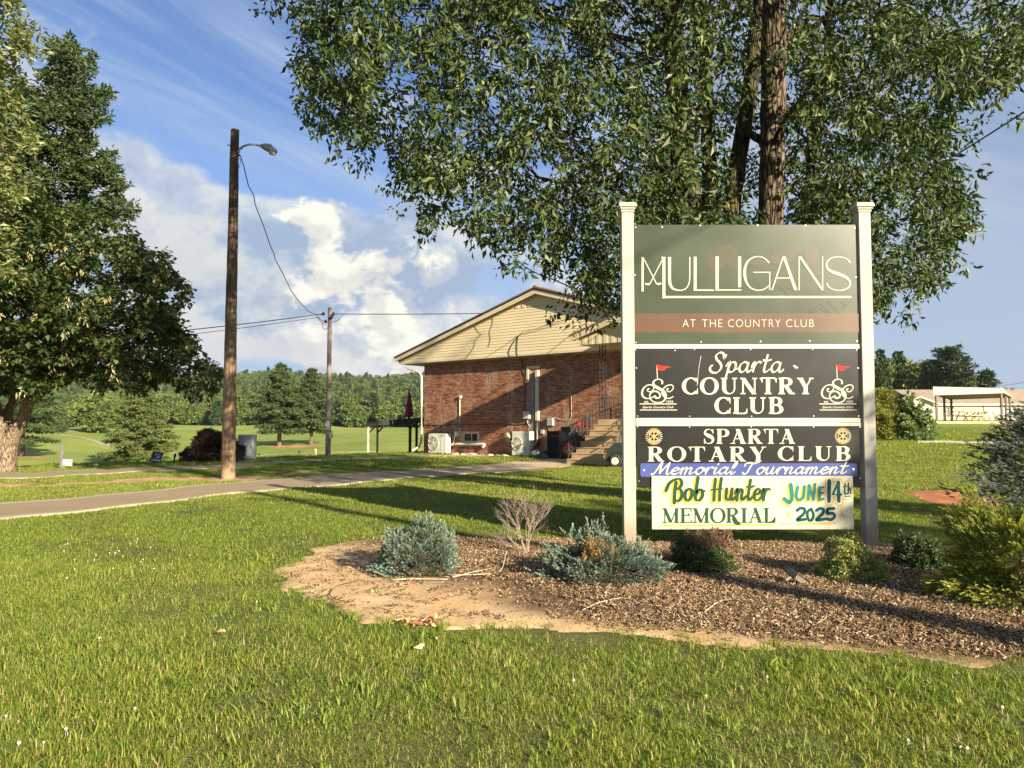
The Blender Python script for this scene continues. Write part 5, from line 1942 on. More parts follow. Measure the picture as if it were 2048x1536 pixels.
wall_box('meter_box', 1094, 836, 1105.5, 851.5, 0.14, M_GREY)
wall_tube('conduit', [(1098.5, 852), (1098.6, 862)], 0.012, M_PALECABLE)
wall_box('junction_box', 1081, 859.5, 1087, 868, 0.10, M_GREY)
wall_tube('cable', [(850, 849.5), (880, 850.5), (907, 848.5), (935, 850), (965, 849), (1000, 850), (1040, 849), (1061, 847)], 0.014, M_CABLE)
wall_tube('cable', [(1061, 847), (1073, 842.5), (1086, 836), (1100, 834.5), (1112, 836.5), (1125, 841), (1135, 841), (1142.5, 835), (1143.7, 820), (1142.5, 780), (1141, 740), (1140.8, 708)], 0.014, M_PALECABLE)
wall_tube('cable', [(1039, 712), (1045.5, 722), (1046, 740), (1051.5, 760), (1051, 790), (1048, 822)], 0.014, M_CABLE)
wall_tube('cable', [(882, 850), (883, 858), (882.5, 868)], 0.008, M_CABLE)
wall_tube('cable', [(857, 851), (862, 854), (868, 852), (877, 855), (884, 851)], 0.008, M_CABLE)


def gable_tube(pts, r, mat, v=VS - 0.03):
    P = catmull([L(*p, v) for p in pts], 4)
    MB().tube(np.stack([P[:, 0], np.full(len(P), v), P[:, 1]], -1), r, 5).build('cable', mat, house, smooth=True)


gable_tube([(1232, 600), (1195, 612), (1150, 631), (1100, 649), (1045, 665)], 0.012, M_CABLE, v=VS - 0.10)
gable_tube([(1045, 665), (1036, 675), (1034, 700), (1035, 712)], 0.013, M_CABLE)
gable_tube([(1036, 672), (1028, 683), (1019, 700), (1019, 712), (1030, 713)], 0.012, M_CABLE)
gable_tube([(1034, 671), (1012, 689), (985, 706), (970, 716)], 0.009, M_CABLE)
gable_tube([(984, 624), (986, 645), (980, 661), (981, 680), (977, 694)], 0.008, M_DARKTWIG)
gable_tube([(950, 652), (956, 662), (962, 668), (950, 682), (949, 692), (938, 709), (930, 718)], 0.008, M_DARKTWIG)
# green patch of dull stain strip under the eave: small white hook
wall_box('wall_hook', 971, 735, 973, 739, 0.05, M_WHITE)

# ---- porch
VP_ = -3.05
pr_, pzr = L(1229, 631, VP_)
pe_, pze = L(1137.5, 673.5, VP_)
ps = (pzr - pze) / (pr_ - pe_)
pl, pfz = L(1152, 690.5, VP_ + .25)
zfr = L(1190, 688, VP_ + .25)[1]
porch_r = 2 * pr_ - pe_
print('porch', pr_, pzr, pe_, pze, 'slope', ps)
for s_ in (1, -1):
    def U(u):
        return u if s_ > 0 else 2 * pr_ - u
    P = [(U(pe_), VP_, pze), (U(pr_), VP_, pzr), (U(pr_), VP_, pzr + .06), (U(pe_), VP_, pze + .07)]
    fix_normals(MB().prism(P, (0, -VP_ + VS, 0)).build('porch_roof', M_ROOF, house))
    P = [(U(pe_ + .02), VP_ + .01, pze - .01), (U(pr_), VP_ + .01, pzr - .02), (U(pr_), VP_ + .01, pzr - .24), (U(pe_ + .02), VP_ + .01, pze - .20)]
    fix_normals(MB().prism(P, (0, 0.03, 0)).build('porch_rake_board', M_CREAMTRIM, house))
    MB().add([(U(pe_ + .02), VP_ + .04, pze - .15), (U(pr_), VP_ + .04, pzr - .20), (U(pr_), VP_ + .3, pzr - .20), (U(pe_ + .02), VP_ + .3, pze - .15)], [(0, 1, 2, 3)]).build('porch_soffit', M_CREAMTRIM, house)
# porch gable boards
zz = zfr + 0.30
while zz < pzr - 0.4:
    z1 = zz + EXPO
    a0, a1 = pr_ - (pzr - .22 - zz) / ps, pr_ - (pzr - .22 - z1) / ps
    MB().add([(a0, VP_ + .234, zz), (2 * pr_ - a0, VP_ + .234, zz), (2 * pr_ - a1, VP_ + .25, z1), (a1, VP_ + .25, z1), (a0, VP_ + .26, zz), (2 * pr_ - a0, VP_ + .26, zz)], [(0, 1, 2, 3), (4, 5, 1, 0)]).build('siding_board', M_SIDING, house)
    zz += EXPO
# ribbed frieze (front and left side)
pl0 = pe_ + 0.32
zf0, zf1 = zfr, zfr + 0.32
nrib = int((2 * (pr_ - pl0)) / 0.16)
for i in range(nrib):
    a0 = pl0 + i * 0.16
    MB().box((a0 + .08, VP_ + .25 - (.012 if i % 2 else 0), (zf0 + zf1) / 2), (0.158, 0.03, zf1 - zf0)).build('frieze_board', M_CREAMTRIM, house)
for i in range(int((-VP_ - .3 + VS) / 0.16)):
    MB().box((pl0 + (.012 if i % 2 else 0), VP_ + .36 + i * .16, (zf0 + zf1) / 2), (0.03, 0.158, zf1 - zf0)).build('frieze_board', M_CREAMTRIM, house)
MB().box((pr_, VP_ / 2 + .1, zf1 - .02), (2 * (pr_ - pl0) - .06, -VP_ - .45, 0.03)).build('porch_ceiling', M_CREAMTRIM, house)

# landing, steps
VL_ = -2.55
us0, zl_ = L(1196, 839.5, VL_)
zl_ += 0.02
print('landing', us0, zl_, 'bottom', L(1155, 907, VL_ - 2.3))
gz = float(hgt(*hw(us0 + 1, VL_ - 2.5, 0)[:2]))
SW = 2.6
MB().box((us0 + SW / 2 + .6, VL_ / 2, (zl_ + gz - .4) / 2), (SW + 1.2, -VL_, zl_ - gz + .4)).build('landing', M_CONC, house)
nst = 7
rise = (zl_ - gz) / (nst + 1)
for i in range(nst):
    zt_ = zl_ - rise * (i + 1)
    v1 = VL_ - 0.31 * i
    b = MB()
    b.box((us0 + SW / 2, v1 - 0.155, (zt_ - .035 + gz - .3) / 2), (SW, 0.31, zt_ - .035 - gz + .3))
    b.box((us0 + SW / 2, v1 - 0.165, zt_ - .0175), (SW + .03, 0.33, 0.035), bev=.006)
    b.build('step', M_CONC, house)
# iron column
colu, colv = us0 + 0.14, VL_ + 0.14
def iron_panel(name, u0, u1, v, z0, z1, scroll=0.16):
    b = MB()
    for u_ in (u0, (u0 + u1) / 2, u1):
        b.box((u_, v, (z0 + z1) / 2), (0.022, 0.022, z1 - z0))
    n_ = int((z1 - z0) / scroll)
    for c_ in (0, 1):
        cu_ = u0 + (u1 - u0) * (0.25 + 0.5 * c_)
        for i in range(n_):
            zc = z0 + (i + .5) * scroll
            a = np.linspace(0, 1.6 * math.pi, 9) + (math.pi if (i + c_) % 2 else 0)
            rr = (u1 - u0) * 0.22 * np.linspace(1, .45, 9)
            b.tube(np.stack([cu_ + rr * np.cos(a), np.full(9, v), zc + rr * 1.5 * np.sin(a)], -1), 0.011, 4, cap=False)
    return b.build(name, M_IRON, house)


iron_panel('iron_column', colu - .14, colu + .14, colv, zl_, zf0)
iron_panel('iron_column', porch_r - pe_ * 0 - .5, porch_r - .22, colv, zl_, zf0)
# railing beside the steps and along the landing
def rail(name, A, B, h=0.86, nbal=9, scroll=True):
    A, B = np.array(A, float), np.array(B, float)
    b = MB()
    upv = np.array([0, 0, 1.0])
    b.tube([A + upv * h, B + upv * h], 0.022, 6)
    b.tube([A + upv * 0.10, B + upv * 0.10], 0.014, 5)
    for i in range(nbal):
        p = A + (B - A) * i / (nbal - 1)
        b.box(p + upv * (h / 2 + (.0 if i in (0, nbal - 1) else .05)), (0.02 if 0 < i < nbal - 1 else .035,) * 2 + (h if i in (0, nbal - 1) else h - .1,))
        if scroll and i < nbal - 1:
            q = A + (B - A) * (i + .5) / (nbal - 1)
            d = (B - A) / (nbal - 1)
            for zc in (.25, .45, .65):
                a = np.linspace(0, 1.7 * math.pi, 8)
                b.tube(q + d * .35 * np.cos(a)[:, None] + upv * (zc + .08 * np.sin(a))[:, None], 0.009, 4, cap=False)
    return b.build(name, M_IRON, house)


rail('stair_railing', (us0 + .04, VL_ - 0.31 * nst + .05, zl_ - rise * nst), (us0 + .04, VL_ + .05, zl_), nbal=10)
rail('stair_railing', (us0 + SW - .04, VL_ - 0.31 * nst + .05, zl_ - rise * nst), (us0 + SW - .04, VL_ + .05, zl_), nbal=10)
rail('landing_railing', (us0 + .06, VL_ + .4, zl_), (us0 + .06, -.12, zl_), nbal=16, scroll=False)
# porch door on the far side of the landing
MB().box((us0 + SW / 2 + .4, -0.03, zl_ + 1.03), (0.95, 0.05, 2.06)).build('door', M_GREY, house)


# ================================================================== THINGS BY THE WALL
def house_thing(name, px, py, v, label, cat, group=None):
    u, z = L(px, py, v)
    w_ = hw(u, v, 0)
    z = float(hgt(w_[0], w_[1]))
    o = empty(name, (w_[0], w_[1], z), -AL)
    return tag(o, label, cat, group), u, z


M_ACW = simple('ac_cream_enamel', (0.72, 0.69, 0.56), 0.4, 0.04, 3, bump=0.03, dirt=(0.58, 0.53, 0.40))


def ac_unit(px0, py0, px1, py1, v, label, group):
    a = L(px0, py0, v - .36)
    c_ = L(px1, py1, v - .36)
    u0, u1, z1 = a[0], c_[0], a[1]
    w_ = hw((u0 + u1) / 2, v - .18, 0)
    z0 = float(hgt(w_[0], w_[1]))
    H = z1 - z0 - 0.08
    Wd = u1 - u0
    root = tag(empty('air_conditioner', (w_[0], w_[1], z0), -AL), label, 'air conditioner', group)
    D = 0.34
    b = MB().box((0, 0, 0.08 + H / 2), (Wd, D, H), bev=0.015)
    body = b.build('casing', M_ACW, root)
    fcx, fcz, fr = -Wd * .20, 0.08 + H * .50, min(Wd * .29, H * .40)
    MB().disc((fcx, -D / 2 - .003, fcz), fr, (0, -1, 0), 28).build('fan_opening', M_DARK, root)
    b = MB()
    for rr in np.linspace(.25, 1.0, 6):
        a = np.linspace(0, 2 * math.pi, 25)
        b.tube(np.stack([fcx + fr * rr * np.cos(a), np.full(25, -D / 2 - .02), fcz + fr * rr * np.sin(a)], -1), 0.006 if rr < 1 else .014, 4, cap=False)
    for i in range(12):
        a = i * math.pi / 6
        b.tube([(fcx + fr * .2 * math.cos(a), -D / 2 - .024, fcz + fr * .2 * math.sin(a)), (fcx + fr * math.cos(a), -D / 2 - .02, fcz + fr * math.sin(a))], 0.005, 4)
    b.disc((fcx, -D / 2 - .032, fcz), fr * .26, (0, -1, 0), 16)
    b.build('fan_grille', M_ACW, root)
    b = MB()
    for i in range(5):
        a0 = i * 2 * math.pi / 5
        P = [(fcx + fr * .2 * math.cos(a0), -D / 2 - .008, fcz + fr * .2 * math.sin(a0)), (fcx + fr * .85 * math.cos(a0), -D / 2 - .006, fcz + fr * .85 * math.sin(a0)), (fcx + fr * .85 * math.cos(a0 + .6), -D / 2 - .012, fcz + fr * .85 * math.sin(a0 + .6)), (fcx + fr * .2 * math.cos(a0 + .9), -D / 2 - .012, fcz + fr * .2 * math.sin(a0 + .9))]
        b.add(P, [(0, 1, 2, 3)])
    b.build('fan_blades', M_GREY, root)
    b = MB()
    for i in range(7):
        b.box((Wd * .20 + i * .018, -D / 2 - .004, 0.08 + H * .42), (0.008, 0.006, H * .62))
    b.build('louvre_ribs', M_ACW, root)['kind'] = 'stuff'
    MB().box((Wd * .26, -D / 2 - .004, 0.08 + H * .90), (Wd * .13, 0.006, 0.05)).build('maker_plate', M_GREY, root)
    b = MB().box((-Wd * .3, 0, 0.04), (0.10, D + .05, 0.08)).box((Wd * .3, 0, 0.04), (0.10, D + .05, 0.08))
    b.build('feet', M_CONC, root)['kind'] = 'stuff'
    b = MB()
    b.box((Wd / 2 + .03, -.02, 0.08 + H * .55), (0.06, D * .6, H * .5), bev=.008)
    b.build('valve_cover', M_ACW, root)
    return root


ac_unit(856.5, 867, 892, 905, -.10, 'cream outdoor air conditioner at the left corner of the brick wall', 'air conditioners along the brick wall')
ac_unit(1023.5, 863, 1059, 905, -.12, 'cream outdoor air conditioner below the white wall duct', 'air conditioners along the brick wall')

# black condenser with louvres
u0, z1 = L(1094, 862, -.8)
u1, _ = L(1117, 862, -.8)
w_ = hw((u0 + u1) / 2, -.45, 0)
z0 = float(hgt(w_[0], w_[1]))
root = tag(empty('black_condenser', (w_[0], w_[1], z0), -AL), 'square dark louvred condenser unit between the bags and the black cabinet', 'condenser')
H, Wd = z1 - z0, u1 - u0
M_DGM = simple('dark_green_metal', (0.022, 0.028, 0.024), 0.4, 0.2, 5, bump=0.05)
MB().box((0, 0.01, H / 2), (Wd - .03, .66, H - .04)).build('core', M_DARK, root)
b = MB()
for sx_, sy_ in ((-1, -1), (1, -1), (1, 1), (-1, 1)):
    b.box((sx_ * (Wd / 2 - .02), sy_ * .33, H / 2), (0.04, 0.04, H))
b.box((0, 0, H - .02), (Wd, .70, .04), bev=.008)
b.build('casing', M_DGM, root)
for i in range(9):
    MB().box((0, -.335, 0.1 + i * (H - .2) / 8), (Wd - .08, 0.02, 0.05), M=np.array(Matrix.Rotation(.5, 3, 'X'))).build('louvre', M_DGM, root)
MB().box((Wd * .15, -.352, H * .82), (Wd * .4, .006, .05)).build('red_plate', M_RED, root)

# black cabinet with a round red sign
u0, z1 = L(1118, 863, -1.3)
u1, _ = L(1154, 863, -1.3)
w_ = hw((u0 + u1) / 2, -.9, 0)
z0 = float(hgt(w_[0], w_[1]))
root = tag(empty('black_cabinet', (w_[0], w_[1], z0), -AL), 'black steel cabinet with a round red sign at the foot of the steps', 'cabinet')
H, Wd = z1 - z0, u1 - u0
MB().box((0, 0, .06 + (H - .06) / 2), (Wd, .8, H - .06), bev=.02).build('body', M_BLACKM, root)
b = MB().box((0, -.405, H * .82), (Wd * .94, .012, .03)).box((-Wd * .25, -.405, H * .45), (.025, .012, H * .7)).box((-Wd * .42, -.41, H * .3), (.12, .014, H * .45))
b.build('door_trim', M_IRON, root)['kind'] = 'stuff'
dc = (Wd * .02, -.42, H * .40)
dr = 0.30
b = MB()
b.tube([(dc[0], -.40, dc[2]), (dc[0], -.425, dc[2])], dr, 32)
rs_ = b.build('round_sign', M_RED, root)
b = MB()
def dq(P):
    b.add([(dc[0] + x * dr, -.4275, dc[2] + z * dr) for x, z in P], [(0, 1, 2, 3)])
b.add([(dc[0] + x * dr, -.4275, dc[2] + z * dr) for x, z in ((-.16, .45), (0, .85), (0, .68), (-.07, .45), (.16, .45), (.07, .45))], None, [(0, 2, 1), (0, 3, 2), (1, 2, 4), (2, 5, 4)])
for i, xx in enumerate((-.55, -.38, -.2, .0, .2, .4, .58)):
    dq([(xx - .06, .12), (xx + .05, .12), (xx + .05, .28), (xx - .06, .28)] if i % 2 else [(xx - .02, .05), (xx + .03, .05), (xx + .03, .28), (xx - .02, .28)])
for xx, w2, h2 in ((-.72, .12, .35), (-.5, .06, .5), (-.3, .15, .45), (-.08, .06, .6), (.12, .18, .42), (.35, .06, .5), (.55, .1, .42), (.74, .06, .4)):
    dq([(xx, -.12 - h2), (xx + w2, -.10 - h2), (xx + w2, -.08), (xx, -.12)])
dq([(-.62, -.60), (.62, -.50), (.55, -.44), (-.5, -.52)])
b.build('sign_print', M_CREAM, rs_)['kind'] = 'stuff'
for s1 in (-1, 1):
    b = MB()
    b.tube([(s1 * Wd * .38, -.36, .05), (s1 * Wd * .38, -.30, .05)], .05, 12)
    b.build('caster', M_BLACKM, root)
# clutter on top
u0, z1 = L(1124, 854.5, -1.1)
o = tag(MB().box((0, 0, .10), (.55, .4, .20), bev=.02).build('black_toolbox', M_BLACKM, None, loc=(*hw(L(1137, 860, -.9)[0], -.9, 0)[:2], z0 + H), rot=(0, 0, -AL)), 'flat black box lying on top of the black cabinet', 'box')
# red bag pair on the stair rail
b = MB()
for i, dx in enumerate((-.11, .11)):
    a = np.linspace(0, math.pi, 7)
    b.tube(np.stack([dx + 0 * a, 0 * a, .14 - .14 * np.cos(a)], -1), np.maximum(.10 * np.sin(a) ** .6, .01), 9)
p = hw(*(lambda q: (q[0], -2.2, q[1]))(L(1163, 855, -2.2)))
o = b.build('red_gloves', M_RED, None, loc=p, smooth=True)
o['kind'] = 'stuff'
tag(o, 'two bright red padded bundles hanging by the lower end of the stair rail', 'gloves')
MB().tube([(0, 0, .28), (.0, .03, .33), (-.25, .1, .30), (-.5, .16, .31)], .012, 5).build('strap', M_PALECABLE, o)

# grey sacks beside the second air conditioner
M_SACK = simple('grey_tarp', (0.17, 0.165, 0.15), 0.75, 0.4, 7, bump=0.6)
for k, (px, py, w2, h2, lab) in enumerate(((1074, 905, .85, .42, 'larger crumpled grey sack piled against the second air conditioner'), (1088, 906, .6, .25, 'smaller flattened grey sack beside the dark condenser'))):
    u, _ = L(px, py, -.8)
    w_ = hw(u, -.75, 0)
    b = MB()
    n_ = 14
    a = np.linspace(0, math.pi, n_)
    rr = np.maximum(np.sin(a) ** .6, .02)
    bm_ = np.stack([-w2 / 2 * np.cos(a), .05 * np.sin(3 * a), np.full(n_, h2 * .32)], -1)
    b.tube(bm_, rr * h2 * .62, 12)
    me = b.mesh('sack', True)
    co = np.empty(len(me.vertices) * 3, np.float32)
    me.vertices.foreach_get('co', co)
    co = co.reshape(-1, 3)
    co[:, 2] = np.maximum(co[:, 2] + .04 * np.sin(co[:, 0] * 17 + 2) * np.cos(co[:, 1] * 13), 0.0)
    co[:, 1] += .04 * np.sin(co[:, 0] * 23 + co[:, 2] * 19)
    me.vertices.foreach_set('co', co.ravel())
    tag(link('sack', me, M_SACK, None, (w_[0], w_[1], float(hgt(w_[0], w_[1]))), (0, 0, -AL)), lab, 'sack', 'sacks by the wall')

# flat stones along the foot of the wall
M_STONE = simple('pale_fieldstone', (0.46, 0.41, 0.33), 0.9, 0.2, 6, bump=0.4)
rk = np.random.default_rng(6)
labs = ['flat pale stone right of the first air conditioner at the wall foot', 'long pale stone below the left end of the white drain pipe', 'pale stone below the basement window', 'small tilted stone below the basement window', 'pale stone below the drain pipe outlet',
        'wide flat stone midway between the two air conditioners', 'round pale stone left of the second air conditioner', 'small stone touching the second air conditioner']
for k, px in enumerate((911, 928, 941, 951, 964, 980, 1000, 1012)):
    u, _ = L(px, 903, -.35)
    w_ = hw(u, -.35 - .1 * rk.random(), 0)
    sz = (.16 + .18 * rk.random(), .14, .06 + .05 * rk.random())
    bm = bmesh.new()
    bmesh.ops.create_icosphere(bm, subdivisions=2, radius=1.0)
    for v_ in bm.verts:
        q_ = 1 + .18 * rk.normal()
        v_.co = Vector((v_.co.x * sz[0] * q_, v_.co.y * sz[1] * q_, max(v_.co.z * sz[2] * q_, -.04)))
    me = bpy.data.meshes.new('stone')
    bm.to_mesh(me)
    bm.free()
    tag(link('stone', me, M_STONE, None, (w_[0], w_[1], float(hgt(w_[0], w_[1])) + .03), (0, 0, -AL + rk.normal() * .2)), labs[k], 'stone', 'flat stones at the foot of the wall')

# bin on the landing
p = hw(us0 + 0.95, VL_ + 1.2, zl_)
root = tag(empty('litter_bin', p, -AL), 'dark green litter bin standing on the porch landing', 'bin')
MB().tube([(0, 0, 0), (0, 0, .62)], [.20, .25], 16).build('barrel', M_DGM, root)
MB().tube([(0, 0, .62), (0, 0, .66), (0, 0, .70)], [.27, .27, .18], 16).build('lid', M_BLACKM, root)

# golf cart by the steps (only its front wheel shows left of the sign post)
u, z = L(1230, 905, -5.6)
w_ = hw(u, -5.6, 0)
gz_ = float(hgt(w_[0], w_[1]))
cart = tag(empty('golf_cart', (w_[0], w_[1], gz_), R(-8)), 'dark golf cart parked at the foot of the porch steps behind the sign post', 'golf cart')
M_TYRE = simple('tyre_rubber', (0.02, 0.02, 0.02), 0.8, 0.2, 12)
M_RIM = simple('cream_rim', (0.66, 0.58, 0.40), 0.4, 0.1, 8)
M_CARTB = simple('cart_dark_paint', (0.02, 0.03, 0.025), 0.25, 0.1, 3, bump=0.0)
for (x_, y_) in ((0, 0), (1.7, 0), (0, 1.0), (1.7, 1.0)):
    b = MB()
    a = np.linspace(0, 2 * math.pi, 17)
    b.tube(np.stack([x_ + .165 * np.cos(a), np.full(17, y_), .225 + .165 * np.sin(a)], -1), .062, 8, cap=False)
    wh = b.build('wheel', M_TYRE, cart, smooth=True)
    MB().tube([(x_, y_ - .05, .225), (x_, y_ + .05, .225)], .12, 16).disc((x_, y_ - .055, .225), .05, (0, -1, 0), 12).build('rim', M_RIM, wh)
P = [(-.30, .22), (-.28, .55), (-.05, .78), (.25, .84), (.32, .40), (1.0, .36), (1.05, .62), (1.95, .70), (2.1, .45), (2.05, .25), (1.95, .22)]
b = MB()
V = [(x, .06, z) for x, z in P] + [(x, .94, z) for x, z in P]
nP = len(P)
Qs = [(i, (i + 1) % nP, nP + (i + 1) % nP, nP + i) for i in range(nP)]
Ts = [(10, 0, 1), (10, 1, 4), (1, 2, 4), (2, 3, 4), (10, 4, 5), (10, 5, 9), (5, 6, 9), (6, 8, 9), (6, 7, 8)]
b.add(V, Qs, Ts + [(c3 + nP, b3 + nP, a3 + nP) for a3, b3, c3 in Ts])
fix_normals(b.build('body', M_CARTB, cart))
MB().box((1.25, .5, .76), (.5, .9, .14), bev=.03).build('seat', M_CREAMTRIM, cart)
MB().box((1.52, .5, 1.05), (.12, .9, .42), bev=.03).build('backrest', M_CREAMTRIM, cart)
MB().box((.85, .5, 1.86), (1.7, 1.1, .06), bev=.02).build('canopy', M_CARTB, cart)
for (x0_, x1_, y_) in ((.15, .22, .08), (.15, .22, .92), (1.66, 1.55, .08), (1.66, 1.55, .92)):
    MB().tube([(x0_, y_, .74), (x1_, y_, 1.84)], .018, 6).build('canopy_post', M_BLACKM, cart)
a = np.linspace(0, 2 * math.pi, 17)
b = MB().tube(np.stack([.55 + .07 * np.sin(a), .28 + .15 * np.cos(a), .98 + .13 * np.sin(a)], -1), .014, 6, cap=False).tube([(.25, .28, .75), (.55, .28, .98)], .014, 6)
b.build('steering_wheel', M_BLACKM, cart)

# ================================================================== TREES
def leaves(centres, per, spread, size, shape=0.42, droop=0.35, seed=0, fold=0.25, vbias=None, keep=None, flat=0.0, jit=0.25, up=0.0):
    """leaf-sized kite faces round the cluster centres -> V, T, v"""
    r = np.random.default_rng(seed)
    C = np.repeat(np.asarray(centres, float), per, axis=0)
    n = len(C)
    sp = np.broadcast_to(np.asarray(spread, float), (3,))
    off = r.normal(0, 1, (n, 3))
    off /= np.maximum(np.linalg.norm(off, axis=1, keepdims=True), 1e-6)
    off *= (r.random((n, 1)) ** 0.5) * sp
    P = C + off
    th = r.random(n) * 2 * math.pi
    el_ = r.normal(-droop, 0.45, n)
    D = np.stack([np.cos(th) * np.cos(el_), np.sin(th) * np.cos(el_), np.sin(el_)], -1)
    # leaves point away from their cluster's middle a little
    D = D + 0.5 * off / np.maximum(np.linalg.norm(off, axis=1, keepdims=True), 1e-6)
    D[:, 2] += up
    D /= np.linalg.norm(D, axis=1, keepdims=True)
    ref = r.normal(0, 1, (n, 3))
    if flat:
        ref = ref * (1 - flat)
        ref[:, 2] = ref[:, 2] * 0.1
        s_ = np.cross(D, np.array([0, 0, 1.0]) + ref * 0.5)
    else:
        s_ = np.cross(D, ref)
    s_ /= np.maximum(np.linalg.norm(s_, axis=1, keepdims=True), 1e-6)
    nrm = np.cross(s_, D)
    L_ = size * (1 + jit * r.normal(0, 1, n)).clip(0.4, 1.8)
    wd = L_ * shape
    base = P
    tip = P + D * L_[:, None] - nrm * (L_ * fold * 0.5)[:, None]
    mid = P + D * (L_ * 0.45)[:, None]
    l_ = mid + s_ * (wd / 2)[:, None] + nrm * (L_ * fold * .35)[:, None]
    r_ = mid - s_ * (wd / 2)[:, None] + nrm * (L_ * fold * .35)[:, None]
    V = np.stack([base, r_, tip, l_], 1).reshape(-1, 3)
    k = np.arange(n) * 4
    T = np.concatenate([np.stack([k, k + 1, k + 2], -1), np.stack([k, k + 2, k + 3], -1)])
    v = r.random(n) * 0.8 + np.repeat(r.random(len(centres)), per) * 0.2 if vbias is None else np.clip(r.random(n) * 0.6 + np.repeat(vbias, per) * 0.4, 0, 1)
    return V, T, np.repeat(v, 4)


def leaf_object(name, parts, mat, parent=None, loc=None):
    V, T, A, n = [], [], [], 0
    for (v, t_, a) in parts:
        V.append(v); T.append(t_ + n); A.append(a)
        n += len(v)
    V = np.vstack(V)
    if loc is not None:
        V = V - np.asarray(loc, float)
    me = np_mesh(name, V, None, np.vstack(T), attrs={'v': np.concatenate(A)})
    return link(name, me, mat, parent)


def screen_cloud(poly, Y, depth, n, seed, noise_scale=60, gap=0.0, edge_soft=0):
    """n cluster centres inside an outline seen from the photograph's place, spread through the crown's real depth"""
    r = np.random.default_rng(seed)
    poly = np.asarray(poly, float)
    out = []
    x0, y0 = poly.min(0)
    x1, y1 = poly.max(0)
    ph = r.random(8) * 6.28
    while len(out) < n:
        m_ = 4000
        x = x0 + (x1 - x0) * r.random(m_)
        y = y0 + (y1 - y0) * r.random(m_)
        k = inpoly(x, y, poly)
        if gap:
            s = noise_scale
            g_ = np.sin(x / s + ph[0] + 1.5 * np.sin(y / s * 0.9 + ph[1])) * np.sin(y / s * 1.1 + ph[2] + 1.3 * np.sin(x / s * .8 + ph[3])) + .5 * np.sin(x / s * 2.3 + ph[4]) * np.sin(y / s * 2.1 + ph[5])
            k &= g_ > -1.5 + gap * 1.5 * r.random(m_)
        for q in np.nonzero(k)[0]:
            d = min(1.0, float(-polydist(x[q:q + 1], y[q:q + 1], poly)[0]) / 160.0)
            dd = depth * (0.25 + 0.75 * math.sqrt(max(d, 0)))
            yy = Y + (r.random() * 2 - 1) * dd
            out.append(at(x[q], y[q], yy))
            if len(out) >= n:
                break
    return np.array(out)


def limb(b, A, B, r0, r1, sag=0.0, wob=0.15, n=7, seed=0, sides=8):
    r = np.random.default_rng(seed)
    A, B = np.asarray(A, float), np.asarray(B, float)
    t_ = np.linspace(0, 1, n)[:, None]
    P = A * (1 - t_) + B * t_
    ln = np.linalg.norm(B - A)
    P[1:-1] += r.normal(0, wob * ln / n, (n - 2, 3))
    P[:, 2] += (sag * 4 * t_ * (1 - t_))[:, 0]
    P = catmull(P, 3)
    b.tube(P, np.linspace(r0, r1, len(P)), sides, cap=False)
    return P


# ---------------------------------------------------------------- the big tree behind the sign
M_BIGLEAF = leafmat('ash_leaves', [(0.022, 0.040, 0.010), (0.040, 0.070, 0.016), (0.070, 0.105, 0.026), (0.26, 0.28, 0.13)], trans=0.22, rough=0.48, spec=0.3)  # palest ramp colour stands in for leaf faces lit by the sun
M_BARK = barkmat('furrowed_bark', (0.095, 0.072, 0.05), (0.27, 0.20, 0.13), 7, squash=0.18)
M_BARK2 = barkmat('shaded_mossy_bark', (0.055, 0.045, 0.03), (0.15, 0.115, 0.07), 7, squash=0.18, patch=(0.10, 0.095, 0.03))  # same bark with moss, darkened: shade of the other stems put into the colour
TY = 14.0
tb = onground(1470, TY)
tree = tag(empty('tree', tb), 'huge dark-leaved multi-stemmed tree spreading over the sign', 'tree')


def rel(P, o):
    return np.asarray(P, float) - np.array(o.location)


def stem_obj(name, pts, rads, mat, parent, sides=14, bump_r=0.025, seed=1):
    P = catmull(pts, 8)
    rd = np.interp(np.linspace(0, 1, len(P)), np.linspace(0, 1, len(rads)), rads)
    b = MB()
    b.tube(rel(P, parent), rd, sides)
    me = b.mesh(name, True)
    co = np.empty(len(me.vertices) * 3, np.float32)
    me.vertices.foreach_get('co', co)
    co = co.reshape(-1, 3)
    rr = np.random.default_rng(seed)
    co += (rr.normal(0, 1, co.shape) * bump_r * rd.mean()).astype(np.float32)
    me.vertices.foreach_set('co', co.ravel())
    me.update()
    return link(name, me, mat, parent), P


def pxr(w, Y):
    return w / 2 / F * Y


stems = [
    ([(1530, 1000, 14), (1540, 700, 14), (1542, 447, 14), (1546, 250, 13.9), (1548, 60, 13.8), (1556, -160, 13.8), (1575, -420, 13.9)], (58, 56, 50, 49, 50, 40, 24), M_BARK),
    ([(1440, 1000, 14.3), (1455, 700, 14.3), (1462, 440, 14.4), (1480, 300, 14.5), (1497, 200, 14.6), (1512, 80, 14.7), (1530, -120, 15), (1500, -380, 15.3)], (60, 52, 36, 33, 32, 30, 24, 12), M_BARK2),
    ([(1400, 1000, 14.5), (1412, 700, 14.5), (1420, 430, 14.7), (1418, 300, 14.9), (1408, 130, 15.0), (1390, -60, 15.2), (1360, -320, 15.4)], (60, 50, 38, 30, 28, 26, 12), M_BARK2),
    ([(1380, 1000, 14.0), (1378, 700, 13.9), (1375, 430, 13.8), (1362, 280, 13.7), (1350, 120, 13.6), (1340, -40, 13.5), (1300, -320, 13.2)], (72, 66, 58, 46, 42, 38, 16), M_BARK2),
    ([(1560, 1000, 14.6), (1590, 700, 14.8), (1615, 430, 15.2), (1625, 300, 15.6), (1655, 120, 16.0), (1660, 0, 16.2), (1700, -260, 16.6)], (40, 30, 20, 18, 18, 16, 8), M_BARK2),
]
SP = []
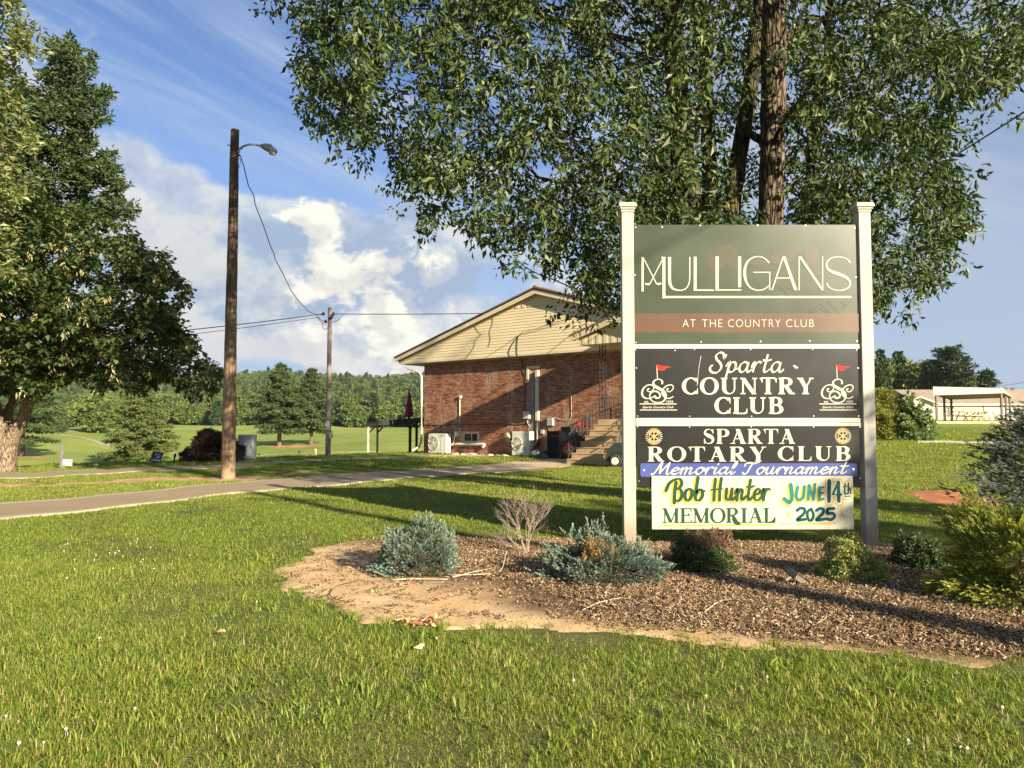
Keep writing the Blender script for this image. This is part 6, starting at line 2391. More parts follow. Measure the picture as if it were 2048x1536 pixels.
for i, (pts, wds, mt) in enumerate(stems):
    P3 = [at(*p) for p in pts]
    P3[0][2] = min(P3[0][2], float(hgt(P3[0][0], P3[0][1]))) - .1
    rads = [pxr(w_, p[2]) for w_, p in zip(wds, pts)]
    o, P = stem_obj('trunk', P3, rads, mt, tree, seed=i)
    SP.append((P, rads))
# crown outline
big = [(560, -80), (575, 15), (590, 45), (625, 62), (598, 105), (606, 150), (640, 170), (618, 205), (612, 240), (665, 250), (700, 232), (735, 262), (770, 285), (800, 300), (795, 345), (850, 350), (880, 375),
       (905, 395), (845, 418), (860, 438), (915, 432), (960, 440), (968, 470), (1000, 488), (1050, 470), (1092, 520), (1120, 500), (1130, 455), (1170, 430), (1190, 470), (1165, 510), (1180, 590), (1230, 605), (1300, 560), (1700, 560),
       (1748, 612), (1765, 590), (1780, 545), (1830, 560), (1875, 562), (1900, 535), (1860, 500), (1905, 490), (1935, 445), (1925, 395), (1880, 370), (1890, 330), (1872, 290), (1905, 240), (1885, 205), (1945, 185), (1960, 150), (2015, 140), (2060, 95),
       (2150, 60), (2150, -420), (1700, -700), (1100, -650), (700, -420), (560, -250)]
cl = screen_cloud(big, TY, 4.6, 3300, 31, noise_scale=42, gap=1.15)
rc = np.random.default_rng(32)
qx = 1024 + F * cl[:, 0] / cl[:, 1]
qy = 850 - F * (cl[:, 2] - CAMZ) / cl[:, 1]
front = cl[:, 1] < 14.6
kp = np.ones(len(cl), bool)
kp &= ~((qx > 1492) & (qx < 1600) & (qy > -120) & front & (rc.random(len(cl)) < .97))
kp &= ~((qx > 1430) & (qx <= 1520) & (qy > 120) & front & (rc.random(len(cl)) < .62))
kp &= ~((qx > 1330) & (qx <= 1430) & (qy > 330) & front & (rc.random(len(cl)) < .35))
kp &= ~((qx > 1340) & (qx < 1440) & (qy < 130) & front & (rc.random(len(cl)) < .5))
# let the low sun reach the lit stem
sh = np.array([-Lh.x, -Lh.y])
dd_ = cl[:, :2] - at(1546, 300, 14)[:2]
al_, pp_ = dd_ @ sh, np.abs(dd_[:, 0] * sh[1] - dd_[:, 1] * sh[0])
kp &= ~((al_ > .2) & (pp_ < .50) & (cl[:, 2] > 3.5) & (cl[:, 2] < 12) & (rc.random(len(cl)) < .8))
kp &= cl[:, 1] > 10.4
cl = cl[kp]
inframe = cl
# droop the clusters into short hanging sprays
r = np.random.default_rng(8)
sp_c = []
for c_ in cl:
    d_ = np.array([r.normal(0, .16), r.normal(0, .16), -.10 - .22 * r.random()])
    for k_ in range(3):
        sp_c.append(c_ + d_ * k_ + r.normal(0, .05, 3))
sp_c = np.array(sp_c)
sun_side = np.clip(((sp_c - tb) @ np.array([-Ldir.x, -Ldir.y, 0.2])) / 5.0, -1, 1)
parts = [leaves(sp_c, 18, (.22, .22, .18), 0.122, shape=0.42, droop=0.75, seed=41, jit=.36, vbias=r.random(len(sp_c)))]
# outermost twigs: clear little sprays along the rim of the outline
rim = []
pb = np.array(big, float)
for i in range(3, 57):
    a_, b_ = pb[i], pb[(i + 1) % len(pb)]
    ln = np.linalg.norm(b_ - a_)
    for k_ in range(int(ln / 14) + 1):
        q = a_ + (b_ - a_) * r.random() + r.normal(0, 7, 2)
        rim.append(at(q[0], q[1], TY + float(np.clip(r.normal(0, 1.3), -2.4, 2.5))))
rim = np.array(rim)
parts.append(leaves(rim, 15, (.15, .15, .15), 0.125, jit=.34, shape=0.40, droop=0.7, seed=43))
crown = leaf_object('crown', parts, M_BIGLEAF, tree, loc=tb)
# limbs from the stems into the crown
b = MB()
r = np.random.default_rng(12)
allP = np.vstack([p for p, _ in SP])
sel = cl[r.choice(len(cl), 130, replace=False)]
for i, c_ in enumerate(sel):
    # start lower down on the nearest stem
    d_ = np.linalg.norm((allP - c_)[:, :2], axis=1) * 0.5 + np.abs(allP[:, 2] - (c_[2] - 0.5 - 0.22 * np.linalg.norm((c_ - tb)[:2])))
    s_ = allP[np.argmin(d_)]
    ln = np.linalg.norm(c_ - s_)
    if ln < .4:
        continue
    big_ = i < 16
    limb(b, rel(s_, tree), rel(c_, tree), (0.050 if big_ else 0.022), 0.006, sag=.10 * ln if r.random() < .7 else -.1, wob=.22, seed=i, sides=6 if big_ else 4)
b.build('branches', M_BARK2, tree, smooth=True)['kind'] = 'stuff'
lb = MB()
for k_, (A_, B_) in enumerate((((1555, 225, 14), (1720, 235, 13.5)), ((1552, 222, 14), (1665, 275, 13.4)), ((1530, 290, 14), (1478, 270, 14.4)), ((1548, 100, 13.9), (1700, 20, 14.5)))):
    limb(lb, rel(at(*A_), tree), rel(at(*B_), tree), .10, .03, sag=.1, seed=80 + k_)
lb.build('limbs', M_BARK2, tree, smooth=True)['kind'] = 'stuff'
# thin bare hanging twigs below the crown
b = MB()
for (x_, y_, ln) in ((1060, 500, 70), (1085, 470, 90), (1110, 440, 100), (1150, 430, 70), (1030, 480, 55), (870, 340, 50), (700, 210, 50), (1200, 470, 60), (1340, 380, 60), (1300, 350, 70), (1420, 400, 60), (1800, 200, 50)):
    A_ = at(x_, y_, 13 + r.random() * 2)
    B_ = A_ + np.array([-.2 * r.random() - .1, 0, -ln / F * 13])
    limb(b, rel(A_, tree), rel(B_, tree), 0.006, 0.003, sag=.03, wob=.5, seed=int(x_), sides=4)
b.build('hanging_twigs', M_TWIG, tree)['kind'] = 'stuff'

# ---------------------------------------------------------------- left broadleaf tree
M_LLEAF = leafmat('linden_leaves', [(0.020, 0.038, 0.009), (0.038, 0.066, 0.015), (0.070, 0.105, 0.025), (0.18, 0.18, 0.065)], trans=0.3, rough=0.5)
M_BARKL = barkmat('scaly_tan_bark', (0.24, 0.17, 0.11), (0.46, 0.35, 0.235), 16, squash=0.12, bstr=.6)
LY = 23.5
lb0 = onground(18, LY)
lt = tag(empty('tree', lb0), 'broad-leaved tree with tan forked trunk at the left edge', 'tree')
for i, (pts, wds) in enumerate([
    ([(8, 948, 23.5), (12, 905, 23.5), (22, 875, 23.5), (45, 840, 23.4), (62, 800, 23.3), (100, 765, 23.1), (140, 730, 23), (190, 690, 22.8)], (46, 40, 34, 23, 20, 16, 12, 8)),
    ([(5, 946, 23.6), (8, 900, 23.6), (15, 860, 23.7), (18, 820, 23.8), (28, 790, 23.8), (35, 700, 23.9), (60, 560, 24)], (38, 32, 24, 16, 13, 10, 6)),
    ([(0, 946, 23.4), (-2, 900, 23.4), (0, 850, 23.5), (-10, 800, 23.5), (-30, 700, 23.5), (-60, 560, 23.5)], (36, 30, 24, 17, 12, 8)),
    ([(45, 842, 23.4), (52, 790, 23.2), (54, 758, 23.0), (48, 740, 22.8)], (20, 15, 12, 8)),
]):
    P3 = [at(*p) for p in pts]
    if i < 3:
        P3[0][2] = float(hgt(P3[0][0], P3[0][1])) - .15
    o, P = stem_obj('trunk', P3, [pxr(w_, p[2]) for w_, p in zip(wds, pts)], M_BARKL, lt, seed=20 + i)
lpoly = [(-180, 300), (60, 380), (120, 420), (200, 438), (240, 450), (262, 470), (285, 505), (335, 505), (322, 545), (372, 568), (370, 600), (335, 620), (350, 650), (372, 665), (395, 700), (372, 720), (430, 730), (436, 770), (400, 795), (370, 770),
         (330, 750), (285, 780), (240, 765), (190, 775), (150, 740), (110, 770), (60, 790), (20, 770), (-60, 800), (-180, 780)]
cl = screen_cloud(lpoly, LY - .5, 3.6, 1500, 51, noise_scale=32, gap=1.32)
pr_l = [leaves(cl, 34, (.34, .34, .18), 0.155, shape=0.85, droop=0.35, seed=52, vbias=np.random.default_rng(3).random(len(cl)), flat=.5)]


def rim_of(poly, Y, step, seed, dj=1.2, lo=0, px0=-40):
    r_ = np.random.default_rng(seed)
    out = []
    pb_ = np.array(poly, float)
    for i_ in range(len(pb_) - 1):
        a_, b_ = pb_[i_], pb_[i_ + 1]
        if max(a_[0], b_[0]) < px0:
            continue
        for k_ in range(int(np.linalg.norm(b_ - a_) / step) + 1):
            q_ = a_ + (b_ - a_) * r_.random() + r_.normal(0, 4, 2)
            out.append(at(q_[0], q_[1], Y + r_.normal(0, dj)))
    return np.array(out)


pr_l.append(leaves(rim_of(lpoly, LY - .5, 9, 55), 12, (.20, .20, .14), 0.15, shape=0.8, droop=.35, seed=56, flat=.5))
leaf_object('crown', pr_l, M_LLEAF, lt, loc=lb0)
# hanging pale seed clusters
sc_ = cl[np.random.default_rng(5).choice(len(cl), 260, replace=False)] + np.array([0, -.3, -.25])
M_SEED = leafmat('pale_seed_wings', [(0.30, 0.27, 0.10), (0.42, 0.37, 0.16), (0.50, 0.45, 0.22)], trans=0.3)
leaf_object('seed_clusters', [leaves(sc_, 9, (.14, .14, .16), 0.13, shape=0.3, droop=1.3, seed=53)], M_SEED, lt, loc=lb0)['kind'] = 'stuff'
b = MB()
r = np.random.default_rng(14)
src = [at(62, 800, 23.3), at(100, 765, 23.1), at(28, 760, 23.8), at(-15, 780, 23.5), at(140, 730, 23)]
for i, c_ in enumerate(cl[r.choice(len(cl), 70, replace=False)]):
    s_ = src[int(np.argmin([np.linalg.norm(q - c_) for q in src]))]
    limb(b, rel(s_, lt), rel(c_, lt), .05, .01, sag=.3, wob=.2, seed=i, sides=5)
b.build('branches', M_BARKL, lt, smooth=True)['kind'] = 'stuff'

# ---------------------------------------------------------------- maple standing behind it, upper left
M_MLEAF = leafmat('maple_leaves_shade_toned', [(0.024, 0.044, 0.012), (0.042, 0.070, 0.018), (0.07, 0.105, 0.028), (0.11, 0.14, 0.05)], trans=0.28, rough=0.5)  # foliage of the shaded part, its shade put into the colour
M_PLEAF = leafmat('maple_leaves_sun_toned', [(0.07, 0.105, 0.024), (0.14, 0.17, 0.05), (0.23, 0.25, 0.09), (0.34, 0.35, 0.15)], trans=0.35, rough=0.45)  # same foliage where the sun falls, the light put into the colour
mb0 = onground(-60, 27)
mt_ = tag(empty('tree', mb0), 'tall dark maple with upswept branches above the broad-leaved tree', 'tree')
stem_obj('trunk', [mb0 - [0, 0, .2], at(-40, 700, 27), at(20, 400, 27), at(90, 200, 27), at(130, 130, 27)], [.34, .28, .18, .08, .03], M_BARKL, mt_)
mpoly = [(-60, 60), (60, 190), (105, 130), (98, 82), (118, 85), (122, 120), (140, 78), (160, 105), (150, 135), (186, 112), (180, 145), (150, 165), (175, 182), (220, 178), (205, 200), (175, 215), (212, 232), (170, 252), (140, 265), (185, 275), (180, 290), (150, 310), (180, 325), (225, 305), (215, 330), (190, 345), (235, 338),
         (225, 355), (195, 365), (250, 370), (235, 400), (205, 400), (270, 415), (262, 432), (220, 425), (170, 440), (110, 460), (-60, 460)]
cl = screen_cloud(mpoly, 27, 2.6, 820, 61, noise_scale=24, gap=1.25)
leaf_object('crown', [leaves(cl, 32, (.27, .27, .22), 0.20, shape=0.42, droop=0.2, seed=62, up=.15),
                      leaves(rim_of(mpoly, 27, 7, 65), 16, (.14, .14, .12), 0.20, shape=0.36, droop=.2, seed=66, up=.2)], M_MLEAF, mt_, loc=mb0)
b = MB()
r = np.random.default_rng(15)
for i, c_ in enumerate(cl[r.choice(len(cl), 40, replace=False)]):
    s_ = at(20 + 60 * r.random(), 300 + 160 * r.random(), 27)
    limb(b, rel(s_, mt_), rel(c_, mt_), .04, .01, sag=-.2, wob=.15, seed=i, sides=5)
b.build('branches', M_BARKL, mt_, smooth=True)['kind'] = 'stuff'

nb0 = onground(-150, 19)
nt_ = tag(empty('tree', nb0), 'pale sunlit maple cut off by the left edge of the picture', 'tree')
stem_obj('trunk', [nb0 - [0, 0, .2], at(-150, 600, 19), at(-110, 300, 19), at(-60, 60, 19), at(-30, -200, 19)], [.30, .26, .2, .12, .05], M_BARKL, nt_)
npoly = [(-330, -300), (60, -260), (90, -60), (76, -5), (72, 20), (55, 45), (88, 60), (70, 90), (82, 105), (40, 122), (50, 150), (30, 180), (70, 190), (60, 230), (80, 260), (60, 300), (30, 330), (60, 360), (20, 420), (40, 470), (20, 520), (45, 545), (-330, 640)]
cl = screen_cloud(npoly, 19, 3.0, 900, 71, noise_scale=35, gap=.9)
leaf_object('crown', [leaves(cl, 34, (.26, .26, .20), 0.16, shape=0.42, droop=0.2, seed=72, up=.1)], M_PLEAF, nt_, loc=nb0)
b = MB()
for i, c_ in enumerate(cl[r.choice(len(cl), 50, replace=False)]):
    s_ = at(-120 + 60 * r.random(), 300 * r.random(), 19)
    limb(b, rel(s_, nt_), rel(c_, nt_), .04, .01, sag=-.2, wob=.15, seed=i, sides=5)
b.build('branches', M_BARKL, nt_, smooth=True)['kind'] = 'stuff'

# ================================================================== CONIFERS, WOODS, SHRUBS FAR AND NEAR
def pine(name_label, base, H, Rd, clear, mat, bark, seed, levels=16, group=None, per=34, size=.3, shape=.3, drop=.0, tilt=.0, trunk_r=.2, prof=None, sp=.28, nbr=(5, 8), top=0.04, dens=1.0, spray=None):
    r = np.random.default_rng(seed)
    root = tag(empty('pine_tree', base), name_label, 'tree', group)
    b = MB()
    tz = np.linspace(-.2, H * .98, 9)
    b.tube(np.stack([r.normal(0, .02 * H / 10, 9), r.normal(0, .02 * H / 10, 9), tz], -1), np.linspace(trunk_r, .02, 9), 8, cap=False)
    b.build('trunk', bark, root, smooth=True)
    C = []
    bb = MB()
    for k in range(levels):
        f = k / (levels - 1)
        z = clear + (H - clear) * f ** .92
        rad = Rd * (prof(f) if prof else (1 - f) ** .75 * (.75 + .25 * min(1, f * 6)) + top)
        nb = r.integers(nbr[0], nbr[1])
        a0 = r.random() * 6.28
        for j in range(nb):
            a = a0 + j * 2 * math.pi / nb + r.normal(0, .18)
            ln = rad * (0.60 + .52 * r.random())
            rise = (tilt + .15 * f + r.normal(0, .06)) * ln
            e = np.array([math.cos(a) * ln, math.sin(a) * ln, z + rise])
            s = np.array([0, 0, z])
            if ln > .5 * Rd * .4:
                t_ = np.linspace(0, 1, 4)[:, None]
                Pm = s * (1 - t_) + e * t_
                Pm[:, 2] -= drop * ln * (4 * t_ * (1 - t_))[:, 0]
                bb.tube(Pm, np.linspace(.035 * H / 10, .008, 4), 4, cap=False)
            m_ = max(2, int(ln / (sp * 1.1) * dens))
            for q in range(m_):
                t1 = .28 + .72 * (q + r.random()) / m_
                p = s * (1 - t1) + e * t1
                p[2] -= drop * ln * 4 * t1 * (1 - t1)
                side = (r.random() - .5) * ln * .55 * (1.15 - t1)
                p = p + np.array([-math.sin(a), math.cos(a), 0]) * side + np.array([0, 0, r.normal(0, .05)])
                C.append(p)
    C.append([0, 0, H])
    C = np.array(C)
    bb.build('branches', bark, root)['kind'] = 'stuff'
    if spray:
        Dn = C * np.array([1, 1, 0])
        Dn = Dn / np.maximum(np.linalg.norm(Dn, axis=1, keepdims=True), .05) + np.array([0, 0, .35]) + r.normal(0, .45, C.shape)
        V, T, A = sprays(C, Dn, per, spray[0], spray[1], size, seed + 1, shape=shape, tilt=.9)
    else:
        V, T, A = leaves(C, per, (sp, sp, sp * .42), size, shape=shape, droop=-.25, seed=seed + 1, fold=.1, vbias=r.random(len(C)))
    me = np_mesh('needles', V, None, T, attrs={'v': A})
    link('needles', me, mat, root)
    return root


def copy_thing(o, loc, rz, sc, label=None):
    c = o.copy()
    COL.objects.link(c)
    c.location = tuple(float(v) for v in loc)
    c.rotation_euler = (0, 0, rz)
    c.scale = sc if isinstance(sc, tuple) else (sc, sc, sc)
    if label:
        c['label'] = label
    for ch in list(o.children):
        d = ch.copy()
        COL.objects.link(d)
        d.parent = c
    return c


M_PINE = leafmat('pine_needles', [(0.030, 0.052, 0.018), (0.050, 0.082, 0.026), (0.085, 0.120, 0.038), (0.13, 0.16, 0.055)], trans=.2, rough=.6, spec=.3)
M_CEDAR = leafmat('cedar_needles', [(0.055, 0.082, 0.022), (0.095, 0.130, 0.034), (0.15, 0.18, 0.05), (0.20, 0.21, 0.07)], trans=.25, rough=.6, spec=.3)
M_PBARK = barkmat('pine_bark', (0.16, 0.12, 0.09), (0.36, 0.29, 0.22), 4)


def based(px, py):
    return gnd(px, py) if px > 450 or py < 880 else onground(px, {280: 84.0, 48: 97.0}[px])


def hpx(y0, y1, Y):
    return (y1 - y0) / F * Y


g1 = based(559, 893)
pine('taller of the two golf course pines, left of the slim grey pole', g1, hpx(733, 893, g1[1]), hpx(0, 68, g1[1]), hpx(862, 893, g1[1]), M_PINE, M_PBARK, 101, levels=17, trunk_r=.42, size=.50, sp=.55, per=44, dens=1.25, top=.06)
g2 = based(622, 889)
pine('shorter of the two golf course pines, right beside the slim grey pole', g2, hpx(742, 889, g2[1]), hpx(0, 55, g2[1]), hpx(862, 889, g2[1]), M_PINE, M_PBARK, 102, levels=15, trunk_r=.35, size=.50, sp=.55, per=42, dens=1.25, top=.06)
g3 = based(280, 930)
pine('wide yellow-green conifer beside the cart path, its lowest boughs close to the grass', g3, hpx(757, 930, g3[1]), hpx(0, 80, g3[1]), hpx(908, 930, g3[1]), M_CEDAR, M_PBARK, 103, levels=17, trunk_r=.25, size=.36, sp=.42, per=50, dens=1.2, tilt=-.05, top=.05)
g4 = based(48, 915)
pine('dark green pine with layered boughs behind the tan forked trunk', g4, hpx(700, 915, g4[1]), hpx(0, 100, g4[1]), hpx(880, 915, g4[1]), M_PINE, M_PBARK, 104, levels=16, trunk_r=.30, size=.36, sp=.45, per=44, dens=1.1, top=.1)
for (px, yy, w_, h_) in ((280, 84.0, 4.2, 3.0), (40, 97.0, 6.0, 4.5), (592, g1[1], 9.0, 5.5)):
    c_ = onground(px, yy)
    a = np.linspace(0, 2 * math.pi, 18, endpoint=False)
    bare_sheet('needle_litter', np.stack([c_[0] + w_ / 2 * np.cos(a) * (1 + .2 * np.sin(3 * a)), c_[1] + h_ / 2 * np.sin(a) * (1 + .2 * np.cos(2 * a))], -1), M_STRAW, mound=0.02, step=.3, rough=.01, edge=.4, lift=.04, wob=.15)


# round deciduous trees
def round_tree(label, base, H, Rd, clear, mat, bark, seed, group=None, n=160, per=34, size=.6, name='tree', trunk_r=.2, squash=1.0, sp=None, shape=.7):
    r = np.random.default_rng(seed)
    root = tag(empty(name, base), label, 'tree', group)
    MB().tube([(0, 0, -.3), (.03 * H, 0, clear), (0, .02 * H, H * .7)], [trunk_r, trunk_r * .7, trunk_r * .2], 7, cap=False).build('trunk', bark, root, smooth=True)
    c0 = np.array([0, 0, (H + clear) / 2])
    rz_ = (H - clear) / 2
    d = r.normal(0, 1, (n, 3))
    d /= np.linalg.norm(d, axis=1, keepdims=True)
    ph = r.random(6) * 6.28
    lump = 1 + .16 * np.sin(d[:, 0] * 5 + ph[0]) * np.sin(d[:, 2] * 5 + ph[1]) + .12 * np.sin(d[:, 1] * 7 + ph[2]) + .08 * np.sin(d[:, 2] * 11 + ph[3])
    k = (.55 + .45 * r.random(n) ** .5)[:, None]
    C = c0 + d * lump[:, None] * k * np.array([Rd, Rd, rz_ * squash])
    s_ = Rd * .24 if sp is None else sp
    V, T, A = leaves(C, per, (s_, s_, s_ * .7), size, shape=shape, droop=.25, seed=seed + 1, vbias=r.random(n))
    link('crown', np_mesh('crown', V, None, T, attrs={'v': A}), mat, root)
    return root


M_FAR1 = leafmat('woodland_leaves', [(0.040, 0.068, 0.020), (0.070, 0.108, 0.030), (0.105, 0.148, 0.042), (0.15, 0.185, 0.058)], trans=.2, rough=.7, spec=.2, world_var=.5, wscale=.02)
M_FAR2 = leafmat('woodland_leaves_light', [(0.060, 0.092, 0.024), (0.095, 0.138, 0.034), (0.145, 0.185, 0.050), (0.19, 0.21, 0.07)], trans=.25, rough=.7, spec=.2)
M_FAR3 = leafmat('woodland_needles', [(0.022, 0.040, 0.016), (0.036, 0.062, 0.024), (0.058, 0.088, 0.032), (0.09, 0.12, 0.045)], trans=.15, rough=.7, spec=.2)
g5 = based(193, 866)
round_tree('rounded light green tree beyond the cart path, left of the wide conifer', g5, hpx(795, 866, g5[1]), hpx(0, 33, g5[1]), hpx(852, 866, g5[1]), M_FAR2, M_PBARK, 110, n=240, per=40, size=1.1, trunk_r=.5)

# edge of the wood: trees one can tell apart
edge_defs = [  # px, height px, half width px, kind, phrase
    (-60, 75, 34, 1, 'light green tree at the wood edge behind the forked tan trunk'),
    (18, 80, 30, 3, 'dark conifer at the wood edge behind the forked tan trunk'),
    (90, 66, 28, 1, 'light green tree at the wood edge left of the rounded fairway tree'),
    (135, 60, 22, 0, 'green tree at the wood edge just left of the rounded fairway tree'),
    (232, 62, 26, 3, 'dark conifer at the wood edge behind the wide yellow-green conifer, left side'),
    (262, 85, 30, 0, 'tall green tree at the wood edge behind the wide yellow-green conifer'),
    (318, 80, 30, 1, 'tall light tree at the wood edge right of the wide yellow-green conifer top'),
    (352, 66, 24, 3, 'dark conifer at the wood edge between the wide conifer and the round bright tree'),
    (376, 56, 22, 0, 'green tree at the wood edge just left of the round bright tree'),
    (411, 42, 21, 1, 'small round bright green tree at the wood edge left of the street light pole'),
    (436, 62, 20, 3, 'dark conifer at the wood edge just left of the street light pole'),
    (478, 60, 24, 0, 'green tree at the wood edge just right of the street light pole'),
    (505, 72, 22, 3, 'dark conifer at the wood edge left of the taller fairway pine'),
    (640, 70, 24, 0, 'green tree at the wood edge behind the shorter fairway pine'),
    (676, 62, 22, 3, 'dark conifer at the wood edge just right of the slim grey pole'),
    (700, 78, 22, 0, 'taller green tree at the wood edge right of the slim grey pole'),
    (722, 56, 20, 1, 'light green tree at the wood edge above the left end of the shelter beam'),
    (748, 84, 22, 3, 'tall dark conifer at the wood edge above the shelter beam'),
    (775, 58, 22, 0, 'green tree at the wood edge above the middle of the shelter beam'),
    (802, 44, 18, 1, 'low bright round tree at the wood edge left of the red umbrella'),
    (826, 46, 17, 0, 'low round green tree at the wood edge right of the red umbrella'),
    (862, 60, 22, 0, 'green tree at the wood edge hidden by the clubhouse corner'),
]
for k, (px, hp, wp, kd, lab) in enumerate(edge_defs):
    Yd = 318 + 16 * ((k * 37) % 5) / 4
    p = onground(px, Yd)
    hp = hp * .76
    if kd == 3:
        rt = pine(lab, p, hp / F * Yd, wp / F * Yd * .8, 1.5, M_FAR3, M_PBARK, 200 + k, levels=11, group='trees along the edge of the wood', per=26, size=1.2, shape=.4, sp=1.0, trunk_r=.3, nbr=(5, 7))
    else:
        round_tree(lab, p, hp / F * Yd, wp / F * Yd, 1.2, M_FAR2 if kd == 1 else M_FAR1, M_PBARK, 200 + k, group='trees along the edge of the wood', n=150, per=30, size=1.05, trunk_r=.3)

# the wooded hill: reads as one mass
protos = []
for i in range(7):
    r = np.random.default_rng(300 + i)
    n_ = 95
    d = r.normal(0, 1, (n_, 3))
    d /= np.linalg.norm(d, axis=1, keepdims=True)
    d[:, 2] = np.abs(d[:, 2]) * 1.1 - .1
    conif = i in (2, 5)
    if conif:
        z = r.random(n_) ** 1.2
        a = r.random(n_) * 6.28
        C = np.stack([np.cos(a) * (1 - z) * 2.6, np.sin(a) * (1 - z) * 2.6, z * 13 + 1], -1)
    else:
        C = d * (1 + .2 * r.normal(size=(n_, 1))) * np.array([4.2, 4.2, 4.6]) + np.array([0, 0, 6.5])
    V, T, A = leaves(C, 13, (1.0, 1.0, .8), 1.05, shape=.8, droop=.2, seed=320 + i, vbias=r.random(n_))
    me = np_mesh('forest_tree', V, None, T, attrs={'v': A})
    me.materials.append(M_FAR3 if conif else (M_FAR2 if i == 3 else M_FAR1))
    protos.append(me)
r = np.random.default_rng(44)
n = 21000
y = 332 + (1020 - 332) * r.random(n) ** 1.1
x = (r.random(n) * 2 - 1) * (.82 * y + 40)
k = np.ones(n, bool)
# leave out the open land on the right and what the clubhouse hides
a_ = np.arctan2(x, y)
k &= ~((a_ > .10) & (a_ < .44) & (y < 900))
k &= ~((a_ > .44) & (y < 420))
x, y = x[k], y[k]
n = len(x)
s = .60 + .38 * r.random(n)
s = s * (1 + .25 * np.sin(x * .03) * np.sin(y * .02))
idx = r.choice(7, n, p=[.22, .2, .13, .10, .17, .08, .10])
o = scatter('forest', np.stack([x, y, hgt(x, y) - .8], -1), np.stack([0 * x, 0 * x, r.random(n) * 6.28], -1), np.stack([s, s, s * (.85 + .35 * r.random(n))], -1), idx, protos)
tag(o, 'dense wood covering the long hill on the skyline', 'forest', kind='stuff')
# nearer dark woods at the far right
n = 420
y = 150 + 90 * r.random(n)
x = y * (.475 + .125 * r.random(n)) + r.normal(0, 2, n)
s = .55 + .25 * r.random(n)
o = scatter('forest', np.stack([x, y, hgt(x, y) - .5 + 4.5 * sstep(.58, .48, x / y)], -1), np.stack([0 * x, 0 * x, r.random(n) * 6.28], -1), np.stack([s * .8, s * .8, s], -1), r.choice([0, 1, 2, 4, 5], n), protos)
tag(o, 'dark trees massed behind the low white building on the right', 'forest', kind='stuff')

# pine behind the pavilion
M_PINEB = leafmat('black_pine_needles', [(0.020, 0.036, 0.016), (0.034, 0.056, 0.022), (0.05, 0.078, 0.03), (0.08, 0.11, 0.04)], trans=.15, rough=.6, spec=.3)
p = onground(1904, 112)
pine('big dark pine with upswept arms rising behind the open pavilion', p, hpx(724, 850, 112) + .2, hpx(0, 52, 112), 2.5, M_PINEB, M_PBARK, 131, levels=10, trunk_r=.35, size=.55, sp=.50, per=44, tilt=.75, prof=lambda f: 1.0 - .62 * f ** 1.5, nbr=(3, 5), dens=1.0)
p = onground(1866, 118)
pine('smaller dark pine at the left shoulder of the big pine behind the pavilion', p, hpx(745, 850, 118), hpx(0, 30, 118), 2.5, M_PINEB, M_PBARK, 132, levels=10, trunk_r=.3, size=.62, sp=.6, per=34, tilt=.45, prof=lambda f: 1.0 - .5 * f ** 1.6)
p = onground(1975, 125)
pine('tip of a small dark pine showing above the pavilion roof on the right', p, hpx(762, 850, 125), hpx(0, 22, 125), 2.5, M_PINEB, M_PBARK, 133, levels=9, trunk_r=.3, size=.62, sp=.55, per=30, tilt=.4, prof=lambda f: 1.0 - .6 * f ** 1.4)


# ---------------------------------------------------------------- shrubs
def sprays(C, D, per, length, rad, size, seed, shape=.3, v0=.1, v1=.95, curl=.35, tilt=.5):
    """needle sprays: small faces set along short shoots that point along D, paler towards the tip"""
    r = np.random.default_rng(seed)
    n0 = len(C)
    D = D / np.maximum(np.linalg.norm(D, axis=1, keepdims=True), 1e-6)
    L0 = length * (.6 + .7 * r.random(n0))
    B = np.repeat(C, per, 0)
    DD = np.repeat(D, per, 0)
    LL = np.repeat(L0, per)
    f = r.random(n0 * per) ** .8
    n = n0 * per
    perp = r.normal(0, 1, (n, 3))
    perp -= (perp * DD).sum(1, keepdims=True) * DD
    perp /= np.maximum(np.linalg.norm(perp, axis=1, keepdims=True), 1e-6)
    P = B + DD * (f * LL)[:, None] + perp * (rad * (1.05 - f) * r.random(n))[:, None]
    A_ = DD + perp * (tilt * (1.1 - f))[:, None]
    A_ /= np.linalg.norm(A_, axis=1, keepdims=True)
    s_ = np.cross(A_, r.normal(0, 1, (n, 3)))
    s_ /= np.maximum(np.linalg.norm(s_, axis=1, keepdims=True), 1e-6)
    Ls = size * (.6 + .8 * r.random(n))
    tip = P + A_ * Ls[:, None]
    mid = P + A_ * (Ls * .4)[:, None]
    w_ = (Ls * shape / 2)[:, None]
    V = np.stack([P, mid - s_ * w_, tip, mid + s_ * w_], 1).reshape(-1, 3)
    k = np.arange(n) * 4
    T = np.concatenate([np.stack([k, k + 1, k + 2], -1), np.stack([k, k + 2, k + 3], -1)])
    v = np.clip(v0 + (v1 - v0) * f + r.normal(0, .10, n), 0, 1)
    return V, T, np.repeat(v, 4)


